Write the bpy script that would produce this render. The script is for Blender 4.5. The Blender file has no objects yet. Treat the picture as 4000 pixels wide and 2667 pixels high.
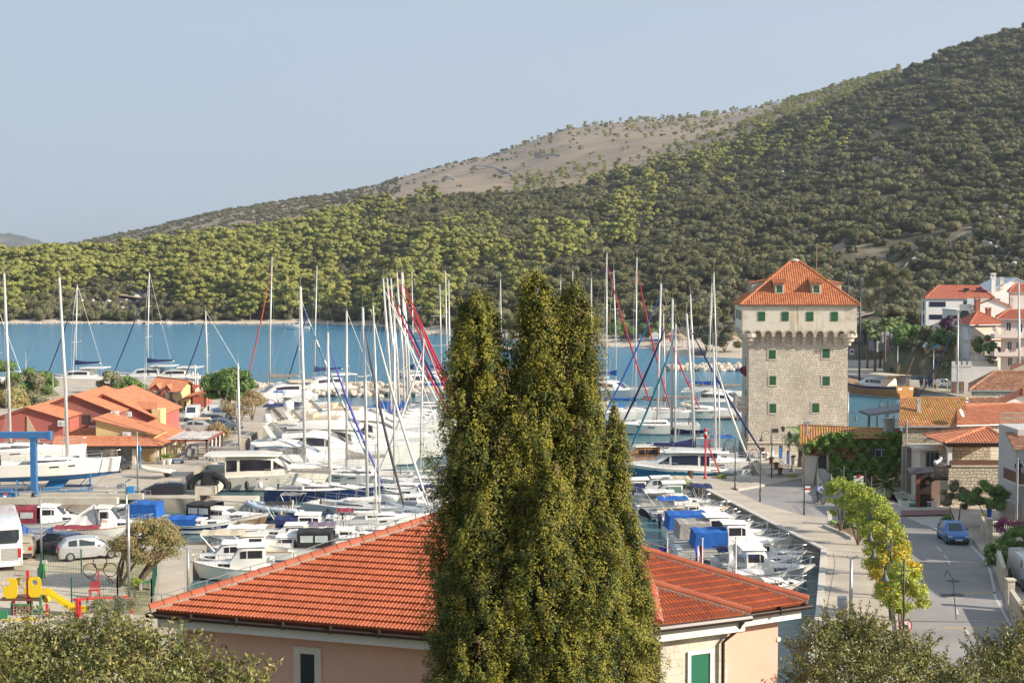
import bpy,math,random
import numpy as np
from mathutils import Vector,Matrix
D=bpy.data;S=bpy.context.scene;COL=S.collection
random.seed(7);RNG=np.random.default_rng(7)
R=math.radians
# - camera, sky, sun
F=5556.0;CX=2000.0;CY=1333.5;HC=20.5;TH=math.atan((1333.5-1066)/F)
cd=D.cameras.new("camera");cam=D.objects.new("camera",cd);COL.objects.link(cam)
cam.location=(0,0,HC);cam.rotation_euler=(math.pi/2-TH,0,0)
cd.sensor_width=36;cd.lens=36*F/4000;cd.clip_start=0.5;cd.clip_end=20000
S.camera=cam
HZD=.00010;SUN_EL=R(27);SX,SY=0.938,-0.345
w=D.worlds.new("World");S.world=w;w.use_nodes=True
nt=w.node_tree;N=nt.nodes;bg=N["Background"]
sky=N.new("ShaderNodeTexSky");sky.sky_type='NISHITA';sky.sun_disc=False
sky.sun_elevation=SUN_EL;sky.sun_rotation=math.atan2(SX,SY);sky.altitude=0
sky.air_density=1.0;sky.dust_density=2.2;sky.ozone_density=1.6
tc=N.new("ShaderNodeTexCoord");mp=N.new("ShaderNodeMapping");mp.inputs[3].default_value=(1.0,1.0,7.0)
nz=N.new("ShaderNodeTexNoise");nz.inputs["Scale"].default_value=2.2;nz.inputs["Detail"].default_value=6
rp=N.new("ShaderNodeMapRange");rp.inputs[1].default_value=0.35;rp.inputs[2].default_value=0.75
rp.inputs[3].default_value=0.62;rp.inputs[4].default_value=0.95
mx=N.new("ShaderNodeMix");mx.data_type='RGBA'
mx.inputs[7].default_value=(3.25,3.95,4.85,1)
L=nt.links.new
L(tc.outputs["Generated"],mp.inputs[0]);L(mp.outputs[0],nz.inputs[0]);L(nz.outputs[0],rp.inputs[0])
L(rp.outputs[0],mx.inputs[0]);L(sky.outputs[0],mx.inputs[6]);L(mx.outputs[2],bg.inputs[0])
bg.inputs[1].default_value=0.095
sd=D.lights.new("sun",'SUN');sd.energy=5.0;sd.angle=R(0.6);sd.color=(1.0,0.90,0.76)
sun=D.objects.new("sun",sd);COL.objects.link(sun)
sv=Vector((SX*math.cos(SUN_EL),SY*math.cos(SUN_EL),math.sin(SUN_EL)))
sun.rotation_euler=sv.to_track_quat('Z','Y').to_euler()
S.view_settings.view_transform='Standard';S.view_settings.look='None'
S.view_settings.exposure=0.75;S.view_settings.gamma=1.0
S.cycles.volume_bounces=0;S.cycles.max_bounces=6;S.cycles.transparent_max_bounces=16
# - pixel rays (photo pixels, 4000 x 2667)
def ray(px,py):
 xr=(px-CX)/F;yu=(CY-py)/F;c,s=math.cos(TH),math.sin(TH)
 return Vector((xr,c+yu*s,-s+yu*c))
def G(px,py,z=1.2):
 d=ray(px,py);t=(z-HC)/d.z
 return Vector((d.x*t,d.y*t,z))
def W(px,py,Y):
 d=ray(px,py);t=Y/d.y
 return Vector((d.x*t,Y,HC+d.z*t))
def XP(px,Y):return(px-CX)/F*Y
def ZP(py,Y):return W(2000,py,Y).z
# - materials
MC={}
def col(c):
 if isinstance(c,(int,float)):c=(c,c,c)
 return(c[0],c[1],c[2],1)
def mat(name,c,c2=None,sc=3.0,rough=.6,bump=0.,bsc=None,metal=0.,rnd=0.,isl=0.,coat=0.,trans=0.,stretch=(1,1,1),lo=.35,hi=.65,spec=.5):
 if name in MC:return MC[name]
 m=D.materials.new(name);m.use_nodes=True;t=m.node_tree;n=t.nodes;l=t.links.new
 b=n["Principled BSDF"];b.inputs["Roughness"].default_value=rough;b.inputs["Metallic"].default_value=metal
 b.inputs["Specular IOR Level"].default_value=spec
 if coat:b.inputs["Coat Weight"].default_value=coat
 b.inputs["Base Color"].default_value=col(c)
 tcn=n.new("ShaderNodeTexCoord");mpn=n.new("ShaderNodeMapping");mpn.inputs[3].default_value=stretch
 l(tcn.outputs["Object"],mpn.inputs[0])
 out=None
 if c2 is not None:
  z=n.new("ShaderNodeTexNoise");z.inputs["Scale"].default_value=sc;z.inputs["Detail"].default_value=6
  z.inputs["Roughness"].default_value=.65
  l(mpn.outputs[0],z.inputs[0]);q=n.new("ShaderNodeMapRange");q.inputs[1].default_value=lo;q.inputs[2].default_value=hi
  l(z.outputs[0],q.inputs[0]);x=n.new("ShaderNodeMix");x.data_type='RGBA'
  x.inputs[6].default_value=col(c);x.inputs[7].default_value=col(c2);l(q.outputs[0],x.inputs[0]);out=x.outputs[2]
 for k,amt in(("o",rnd),("i",isl)):
  if not amt:continue
  if k=="o":src=n.new("ShaderNodeObjectInfo").outputs["Random"]
  else:src=n.new("ShaderNodeNewGeometry").outputs["Random Per Island"]
  q=n.new("ShaderNodeMapRange");q.inputs[3].default_value=1-amt;q.inputs[4].default_value=1+amt;l(src,q.inputs[0])
  h=n.new("ShaderNodeHueSaturation")
  if k=="i":
   q2=n.new("ShaderNodeMapRange");q2.inputs[3].default_value=.5-amt*.045;q2.inputs[4].default_value=.5+amt*.03
   ml=n.new("ShaderNodeMath");ml.operation='MULTIPLY';ml.inputs[1].default_value=7.31
   fr=n.new("ShaderNodeMath");fr.operation='FRACT';l(src,ml.inputs[0]);l(ml.outputs[0],fr.inputs[0]);l(fr.outputs[0],q2.inputs[0]);l(q2.outputs[0],h.inputs["Hue"])
  if out is None:h.inputs["Color"].default_value=col(c)
  else:l(out,h.inputs["Color"])
  l(q.outputs[0],h.inputs["Value"]);out=h.outputs[0]
 if out is not None:l(out,b.inputs["Base Color"])
 if bump:
  z=n.new("ShaderNodeTexNoise");z.inputs["Scale"].default_value=bsc or sc*6;z.inputs["Detail"].default_value=5
  l(mpn.outputs[0],z.inputs[0]);u=n.new("ShaderNodeBump");u.inputs["Strength"].default_value=bump;u.inputs["Distance"].default_value=.05
  l(z.outputs[0],u.inputs["Height"]);l(u.outputs[0],b.inputs["Normal"])
 if trans:
  tr=n.new("ShaderNodeBsdfTranslucent");ms=n.new("ShaderNodeMixShader");ms.inputs[0].default_value=trans
  if out is not None:l(out,tr.inputs[0])
  else:tr.inputs[0].default_value=col(c)
  l(b.outputs[0],ms.inputs[1]);l(tr.outputs[0],ms.inputs[2]);l(ms.outputs[0],n["Material Output"].inputs[0])
 MC[name]=m;return m
def tilemat(name,cols,var=.25,moss=None,mossamt=.5,rough=.8):
 """roof tile: every tile its own shade (uv is in tile units)"""
 if name in MC:return MC[name]
 m=D.materials.new(name);m.use_nodes=True;t=m.node_tree;n=t.nodes;l=t.links.new
 b=n["Principled BSDF"];b.inputs["Roughness"].default_value=rough;b.inputs["Specular IOR Level"].default_value=.3
 uv=n.new("ShaderNodeUVMap");fl=n.new("ShaderNodeVectorMath");fl.operation='FLOOR';l(uv.outputs[0],fl.inputs[0])
 wn=n.new("ShaderNodeTexWhiteNoise");wn.noise_dimensions='2D';l(fl.outputs[0],wn.inputs["Vector"])
 rr=n.new("ShaderNodeValToRGB");e=rr.color_ramp.elements
 e[0].color=col(cols[0]);e[1].color=col(cols[-1])
 for i,cc in enumerate(cols[1:-1]):e.new((i+1)/(len(cols)-1)).color=col(cc)
 l(wn.outputs["Value"],rr.inputs[0]);out=rr.outputs[0]
 tcn=n.new("ShaderNodeTexCoord");z=n.new("ShaderNodeTexNoise");z.inputs["Scale"].default_value=.9;z.inputs["Detail"].default_value=7;z.inputs["Roughness"].default_value=.7
 l(tcn.outputs["Object"],z.inputs[0])
 h=n.new("ShaderNodeHueSaturation");q=n.new("ShaderNodeMapRange");q.inputs[1].default_value=.3;q.inputs[2].default_value=.7;q.inputs[3].default_value=1-var;q.inputs[4].default_value=1+var
 l(z.outputs[0],q.inputs[0]);l(q.outputs[0],h.inputs["Value"]);l(out,h.inputs["Color"]);out=h.outputs[0]
 if moss:
  z2=n.new("ShaderNodeTexNoise");z2.inputs["Scale"].default_value=1.7;z2.inputs["Detail"].default_value=8;z2.inputs["Roughness"].default_value=.75
  l(tcn.outputs["Object"],z2.inputs[0]);q=n.new("ShaderNodeMapRange");q.inputs[1].default_value=1-mossamt*.9;q.inputs[2].default_value=1.1-mossamt*.9
  l(z2.outputs[0],q.inputs[0]);x=n.new("ShaderNodeMix");x.data_type='RGBA';x.inputs[7].default_value=col(moss);l(q.outputs[0],x.inputs[0]);l(out,x.inputs[6]);out=x.outputs[2]
 l(out,b.inputs["Base Color"]);MC[name]=m;return m
def stonemat(name,c1,c2,mortar,bw=.45,bh=.22,msize=.018,rubble=.06,rough=.9,bump=.6,stain=None):
 if name in MC:return MC[name]
 m=D.materials.new(name);m.use_nodes=True;t=m.node_tree;n=t.nodes;l=t.links.new
 b=n["Principled BSDF"];b.inputs["Roughness"].default_value=rough;b.inputs["Specular IOR Level"].default_value=.2
 uv=n.new("ShaderNodeUVMap");z=n.new("ShaderNodeTexNoise");z.inputs["Scale"].default_value=2.3;z.inputs["Detail"].default_value=3
 l(uv.outputs[0],z.inputs[0]);sb=n.new("ShaderNodeVectorMath");sb.operation='SUBTRACT';sb.inputs[1].default_value=(.5,.5,.5);l(z.outputs["Color"],sb.inputs[0])
 ml=n.new("ShaderNodeVectorMath");ml.operation='SCALE';ml.inputs[3].default_value=rubble*4;l(sb.outputs[0],ml.inputs[0])
 ad=n.new("ShaderNodeVectorMath");ad.operation='ADD';l(uv.outputs[0],ad.inputs[0]);l(ml.outputs[0],ad.inputs[1])
 k=n.new("ShaderNodeTexBrick");k.inputs["Scale"].default_value=1;k.inputs["Brick Width"].default_value=bw;k.inputs["Row Height"].default_value=bh
 k.inputs["Mortar Size"].default_value=msize;k.inputs["Mortar Smooth"].default_value=.4;k.inputs["Color1"].default_value=col(c1);k.inputs["Color2"].default_value=col(c2);k.inputs["Mortar"].default_value=col(mortar)
 k.offset_frequency=2;k.squash=.8;k.squash_frequency=3
 l(ad.outputs[0],k.inputs[0])
 z2=n.new("ShaderNodeTexNoise");z2.inputs["Scale"].default_value=.45;z2.inputs["Detail"].default_value=8;z2.inputs["Roughness"].default_value=.7;l(uv.outputs[0],z2.inputs[0])
 q=n.new("ShaderNodeMapRange");q.inputs[1].default_value=.3;q.inputs[2].default_value=.7;q.inputs[3].default_value=.78;q.inputs[4].default_value=1.18;l(z2.outputs[0],q.inputs[0])
 h=n.new("ShaderNodeHueSaturation");l(k.outputs[0],h.inputs["Color"]);l(q.outputs[0],h.inputs["Value"]);out=h.outputs[0]
 if stain:
  z3=n.new("ShaderNodeTexNoise");z3.inputs["Scale"].default_value=.8;z3.inputs["Detail"].default_value=8;l(uv.outputs[0],z3.inputs[0])
  q=n.new("ShaderNodeMapRange");q.inputs[1].default_value=.52;q.inputs[2].default_value=.72;q.inputs[4].default_value=.8;l(z3.outputs[0],q.inputs[0])
  x=n.new("ShaderNodeMix");x.data_type='RGBA';x.inputs[7].default_value=col(stain);l(q.outputs[0],x.inputs[0]);l(out,x.inputs[6]);out=x.outputs[2]
 l(out,b.inputs["Base Color"])
 u=n.new("ShaderNodeBump");u.inputs["Strength"].default_value=bump;u.inputs["Distance"].default_value=.05
 sm=n.new("ShaderNodeMath");sm.operation='SUBTRACT';z4=n.new("ShaderNodeTexNoise");z4.inputs["Scale"].default_value=9;l(uv.outputs[0],z4.inputs[0]);l(z4.outputs[0],sm.inputs[0]);l(k.outputs["Fac"],sm.inputs[1])
 l(sm.outputs[0],u.inputs["Height"]);l(u.outputs[0],b.inputs["Normal"]);MC[name]=m;return m
# - meshes
def perp(d):
 d=d.normalized();a=Vector((0,0,1))if abs(d.z)<.9 else Vector((1,0,0))
 x=d.cross(a).normalized();return x,d.cross(x).normalized()
class MB:
 def __init__(s):s.v=[];s.f=[];s.m=[];s.uv={}
 def poly(s,pts,m=0,uv=None):
  i=len(s.v);s.v+=[tuple(p)for p in pts];s.f.append(tuple(range(i,i+len(pts))));s.m.append(m)
  if uv:s.uv[len(s.f)-1]=uv
 def box(s,x0,y0,z0,x1,y1,z1,m=0):
  i=len(s.v);s.v+=[(x0,y0,z0),(x1,y0,z0),(x1,y1,z0),(x0,y1,z0),(x0,y0,z1),(x1,y0,z1),(x1,y1,z1),(x0,y1,z1)]
  for q in((0,3,2,1),(4,5,6,7),(0,1,5,4),(1,2,6,5),(2,3,7,6),(3,0,4,7)):s.f.append(tuple(i+a for a in q));s.m.append(m)
  return s
 def beam(s,p,q,w,h,m=0,up=(0,0,1)):
  """rectangular bar from p to q"""
  p=Vector(p);q=Vector(q);d=(q-p).normalized();u=Vector(up)
  if abs(d.dot(u))>.95:u=Vector((1,0,0))
  x=d.cross(u).normalized()*w/2;y=x.cross(d).normalized()*h/2
  i=len(s.v)
  for c in(p,q):s.v+=[tuple(c-x-y),tuple(c+x-y),tuple(c+x+y),tuple(c-x+y)]
  for k in((0,3,2,1),(4,5,6,7),(0,1,5,4),(1,2,6,5),(2,3,7,6),(3,0,4,7)):s.f.append(tuple(i+a for a in k));s.m.append(m)
  return s
 def tube(s,pts,r,n=6,m=0,cap=True):
  pts=[Vector(p)for p in pts];k=len(pts);rs=r if isinstance(r,(list,tuple))else[r]*k;i0=len(s.v)
  x=None
  for j,p in enumerate(pts):
   d=(pts[min(j+1,k-1)]-pts[max(j-1,0)])
   if d.length<1e-9:d=Vector((0,0,1))
   if x is None:x,y=perp(d)
   else:
    d.normalize();x=(x-d*x.dot(d)).normalized();y=d.cross(x)
   for a in range(n):
    t=2*math.pi*a/n;s.v.append(tuple(p+(x*math.cos(t)+y*math.sin(t))*rs[j]))
  for j in range(k-1):
   for a in range(n):
    b=(a+1)%n;s.f.append((i0+j*n+a,i0+j*n+b,i0+(j+1)*n+b,i0+(j+1)*n+a));s.m.append(m)
  if cap:
   s.f.append(tuple(i0+a for a in reversed(range(n))));s.m.append(m)
   s.f.append(tuple(i0+(k-1)*n+a for a in range(n)));s.m.append(m)
  return s
 def loft(s,rings,m=0,closed=True,cap=(True,True),mfun=None):
  n=len(rings[0]);i0=len(s.v)
  for r_ in rings:s.v+=[tuple(p)for p in r_]
  for j in range(len(rings)-1):
   for a in range(n if closed else n-1):
    b=(a+1)%n;s.f.append((i0+j*n+a,i0+j*n+b,i0+(j+1)*n+b,i0+(j+1)*n+a));s.m.append(mfun(j,a)if mfun else m)
  if cap[0]:s.f.append(tuple(i0+a for a in reversed(range(n))));s.m.append(m)
  if cap[1]:s.f.append(tuple(i0+(len(rings)-1)*n+a for a in range(n)));s.m.append(m)
  return s
 def lathe(s,prof,n=10,c=(0,0,0),m=0):
  return s.loft([[(c[0]+r*math.cos(2*math.pi*a/n),c[1]+r*math.sin(2*math.pi*a/n),c[2]+z)for a in range(n)]for r,z in prof],m)
 def prism(s,poly,z0,z1,m=0,mt=None):
  n=len(poly);i=len(s.v);s.v+=[(p[0],p[1],z0)for p in poly]+[(p[0],p[1],z1)for p in poly]
  s.f.append(tuple(i+a for a in reversed(range(n))));s.m.append(m);s.f.append(tuple(i+n+a for a in range(n)));s.m.append(m if mt is None else mt)
  for a in range(n):
   b=(a+1)%n;s.f.append((i+a,i+b,i+n+b,i+n+a));s.m.append(m)
  return s
 def ball(s,c,r,m=0,n=8,k=5):
  r=r if isinstance(r,(tuple,list))else(r,r,r)
  return s.loft([[(c[0]+r[0]*math.sin(max(.03,min(math.pi-.03,math.pi*j/k)))*math.cos(2*math.pi*a/n),c[1]+r[1]*math.sin(max(.03,min(math.pi-.03,math.pi*j/k)))*math.sin(2*math.pi*a/n),c[2]-r[2]*math.cos(math.pi*j/k))for a in range(n)]for j in range(k+1)],m)
 def mesh(s,name,mats,smooth=False,fixn=False):
  me=D.meshes.new(name);me.from_pydata(s.v,[],s.f)
  for m_ in(mats if isinstance(mats,(list,tuple))else[mats]):me.materials.append(m_)
  if max(s.m,default=0)>0:me.polygons.foreach_set("material_index",s.m)
  uvl=me.uv_layers.new(name="UVMap").data;vs=me.vertices
  for p in me.polygons:
   u=s.uv.get(p.index)
   if u:
    for li,c in zip(p.loop_indices,u):uvl[li].uv=c
    continue
   nn=p.normal
   if abs(nn.z)>.75:
    for li in p.loop_indices:c=vs[me.loops[li].vertex_index].co;uvl[li].uv=(c.x,c.y)
   else:
    hl=math.hypot(nn.x,nn.y)or 1;tx,ty=-nn.y/hl,nn.x/hl
    for li in p.loop_indices:c=vs[me.loops[li].vertex_index].co;uvl[li].uv=(c.x*tx+c.y*ty,c.z)
  if smooth:me.polygons.foreach_set("use_smooth",[True]*len(me.polygons))
  return me
def link(name,me,parent=None):
 o=D.objects.new(name,me);COL.objects.link(o)
 if parent:o.parent=parent
 return o
def obj(name,mb,mats,parent=None,smooth=False,auto=None):
 o=link(name,mb.mesh(name,mats,smooth),parent)
 if auto is not None:
  try:
   o.data.set_sharp_from_angle(angle=R(auto))
  except Exception:pass
 return o
def tag(o,label,cat,group=None):
 o["label"]=label;o["category"]=cat
 if group:o["group"]=group
 return o
def thing(name,label,cat,loc=(0,0,0),rz=0,group=None):
 o=D.objects.new(name,None);COL.objects.link(o);o.location=loc;o.rotation_euler=(0,0,rz);o.empty_display_size=.2
 return tag(o,label,cat,group)
def one(name,mb,mats,label,cat,group=None,loc=(0,0,0),rz=0,smooth=False):
 o=obj(name,mb,mats,None,smooth);o.location=loc;o.rotation_euler=(0,0,rz);return tag(o,label,cat,group)
def struct(name,mb,mats,kind="structure",smooth=False):
 o=obj(name,mb,mats,None,smooth);o["kind"]=kind;return o
def dup(r,loc,rz=0,label=None,group=None,scale=None):
 c=r.copy();COL.objects.link(c);c.location=loc;c.rotation_euler=(0,0,rz)
 if scale:c.scale=(scale,)*3
 if label:c["label"]=label
 if group:c["group"]=group
 for ch in list(r.children):
  k=ch.copy();COL.objects.link(k);k.parent=c
  for g in list(ch.children):
   q=g.copy();COL.objects.link(q);q.parent=k
 return c
def text(name,s,size,parent,m,loc,rot,ext=.004,align='CENTER'):
 cu=D.curves.new(name,'FONT');cu.body=s;cu.size=size;cu.extrude=ext;cu.align_x=align;cu.align_y='CENTER';cu.resolution_u=2
 t_=D.objects.new(name,cu);me=D.meshes.new_from_object(t_);D.objects.remove(t_);D.curves.remove(cu);me.materials.clear();me.materials.append(m)
 o=link(name,me,parent);o.location=loc;o.rotation_euler=rot;return o
def leaves(name,P,Nn,size,mats,aspect=.5,up=0.,mi=None,curl=0.,jit=.5,rng=RNG,parent=None,asobj=True,solid=None):
 """many small leaf faces at points P with normals Nn"""
 n=len(P);nn=Nn+rng.normal(0,jit,(n,3));nn/=np.linalg.norm(nn,axis=1)[:,None]+1e-9
 a=rng.normal(0,1,(n,3));a[:,2]+=up
 t=a-nn*(a*nn).sum(1)[:,None];t/=np.linalg.norm(t,axis=1)[:,None]+1e-9
 b=np.cross(nn,t);sz=np.broadcast_to(np.asarray(size,float),(n,))*rng.uniform(.7,1.3,n)
 t=t*sz[:,None];b=b*(sz*aspect)[:,None]
 V=np.stack([P-t,P+b*1.0+nn*(curl*sz)[:,None],P+t,P-b*1.0+nn*(curl*sz)[:,None]],1).reshape(-1,3)
 if solid is not None:
  q=[]
  for c,r_ in solid:
   a=np.linspace(0,2*np.pi,9);e=np.linspace(-1.2,1.45,6);w_=1+rng.normal(0,.1,(6,9));w_[:,8]=w_[:,0]
   X=np.stack([c[0]+r_[0]*w_*np.cos(e)[:,None]*np.cos(a),c[1]+r_[1]*w_*np.cos(e)[:,None]*np.sin(a),c[2]+r_[2]*w_*np.sin(e)[:,None]*np.ones(9)],-1);q.append(np.stack([X[:-1,:-1],X[:-1,1:],X[1:,1:],X[1:,:-1]],2).reshape(-1,3))
  q=np.concatenate(q);V=np.concatenate([V,q]);n+=len(q)//4
  if mi is not None:mi=np.concatenate([mi,np.zeros(len(q)//4,int)])
 me=D.meshes.new(name);me.vertices.add(4*n);me.vertices.foreach_set("co",V.astype(np.float32).ravel())
 me.loops.add(4*n);me.loops.foreach_set("vertex_index",np.arange(4*n,dtype=np.int32))
 me.polygons.add(n);me.polygons.foreach_set("loop_start",np.arange(0,4*n,4,dtype=np.int32));me.polygons.foreach_set("loop_total",np.full(n,4,np.int32))
 for m_ in(mats if isinstance(mats,(list,tuple))else[mats]):me.materials.append(m_)
 if mi is not None:me.polygons.foreach_set("material_index",np.asarray(mi,np.int32))
 me.update(calc_edges=True)
 return link(name,me,parent)if asobj else me
def blob(c,r,n,rng=RNG,inner=.55,low=-.5):
 """n points through the outer part of an ellipsoid"""
 d=rng.normal(0,1,(int(n*1.6)+4,3));d/=np.linalg.norm(d,axis=1)[:,None];d=d[d[:,2]>low][:n]
 q=rng.uniform(inner,1.05,len(d))[:,None]
 return np.asarray(c)+d*np.asarray(r)*q,d
# - tiled roof planes
def rib_roof(mb,poly,rib=.2,course=.35,amp=.035,lip=.03,m=0,seg=4):
 """tile courses over a convex planar polygon whose first edge is the eave"""
 P=[Vector(p)for p in poly];o=P[0];ux=(P[1]-P[0]).normalized()
 nn=None
 for k in range(2,len(P)):
  c=ux.cross(P[k]-o)
  if c.length>1e-6:nn=c.normalized();break
 if nn.z<0:nn=-nn
 uy=nn.cross(ux).normalized()
 Q=[((p-o).dot(ux),(p-o).dot(uy))for p in P]
 if max(q[1]for q in Q)<abs(min(q[1]for q in Q)):uy=-uy;Q=[(a,-b)for a,b in Q]
 H=max(q[1]for q in Q)
 def span(v):
  xs=[]
  for i in range(len(Q)):
   (a,b),(c,d)=Q[i],Q[(i+1)%len(Q)]
   if abs(b-d)<1e-9:
    if abs(v-b)<1e-6:xs+=[a,c]
   elif min(b,d)-1e-9<=v<=max(b,d)+1e-9:xs.append(a+(c-a)*(v-b)/(d-b))
  return(min(xs),max(xs))if xs else None
 nc=max(1,int(round(H/course)));ch=H/nc
 umin=min(q[0]for q in Q)
 for c in range(nc):
  v0,v1=c*ch,(c+1)*ch;s0=span(v0+1e-5);s1=span(v1-1e-5)
  if not s0 or not s1:continue
  lo=min(s0[0],s1[0]);hi=max(s0[1],s1[1])
  k0=int(math.floor((lo-umin)/rib*seg));k1=int(math.ceil((hi-umin)/rib*seg));i0=len(mb.v);cnt=k1-k0+1
  for(v,s_,e)in((v0-.02,s0,lip),(v1,s1,0.0)):
   for k in range(k0,k1+1):
    u=umin+k*rib/seg;uu=min(max(u,s_[0]),s_[1]);ph=(k%seg)/seg
    hgt=amp*abs(math.sin(math.pi*ph))**.8+e
    mb.v.append(tuple(o+ux*uu+uy*v+nn*hgt))
  for k in range(k0,k1+1):
   u=umin+k*rib/seg;uu=min(max(u,s0[0]),s0[1]);mb.v.append(tuple(o+ux*uu+uy*(v0-.02)+nn*0.0))
  for j in range(cnt-1):
   kk=k0+j;tu=math.floor(kk/seg)+.5
   mb.f.append((i0+j,i0+j+1,i0+cnt+j+1,i0+cnt+j));mb.m.append(m);mb.uv[len(mb.f)-1]=[(tu,c+.5)]*4
   mb.f.append((i0+2*cnt+j,i0+2*cnt+j+1,i0+j+1,i0+j));mb.m.append(m);mb.uv[len(mb.f)-1]=[(tu,c+.5)]*4
 return nn
def ridge_caps(mb,p,q,r=.11,step=.38,m=0,n=7,up=.02):
 p=Vector(p);q=Vector(q);L_=(q-p).length;k=max(1,int(L_/step));d=(q-p)/k
 x=d.normalized().cross(Vector((0,0,1))).normalized();z=x.cross(d.normalized()).normalized()
 for i in range(k):
  a=p+d*i;b=a+d*1.12;i0=len(mb.v)
  for c,rr in((a,r*1.15),(b,r)):
   for t in range(n):
    ang=math.pi*t/(n-1);mb.v.append(tuple(c+x*math.cos(ang)*rr+z*(math.sin(ang)*rr+up)))
  for t in range(n-1):mb.f.append((i0+t,i0+t+1,i0+n+t+1,i0+n+t));mb.m.append(m);mb.uv[len(mb.f)-1]=[(i*3.0+.5,p.x*7//1+.5)]*4
  mb.f.append(tuple(i0+t for t in range(n)));mb.m.append(m)
#  the setting: water, hills, quays, roads
wm=D.materials.new("sea_water");wm.use_nodes=True;t=wm.node_tree;n=t.nodes;l=t.links.new
b=n["Principled BSDF"];b.inputs["Roughness"].default_value=.16;b.inputs["IOR"].default_value=1.33;b.inputs["Specular IOR Level"].default_value=.42
tcw=n.new("ShaderNodeTexCoord");sx=n.new("ShaderNodeSeparateXYZ");l(tcw.outputs["Object"],sx.inputs[0])
mr=n.new("ShaderNodeMapRange");mr.inputs[1].default_value=140;mr.inputs[2].default_value=330;l(sx.outputs["Y"],mr.inputs[0])
nz=n.new("ShaderNodeTexNoise");nz.inputs["Scale"].default_value=.012;nz.inputs["Detail"].default_value=4;l(tcw.outputs["Object"],nz.inputs[0])
ad=n.new("ShaderNodeMath");ad.operation='MULTIPLY_ADD';ad.inputs[1].default_value=.7;ad.inputs[2].default_value=-.35;l(nz.outputs[0],ad.inputs[0])
a2=n.new("ShaderNodeMath");a2.operation='ADD';a2.use_clamp=True;l(ad.outputs[0],a2.inputs[0]);l(mr.outputs[0],a2.inputs[1])
x=n.new("ShaderNodeMix");x.data_type='RGBA';x.inputs[6].default_value=(.065,.15,.155,1);x.inputs[7].default_value=(.010,.19,.34,1)
l(a2.outputs[0],x.inputs[0]);l(x.outputs[2],b.inputs["Base Color"])
m1=n.new("ShaderNodeMapping");m1.inputs[3].default_value=(.35,1,1);l(tcw.outputs["Object"],m1.inputs[0])
w1=n.new("ShaderNodeTexNoise");w1.inputs["Scale"].default_value=.9;w1.inputs["Detail"].default_value=6;w1.inputs["Roughness"].default_value=.65;l(m1.outputs[0],w1.inputs[0])
w2=n.new("ShaderNodeTexNoise");w2.inputs["Scale"].default_value=.18;w2.inputs["Detail"].default_value=3;l(m1.outputs[0],w2.inputs[0])
s2=n.new("ShaderNodeMath");s2.operation='ADD';l(w1.outputs[0],s2.inputs[0]);l(w2.outputs[0],s2.inputs[1])
bp=n.new("ShaderNodeBump");bp.inputs["Strength"].default_value=.8;bp.inputs["Distance"].default_value=.22;l(s2.outputs[0],bp.inputs["Height"]);l(bp.outputs[0],b.inputs["Normal"])
mb=MB();mb.poly([(-9000,-200,0),(9000,-200,0),(9000,12000,0),(-9000,12000,0)]);struct("water",mb,wm)
SKY_C=np.array([(-400,1080,820),(0,1050,820),(510,1010,850),(800,968,870),(1090,925,900),(1460,838,950),(1700,795,980),(2040,785,1000),(2380,722,1050),(2720,628,1080),(2890,588,1100),(3060,505,1100),(3230,432,1100),(3400,362,1100),(3570,288,1100),(3740,212,1100),(4000,124,1100),(4500,-60,1100)],float)
SHORE=np.array([(-400,577),(0,578),(1230,572),(1500,540),(1620,482),(1800,465),(2000,438),(2340,400),(2560,386),(2590,358),(2700,351),(2900,343),(3150,340),(3300,330),(4500,330)],float)
def zof(py,Y):return HC+(1066-py)/F*Y
def hC(px,Y):
 ys=np.interp(px,SHORE[:,0],SHORE[:,1]);yr=np.interp(px,SKY_C[:,0],SKY_C[:,2]);zr=zof(np.interp(px,SKY_C[:,0],SKY_C[:,1]),yr)
 t=(Y-ys)/(yr-ys);e=np.interp(px,[0,1000,2400,3200],[.85,.95,1.15,1.4])
 z=.5+np.interp(px,[2300,2600],[0,.9])+zr*np.clip(t,0,1)**e-np.maximum(t-1,0)*zr*1.2
 X=(px-2000)/F*Y
 z=z+np.clip(t*6,0,1)*(1.3*np.sin(X*.05+Y*.021)+.9*np.sin(X*.113-Y*.09))
 fl=np.interp(px,[2300,2500,3000,3300],[0,.05,.07,.075])
 bw=np.interp(px,[1550,1700],[2.,12.]);z=np.where(t<fl,np.minimum(z,1.5),z);z=np.minimum(z,.1+(Y-ys)/bw*1.4+np.maximum(Y-ys-bw,0)*.6)
 return z,t
def hit(px,py):
 ys=float(np.interp(px,SHORE[:,0],SHORE[:,1]));yr=float(np.interp(px,SKY_C[:,0],SKY_C[:,2]))
 for k in range(400):
  Y=ys+(yr-ys)*k/400;z=float(hC(np.array(px,float),Y)[0])
  if z>=zof(py,Y):break
 return Vector(((px-2000)/F*Y,Y,z))
def grid(name,mats,us,vs,fn):
 U,V=np.meshgrid(us,vs);X,Y,Z=fn(U,V);nu,nv=len(us),len(vs)
 me=D.meshes.new(name);me.vertices.add(nu*nv);me.vertices.foreach_set("co",np.stack([X,Y,Z],-1).astype(np.float32).ravel())
 i=(np.arange(nv-1)[:,None]*nu+np.arange(nu-1)[None,:]).ravel();q=np.stack([i,i+1,i+nu+1,i+nu],1).astype(np.int32)
 me.loops.add(q.size);me.loops.foreach_set("vertex_index",q.ravel());me.polygons.add(len(q));me.polygons.foreach_set("loop_start",np.arange(0,q.size,4,dtype=np.int32));me.polygons.foreach_set("loop_total",np.full(len(q),4,np.int32))
 me.materials.append(mats);me.polygons.foreach_set("use_smooth",np.ones(len(q),bool));me.update(calc_edges=True);o=link(name,me);o["kind"]="structure";return o
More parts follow.
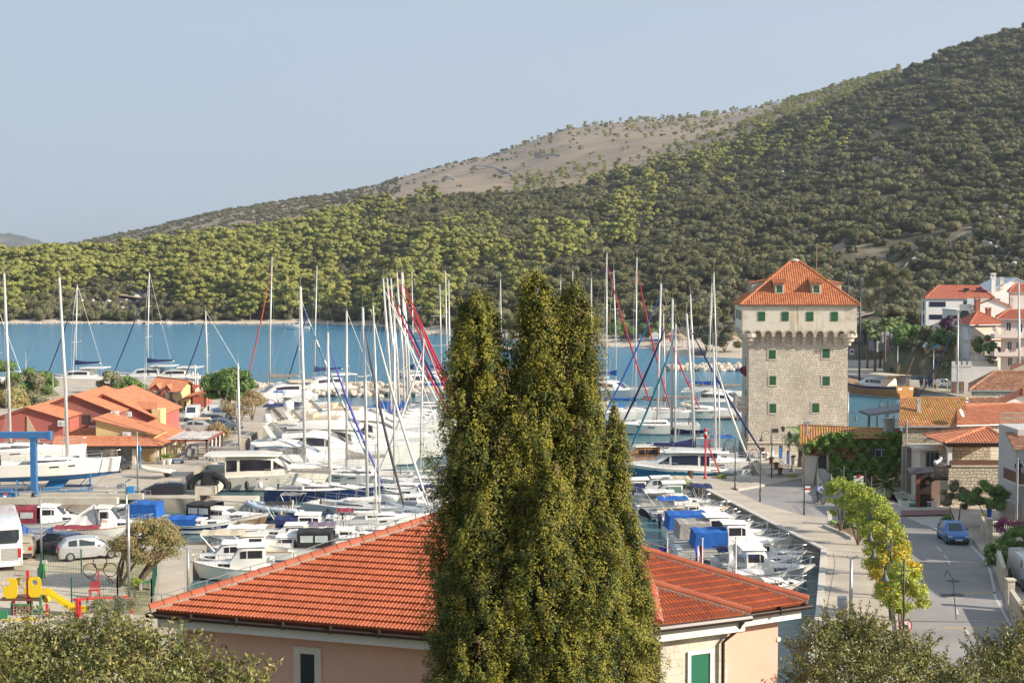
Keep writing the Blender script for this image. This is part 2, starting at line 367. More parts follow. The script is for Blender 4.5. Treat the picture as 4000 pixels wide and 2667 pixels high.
soil=mat("maquis_soil",(.08,.07,.04),(.32,.26,.18),sc=.035,rough=.95,lo=.5,hi=.68,bump=.8,bsc=.5)
tt=soil.node_tree;nn=tt.nodes;bs=nn["Principled BSDF"];old=bs.inputs["Base Color"].links[0].from_socket
sp=nn.new("ShaderNodeSeparateXYZ");gt=nn.new("ShaderNodeNewGeometry");tt.links.new(gt.outputs["Position"],sp.inputs[0]);qq=nn.new("ShaderNodeMapRange");qq.inputs[1].default_value=1.7;qq.inputs[2].default_value=2.6
tt.links.new(sp.outputs["Z"],qq.inputs[0]);xx=nn.new("ShaderNodeMix");xx.data_type='RGBA';xx.inputs[6].default_value=(.52,.44,.34,1);tt.links.new(qq.outputs[0],xx.inputs[0]);tt.links.new(old,xx.inputs[7]);tt.links.new(xx.outputs[2],bs.inputs["Base Color"])
def fC(U,V):
 ys=np.interp(U,SHORE[:,0],SHORE[:,1]);yr=np.interp(U,SKY_C[:,0],SKY_C[:,2]);Y=ys+(yr-ys)*V;z,_=hC(U,Y);return(U-2000)/F*Y,Y,z
grid("hill",soil,np.linspace(-380,4450,240),np.concatenate([[-.03,-.008],np.linspace(0,.12,49),np.linspace(.13,1.3,100)]),fC)
SKY_B=np.array([(-500,1030),(0,995),(310,948),(600,888),(880,822),(1200,772),(1360,748),(1480,727),(1550,700),(1750,645),(1900,615),(2080,553),(2200,511),(2400,483),(2700,463),(2900,435),(3200,375),(3350,330),(3700,250),(4400,120)],float)
def hB(px,Y):
 zr=zof(np.interp(px,SKY_B[:,0],SKY_B[:,1]),2000.);z0=zof(np.interp(px,SKY_C[:,0],SKY_C[:,1])+60,1150.)
 t=(Y-1150)/850.;X=(px-2000)/F*Y
 return z0+(zr-z0)*np.clip(t,0,1)**.8-np.maximum(t-1,0)*300+np.clip((1-t)*4,0,1)*(2.2*np.sin(X*.02+Y*.012)+1.5*np.sin(X*.05-Y*.03)),t
dry=mat("dry_grass_hill",(.21,.15,.095),(.30,.235,.17),sc=.02,rough=.95,bump=.6,bsc=.2)
def fB(U,V):
 Y=1150+850*V;z,_=hB(U,Y);return(U-2000)/F*Y,Y,z
grid("far_hill",dry,np.linspace(-450,4400,160),np.linspace(0,1.25,60),fB)
SKY_A=[(-400,895),(0,910),(60,914),(150,936),(192,958),(300,1000),(500,1070),(900,1080)]
def fA(U,V):
 Y=4200+700*V;zr=zof(np.interp(U,[a for a,_ in SKY_A],[c for _,c in SKY_A])+3*np.sin(U*.11),4900.);return(U-2000)/F*Y,Y,-3+(zr+3)*V
grid("distant_hill",mat("distant_wood",(.06,.07,.05),(.2,.17,.13),sc=.01,rough=.95,lo=.45,hi=.7),np.linspace(-400,900,60),np.linspace(0,1.0,12),fA)
conc=mat("quay_concrete",(.50,.43,.34),(.37,.32,.26),sc=.35,rough=.9,bump=.25,bsc=4)
wallc=mat("quay_wall",(.36,.31,.24),(.2,.17,.14),sc=.5,rough=.95,bump=.5,bsc=3)
asph=mat("old_asphalt",(.22,.205,.20),(.30,.28,.265),sc=.22,rough=.92,bump=.3,bsc=14)
asph2=mat("dark_asphalt",(.15,.145,.145),(.21,.2,.2),sc=.2,rough=.92,bump=.3,bsc=14)
gravel=mat("pale_gravel",(.46,.40,.32),(.34,.30,.21),sc=.5,rough=.98,bump=.9,bsc=14)
def slab(name,poly,z0=-2.5,z1=1.2,m=(None,None)):
 mb=MB();mb.prism(poly,z0,z1,0,1);return struct(name,mb,[m[0]or wallc,m[1]or conc])
def sheet(name,pts,m,z,px=True,kind="structure"):
 mb=MB();mb.poly([tuple(G(a,c,z))if px else(a,c,z)for a,c in pts]);return struct(name,mb,m,kind)
slab("boatyard_ground",[(-400,118),(-42,118),(-33,121.2),(-27.2,121.2),(-27.2,126),(-31,126),(-31,200),(-36,215),(-44,232),(-60,258),(-90,264),(-400,290)])
slab("car_park_ground",[(-300,56),(-15.5,56),(-16.5,66),(-21.2,92),(-21.8,102),(-30,104),(-44,105),(-300,105)],m=(None,gravel))
slab("quay",[(12,58),(17.6,80.6),(21.8,98.6),(16.7,130.6),(13.2,131.0),(13.2,135.0),(23.6,135.0),(25.0,150),(26.6,166),(45,167),(52,173),(120,176),(300,190),(300,56),(12,56)])
slab("far_quay",[(65.8,250),(71,220),(75,176.5),(320,190.5),(420,420),(70,420),(58,345),(62,290)],m=(None,conc))
slab("breakwater",[(-45,236),(0,237),(1,243),(-45,242)],z1=1.0)
slab("bathing_mole",[(33.5,298),(60,300),(60,304),(34,303)],z1=.9)
def fF(U,V):
 Y=-60+126*V;X=U*1.0;return X,Y,1.16+17*np.clip((65-Y)/64,0,3)**1.3
grid("ground",mat("bank_soil",(.16,.13,.08),(.1,.11,.05),sc=.4,rough=.95,bump=.6),np.linspace(-160,200,30),np.linspace(0,.995,40),fF)
Z1,Z2,Z3=1.204,1.208,1.212
sheet("road",[(2882,1919),(3132,1874),(3200,1890),(3420,1985),(3720,2072),(3800,2105),(3855,2160),(3905,2230),(3960,2350),(4030,2500),(4110,2690),(3540,2690),(3500,2400),(3470,2200),(3400,2080),(3250,2021),(3141,2012),(2971,1963)],asph,Z1)
linem=mat("road_paint",(.62,.60,.56),(.36,.35,.33),sc=6,rough=.9)
def strip(name,pts,wd,m,z):
 mb=MB();P=[G(a,c,z)for a,c in pts]
 for i in range(len(P)-1):
  d=(P[i+1]-P[i]).normalized();s=Vector((-d.y,d.x,0))*wd/2
  d2=(P[min(i+2,len(P)-1)]-P[max(i,0)]).normalized()
  mb.poly([P[i]-s,P[i+1]-s,P[i+1]+s,P[i]+s])
 return struct(name,mb,m)
strip("road_marking",[(3790,2128),(3835,2170),(3862,2210),(3880,2280),(3888,2330),(3925,2400),(3965,2470),(4030,2560)],.14,linem,Z2)
for a,c in(((3660,2136),(3676,2152)),((3688,2166),(3700,2180)),((3704,2190),(3710,2203)),((3728,2344),(3732,2360)),((3736,2378),(3742,2398)),((3768,2450),(3784,2476)),((3800,2520),(3815,2545))):
 strip("road_marking",[a,c],.13,linem,Z2)
yl=mat("faded_yellow",(.42,.34,.16),(.28,.25,.2),sc=4,rough=.9)
strip("road_marking",[(3752,2318),(3888,2312)],.5,yl,Z2);strip("road_marking",[(3690,2452),(3960,2448)],.5,yl,Z2);strip("road_marking",[(3740,2208),(3865,2206)],.35,yl,Z2)
seam=mat("tar_seam",.09,rough=.9)
strip("road_repair",[(3690,2250),(3700,2225),(3722,2260),(3728,2330),(3736,2420)],.07,seam,Z2);strip("road_repair",[(3560,2222),(3640,2224),(3760,2222),(3850,2226)],.06,seam,Z2)
for a,c in((3725,2268),(3740,2322),(3700,2324)):
 mb=MB();p=G(a,c,Z3);mb.poly([(p.x+.42*math.cos(k*.52),p.y+.42*math.sin(k*.52),p.z)for k in range(12)]);struct("road_patch",mb,seam)
kerbm=mat("kerb_stone",(.52,.48,.42),(.4,.36,.3),sc=1,rough=.9)
def kerb(name,pts,wd,hh,m=kerbm,close=False):
 mb=MB();P=[G(a,c,1.19)for a,c in pts]
 for i in range(len(P)-1):mb.beam(P[i]+Vector((0,0,hh/2)),P[i+1]+Vector((0,0,hh/2)),wd,hh)
 return struct(name,mb,m)
def raised(name,pts,hh,m,m2=kerbm):
 P=[G(a,c,1.19)for a,c in pts];mb=MB();mb.prism([(p.x,p.y)for p in P],1.17,1.2+hh,0,1);return struct(name,mb,[m2,m])
raised("tower_terrace",[(2996,1862),(2936,1776),(3130,1776),(3330,1790),(3330,1850),(3130,1860)],.28,conc)
raised("pavement",[(2990,1880),(3132,1862),(3140,1872),(2884,1916),(2860,1908)],.14,conc)
redp=mat("red_paving",(.24,.12,.11),(.17,.1,.1),sc=1.2,rough=.9)
raised("pavement",[(3530,2016),(3715,2012),(3715,1986),(3530,1986)],.12,kerbm)
sheet("red_path",[(3520,2012),(3712,2008),(3712,1990),(3520,1992)],redp,1.325)
raised("gravel_verge",[(3560,2034),(3716,2028),(3722,2086),(3700,2088)],.1,mat("white_gravel",(.55,.53,.5),(.4,.38,.36),sc=3,rough=.95,bump=1,bsc=20))
kerb("kerb",[(3250,2026),(3400,2084),(3470,2205),(3502,2405),(3540,2690)],.18,.13)
kerb("kerb",[(3218,2057),(3300,2090),(3330,2108)],.25,.2)
sheet("planting_bed",[(3240,2052),(3330,2050),(3420,2100),(3330,2104)],mat("planter_soil",(.14,.09,.05),(.2,.13,.07),sc=3,rough=.95),Z2)
raised("pavement",[(3800,2112),(3870,2120),(3905,2180),(3950,2300),(3990,2450),(4100,2660),(4060,2660),(3955,2440),(3920,2320),(3895,2240)],.12,conc)
joint=mat("paving_joint",.2,rough=.9)
strip("paving_joint",[(3255,2160),(3262,2200),(3225,2400),(3200,2600)],.06,joint,Z1)
mb=MB();E=[(12,58),(17.6,80.6),(21.8,98.6),(16.7,130.6)]
for i in range(3):
 a=Vector((*E[i],1.24));c=Vector((*E[i+1],1.24));mb.beam(a,c,.4,.12)
struct("quay_coping",mb,mat("pale_coping",(.58,.54,.48),(.45,.42,.37),sc=.8,rough=.9))
strip("concrete_bay",[(-100,1900),(480,1872),(760,1850)],.08,joint,Z1);strip("concrete_bay",[(300,1965),(480,1790),(560,1700)],.08,joint,Z1)
mb=MB();mb.box(-70,118.0,1.2,-33,118.7,1.75);mb.box(-70,120.6,1.2,-31.5,121.0,1.7);struct("dock_beam",mb,mat("dock_concrete",(.58,.52,.43),(.45,.39,.31),sc=.6,rough=.9,bump=.3))
mb=MB();mb.box(-27.6,123.0,1.2,-25.9,126.4,1.9);mb.box(-27.0,121.3,-2,-22.5,126,.7);struct("dock_block",mb,mat("dock_concrete",1))
sheet("path",[(612,2400),(622,2230),(640,2200),(718,2200),(724,2300),(730,2400)],conc,Z1)
gm=mat("thin_grass",(.20,.19,.08),(.36,.31,.2),sc=1.2,rough=.95,bump=.8,bsc=15)
sheet("grass_verge",[(320,2205),(560,2190),(600,2195),(610,2400),(520,2400),(470,2240),(330,2222)],gm,Z1)
sheet("sand_ground",[(-100,2260),(160,2245),(460,2240),(530,2420),(300,2480),(-150,2500)],mat("play_sand",(.52,.45,.36),(.42,.36,.28),sc=1,rough=.98,bump=.6,bsc=18),Z1)
mb=MB();rp_=[(-75,250),(-66,240),(-58,238),(-52,244),(-48,252)]
def slope(name,pts,m):
 mb=MB();mb.poly(pts);return struct(name,mb,m)
slope("coast_road",[W(60,1602,232),W(140,1508,249),W(215,1503,251),W(330,1512,249),W(440,1540,243),W(470,1580,236),W(350,1604,231),W(200,1610,230)],asph2)
mb=MB();P=[(1215,1264),(1300,1263.5),(1420,1267),(1500,1272)];
for i in range(3):mb.poly([G(*P[i],.05),G(*P[i+1],.05),G(*P[i+1],.05)+Vector((0,16,2.3)),G(*P[i],.05)+Vector((0,16,2.3))])
struct("cove_beach",mb,mat('beach_pebbles',(.62,.53,.42),(.5,.43,.34),sc=.12,rough=.97,bump=.6,bsc=2))
pathm=mat("dirt_path",(.45,.36,.26),(.36,.28,.2),sc=.3,rough=.97)
def hillpath(pts,wd):
 mb=MB();P=[hit(a,c)+Vector((0,0,.9))for a,c in pts]
 for i in range(len(P)-1):
  d=(P[i+1]-P[i]);d.z=0;d.normalize();s=Vector((-d.y,d.x,0))*wd/2
  mb.poly([P[i]-s,P[i+1]-s,P[i+1]+s,P[i]+s])
 struct("dirt_path",mb,pathm)
hillpath([(470,1160),(540,1168),(640,1180),(730,1200)],5);hillpath([(440,1085),(425,1105),(440,1135),(480,1160)],5);hillpath([(345,1110),(385,1145)],6);hillpath([(840,1240),(900,1248)],5)
hillpath([(3280,1262),(3330,1248),(3400,1232),(3510,1216)],7);hillpath([(3610,980),(3560,1030),(3500,1110),(3440,1200)],2.2)
def rocks(name,pos,m):
 mb=MB()
 for p,r_ in pos:
  n_=6;a0=random.random()*6;rings=[]
  for zz,rr in((-.5,.75),(.05,1.0),(.5,.75),(.75,.25)):
   rings.append([(p[0]+r_*rr*random.uniform(.7,1.2)*math.cos(a0+6.283*k/n_)*1.2,p[1]+r_*rr*random.uniform(.7,1.2)*math.sin(a0+6.283*k/n_),p[2]+r_*zz*random.uniform(.8,1.2))for k in range(n_)])
  mb.loft(rings)
 return struct(name,mb,m,"stuff")
rockm=mat("limestone_rock",(.42,.35,.27),(.6,.53,.45),sc=.8,rough=.95)
pos=[]
for k in range(900):
 px=random.uniform(-60,1720);ys=float(np.interp(px,SHORE[:,0],SHORE[:,1]));big=.9 if 560<px<660 else(.65 if px>1500 else .45)
 Y=ys+random.gauss(.3,.9);pos.append((((px-2000)/F*Y,Y,random.uniform(-.1,.35)),random.uniform(.3,1.0)*big*(1.6 if random.random()<.12 else 1)))
rocks("shore_rocks",pos,rockm)
pos=[((random.uniform(-45,1.5),243+random.gauss(0,.9),random.uniform(.5,1.5)),random.uniform(.4,.85))for _ in range(420)]
pos+=[((random.uniform(-34,0),236+random.gauss(0,.5),random.uniform(.0,.9)),random.uniform(.35,.7))for _ in range(160)]
pos+=[((random.uniform(33,60),298.4+random.gauss(0,.8),random.uniform(.0,.7)),random.uniform(.4,.9))for _ in range(260)]
pos+=[((random.uniform(33,60),303.4+random.gauss(0,.6),random.uniform(.4,1.0)),random.uniform(.4,.7))for _ in range(120)]
pos+=[((random.uniform(-9,12),372+random.gauss(0,1),random.uniform(-.1,.8)),random.uniform(.4,.9))for _ in range(90)]
rocks("breakwater_rocks",pos,rockm)
pos=[]
for k in range(420):
 a,c,sa,sc_=random.choice(((450,1170,120,35),(3030,690,60,30),(3350,610,120,20),(2700,640,300,40),(2150,870,60,10),(3900,900,60,80),(640,1225,60,10)))
 px=random.gauss(a,sa);py=random.gauss(c,sc_);p=hit(px,py);pos.append(((p.x,p.y,p.z+.3),random.uniform(.5,1.6)))
rocks("rock_outcrops",pos,mat("grey_limestone",(.45,.41,.37),(.55,.51,.46),sc=.5,rough=.95))
#  woods on the hills
pinem=mat("pine_needles",(.32,.315,.08),(.22,.235,.065),sc=.5,rough=.8,rnd=.22,isl=.2,trans=.06,spec=.2)
oakm=mat("oak_leaves",(.128,.118,.052),(.082,.085,.040),sc=.6,rough=.85,rnd=.5,isl=.2,spec=.15)
olivem=mat("olive_leaves",(.19,.185,.105),(.14,.14,.08),sc=.6,rough=.85,rnd=.25,isl=.2,spec=.15)
barkm=mat("pine_bark",(.13,.09,.06),(.2,.15,.11),sc=4,rough=.95)
def pine_crown(seed,h=8.5,r=3.2):
 g=np.random.default_rng(seed);P=[];Q=[];SO=[]
 for k in range(17):
  a=g.uniform(0,6.283);zz=g.uniform(.32,.98);rr=r*math.sqrt(max(.05,1-((zz-.55)/.55)**2))*g.uniform(.35,.95)
  c=(rr*math.cos(a),rr*math.sin(a),h*zz);s=g.uniform(.9,1.5)*(1.15-.35*zz)
  p,d=blob(c,(s,s,s*.75),62,g,.75,-.45);P.append(p);Q.append(d);SO.append((c,(s*.82,s*.82,s*.6)))
 P=np.concatenate(P);Q=np.concatenate(Q);Q[:,2]+=.25
 return leaves("crown",P,Q,.3,pinem,.6,jit=.4,rng=g,asobj=False,solid=SO)
def bush_crown(seed,m,r=2.6,h=3.2,nl=11,n=62,s=.24):
 g=np.random.default_rng(seed);P=[];Q=[];SO=[]
 for k in range(nl):
  a=g.uniform(0,6.283);rr=r*math.sqrt(g.uniform(0,1))*.72;zz=h*g.uniform(.25,.72)
  q=g.uniform(.8,1.35)*r/2.6;p,d=blob((rr*math.cos(a),rr*math.sin(a),zz),(q,q,q*.85),n,g,.78,-.35);P.append(p);Q.append(d);SO.append(((rr*math.cos(a),rr*math.sin(a),zz),(q*.84,q*.84,q*.7)))
 return leaves("crown",np.concatenate(P),np.concatenate(Q),s,m,.6,jit=.4,rng=g,asobj=False,solid=SO)
PM=[pine_crown(100+k,*a)for k,a in enumerate(((8.5,3.2),(9.5,3.0),(7.5,3.4),(9,2.7)))]
OM=[bush_crown(200+k,oakm,*a)for k,a in enumerate(((2.7,3.4),(2.3,3.0),(3.0,3.8)))]
VM=[bush_crown(300+k,olivem,*a)for k,a in enumerate(((2.2,3.2),(2.5,3.6)))]
tb=MB();tb.tube([(0,0,-.6),(.15,.1,2.2),(-.1,.2,4.6),(.1,0,6.5)],[.2,.16,.12,.05],6)
for k in range(5):a=k*1.3;tb.tube([(0,.1,3+.6*k),(1.5*math.cos(a),1.5*math.sin(a),4.2+.6*k)],[.07,.03],4)
TRK=tb.mesh("trunk",barkm)
tb=MB();tb.tube([(0,0,-.5),(.1,.1,.8),(0,.1,1.9)],[.16,.12,.05],5)
for k in range(4):a=k*1.6;tb.tube([(.05,.1,.7),(.9*math.cos(a),.9*math.sin(a),1.8)],[.06,.03],4)
TRB=tb.mesh("trunk",barkm)
def plant(name,crown,trunk,p,rz,sc,label,cat,group):
 r=thing(name,label,cat,p,rz,group);r.scale=(sc,sc,sc*random.uniform(.9,1.12))
 link("crown",crown,r);link("trunk",trunk,r);return r
PB=[(150,1030,300,120,1),(500,1010,260,70,1),(860,1060,230,130,1),(1150,950,240,120,.95),(1350,830,160,60,.8),(1100,1180,220,70,1),(1600,1180,160,90,.8),(1520,790,120,40,.6),(1900,1000,120,60,.5),(1990,740,70,30,.8),(2450,640,90,50,.75),(2620,620,120,60,.8),(2800,590,130,60,.95),(2960,560,90,50,.8),(3230,540,60,30,.6),(2470,855,80,35,.9),(2410,950,50,30,.9),(2230,990,60,45,.7),(2110,1010,50,40,.5),(3600,415,25,18,.7),(1840,920,50,25,.5),(1700,1010,80,70,.55),(2290,730,40,25,.6),(2580,760,90,30,.4),(2800,740,60,25,.5),(1650,1255,70,30,1),(3300,615,60,20,.5),(1790,1020,60,60,.5),(2060,1140,80,60,.3)]
CLEAR=[(450,1185,150,38),(650,1215,60,25),(470,1120,55,25),(3030,690,50,22),(3545,1050,14,60),(3350,620,60,12)]
OLV=[(450,1200,190,45,1.2),(3480,1110,190,90,1.2),(3850,980,170,110,.75),(3350,640,250,60,.5),(3700,700,120,60,.5),(3150,980,120,50,.55),(2750,1200,250,60,.5),(2900,1060,120,60,.4),(1300,1190,120,25,.8),(3600,640,120,60,.5)]
def gsum(L_,px,py):return np.max([w_*np.exp(-.5*(((px-a)/sa)**2+((py-c)/sb)**2)**1.5)for a,c,sa,sb,*q in L_ for w_ in[(q[0]if q else 1)]],0)
g=np.random.default_rng(11);NN=18000
px=g.uniform(-120,4150,NN);ys=np.interp(px,SHORE[:,0],SHORE[:,1]);yr=np.interp(px,SKY_C[:,0],SKY_C[:,2])+25
Yv=np.sqrt(ys**2+(yr**2-ys**2)*g.uniform(0,1,NN));zv,tv=hC(px,Yv);pyv=1066-(zv-HC)/Yv*F;xv=(px-2000)/F*Yv
keep=(tv>np.interp(px,[0,1200,1500,2300,2600,3300,4000],[.012,.012,.01,.05,.075,.085,.085]))&(g.uniform(0,1,NN)>gsum(CLEAR,px,pyv)*.9)
keep&=~((px>3230)&(px<3600)&(pyv>1205));keep&=~((px>3560)&(pyv>1165))
keep&=~((px<720)&(pyv>1120)&(g.uniform(0,1,NN)<.35))
keep&=(np.sin(xv*.031+1.3*np.sin(Yv*.017))*np.sin(Yv*.023+xv*.011)+.35*np.sin(xv*.11)*np.sin(Yv*.083))+g.normal(0,.25,NN)>np.interp(px,[1200,2600,3400],[-1.6,-1.1,-.78])
px,Yv,zv,pyv,xv=px[keep],Yv[keep],zv[keep],pyv[keep],xv[keep];n_=len(px)
pp=gsum(PB,px,pyv);ol=gsum(OLV,px,pyv);u=g.uniform(0,1,n_)
kind=np.where(u<ol*.75,2,np.where(g.uniform(0,1,n_)<pp*.9,0,np.where(g.uniform(0,1,n_)<.12,2,1)))
thin=(kind==0)&(g.uniform(0,1,n_)<.62);sel=~thin;px,Yv,zv,pyv,xv,kind=[q[sel]for q in(px,Yv,zv,pyv,xv,kind)];n_=len(px)
scl=g.uniform(.45,1.0,n_)**.8*g.uniform(.8,1.5,n_)*np.where(kind==0,1.25,np.where(kind==2,1.15,np.interp(Yv,[350,1100],[1.2,1.55])))
order=np.argsort(Yv);indiv=np.zeros(n_,bool)
seen=((px>-30)&(px<4030))
pi_=[i for i in order if kind[i]==0 and seen[i]][:230];oi_=[i for i in order if kind[i]==1 and seen[i]][:150];vi_=[i for i in order if kind[i]==2 and seen[i]][:130]
for i in pi_:plant("pine_tree",PM[i%4],TRK,(xv[i],Yv[i],zv[i]-.2),g.uniform(0,6.28),scl[i],"light green pine tree in the shore wood across the bay","pine tree","pines in the wood across the bay");indiv[i]=True
for i in oi_:plant("holm_oak",OM[i%3],TRB,(xv[i],Yv[i],zv[i]-.3),g.uniform(0,6.28),scl[i],"dark bushy holm oak low on the slope across the bay","oak tree","dark oaks low on the slope across the bay");indiv[i]=True
for i in vi_:plant("olive_tree",VM[i%2],TRB,(xv[i],Yv[i],zv[i]-.2),g.uniform(0,6.28),scl[i],"grey green olive tree on the slope across the bay","olive tree","olive trees on the slope across the bay");indiv[i]=True
rest=~indiv
m2=9000;qx=g.uniform(150,3500,m2);qY=np.sqrt(1150**2+(2010**2-1150**2)*g.uniform(0,1,m2));qz,qt=hB(qx,qY);qpy=1066-(qz-HC)/qY*F;cs=np.interp(qx,SKY_C[:,0],SKY_C[:,1])
dens=np.where(qx<1420,1.0,np.where(qx<1560,.5,.07));dens=np.where((qx>2000)&(qpy>cs-70-.05*np.abs(qx-2500)),.8,dens);dens=np.where((qx>1550)&(qt>.93),.35,dens);dens=np.where((qx>2350)&(qx<2800)&(qpy<520),.3,dens)
qk=(g.uniform(0,1,m2)<dens)&(qpy<cs+12)
qx,qY,qz,qpy=qx[qk],qY[qk],qz[qk],qpy[qk];qkind=np.where((qx>2000)&(g.uniform(0,1,len(qx))<.6),0,1)
PX=np.concatenate([xv[rest],(qx-2000)/F*qY]);PY=np.concatenate([Yv[rest],qY]);PZ=np.concatenate([zv[rest],qz])-.25
PK=np.concatenate([kind[rest],qkind]);PS=np.concatenate([scl[rest],g.uniform(.45,1.0,len(qx))])
protos=[D.objects.new("woods_"+a,me)for a,me in(("pine",PM[0]),("pine_broad",PM[2]),("oak",OM[0]),("oak_broad",OM[2]),("olive",VM[0]))]
def gn_scatter(name,P,kinds,scales,rots,protos):
 me=D.meshes.new(name);n=len(P);me.vertices.add(n);me.vertices.foreach_set("co",P.astype(np.float32).ravel())
 for an,ty,arr in(("kind_index",'INT',kinds.astype(np.int32)),("size",'FLOAT',scales.astype(np.float32)),("turn",'FLOAT',rots.astype(np.float32))):
  a=me.attributes.new(an,ty,'POINT');a.data.foreach_set("value",arr)
 o=link(name,me);o["kind"]="stuff";t=D.node_groups.new(name,'GeometryNodeTree')
 t.interface.new_socket("Geometry",in_out='INPUT',socket_type='NodeSocketGeometry');t.interface.new_socket("Geometry",in_out='OUTPUT',socket_type='NodeSocketGeometry')
 n=t.nodes;l=t.links.new;gi=n.new("NodeGroupInput");go=n.new("NodeGroupOutput");j=n.new("GeometryNodeJoinGeometry")
 for p in reversed(protos):
  q=n.new("GeometryNodeObjectInfo");q.inputs[0].default_value=p;ti=n.new("GeometryNodeGeometryToInstance");l(q.outputs["Geometry"],ti.inputs[0]);l(ti.outputs[0],j.inputs[0])
 def at(nm,ty):
  a=n.new("GeometryNodeInputNamedAttribute");a.data_type=ty;a.inputs[0].default_value=nm;return a.outputs[0]
 i=n.new("GeometryNodeInstanceOnPoints");l(gi.outputs[0],i.inputs["Points"]);l(j.outputs[0],i.inputs["Instance"]);i.inputs["Pick Instance"].default_value=True
 l(at("kind_index",'INT'),i.inputs["Instance Index"]);l(at("size",'FLOAT'),i.inputs["Scale"]);cx_=n.new("ShaderNodeCombineXYZ");l(at("turn",'FLOAT'),cx_.inputs[2]);l(cx_.outputs[0],i.inputs["Rotation"])
 l(i.outputs[0],go.inputs[0]);md=o.modifiers.new("scatter",'NODES');md.node_group=t;return o
ki=np.where(PK==0,g.integers(0,2,len(PK)),np.where(PK==1,2+g.integers(0,2,len(PK)),4))
gn_scatter("woods",np.stack([PX,PY,PZ],1),ki,PS,g.uniform(0,6.28,len(PK)),protos)
def stonewall(pts,fn,label):
 mb=MB();P=[fn(a,c)for a,c in pts]
 for i in range(len(P)-1):mb.beam(P[i]+Vector((0,0,.5)),P[i+1]+Vector((0,0,.5)),.9,1.6)
 one("dry_stone_wall",mb,mat("grey_limestone",1),label,"stone wall")
def hitB(px,py):
 for k in range(300):
  Y=1160+840*k/300;z=float(hB(np.array(px,float),Y)[0])
  if z>=zof(py,Y):break
 return Vector(((px-2000)/F*Y,Y,z))
stonewall([(1930,600),(2010,598),(2100,600),(2190,612)],hitB,"upper dry stone wall crossing the bare brown hill")
stonewall([(1850,652),(1920,655),(1990,678),(2030,700)],hitB,"lower dry stone wall bending down the bare brown hill")
stonewall([(1745,690),(1780,706)],hitB,"short dry stone wall at the foot of the bare brown hill")
stonewall([(3630,960),(3580,1010),(3545,1060)],hit,"pale dry stone wall climbing the slope beside a dirt track")
#  buildings
T_OR=tilemat("orange_roof_tile",[(.37,.098,.042),(.42,.12,.055),(.33,.082,.036)],.16,rough=.55)
T_TW=tilemat("tower_roof_tile",[(.44,.15,.065),(.50,.2,.09),(.37,.12,.05),(.46,.165,.07)],.18)
T_MR=tilemat("yard_roof_tile",[(.48,.18,.09),(.52,.22,.12),(.43,.15,.08)],.15)
T_OLD=tilemat("old_roof_tile",[(.42,.17,.08),(.52,.26,.13),(.33,.13,.07),(.48,.2,.09)],.3,moss=(.36,.22,.05),mossamt=.6)
T_BR=tilemat("brown_roof_tile",[(.36,.15,.08),(.45,.24,.14),(.27,.12,.07),(.5,.3,.18)],.3,moss=(.2,.17,.12),mossamt=.5)
T_RED=tilemat("red_roof_tile",[(.44,.13,.07),(.5,.17,.1),(.38,.11,.06)],.15)
T_CAP=mat("ridge_cap_tile",(.44,.12,.055),(.35,.09,.04),sc=2,rough=.6,isl=.1)
mortar=mat("ridge_mortar",(.48,.42,.36),(.34,.28,.23),sc=8,rough=.95,bump=.8)
whitep=mat("white_paint",(.78,.76,.72),(.70,.67,.62),sc=.6,rough=.7)
cream=mat("cream_plaster",(.66,.60,.50),(.58,.51,.42),sc=.4,rough=.9,bump=.1)
greysh=mat("grey_plaster",(.50,.47,.43),(.36,.33,.29),sc=.5,rough=.9,bump=.2)
gutterm=mat("brown_gutter",(.045,.028,.022),rough=.4)
greenp=mat("green_shutter",(.025,.125,.045),(.02,.10,.04),sc=2,rough=.6)
dkgreen=mat("dark_green_shutter",(.02,.07,.05),rough=.6)
glassm=mat("window_glass",(.03,.04,.05),rough=.08,spec=.8)
woodm=mat("brown_wood",(.16,.075,.035),(.11,.05,.025),sc=3,rough=.7,stretch=(1,1,6))
steel=mat("galvanised_steel",(.42,.43,.44),(.34,.35,.36),sc=3,rough=.45,metal=.6)
darkm=mat("dark_iron",(.035,.035,.035),rough=.5)
whiteplastic=mat("white_plastic",.72,rough=.4)
palestone=mat("pale_dressed_stone",(.62,.55,.45),(.52,.45,.36),sc=1.5,rough=.9,bump=.3)
def wallpoly(name,poly,z0,z1,m,parent):
 mb=MB();mb.prism(poly,z0,z1);return obj(name,mb,m,parent)
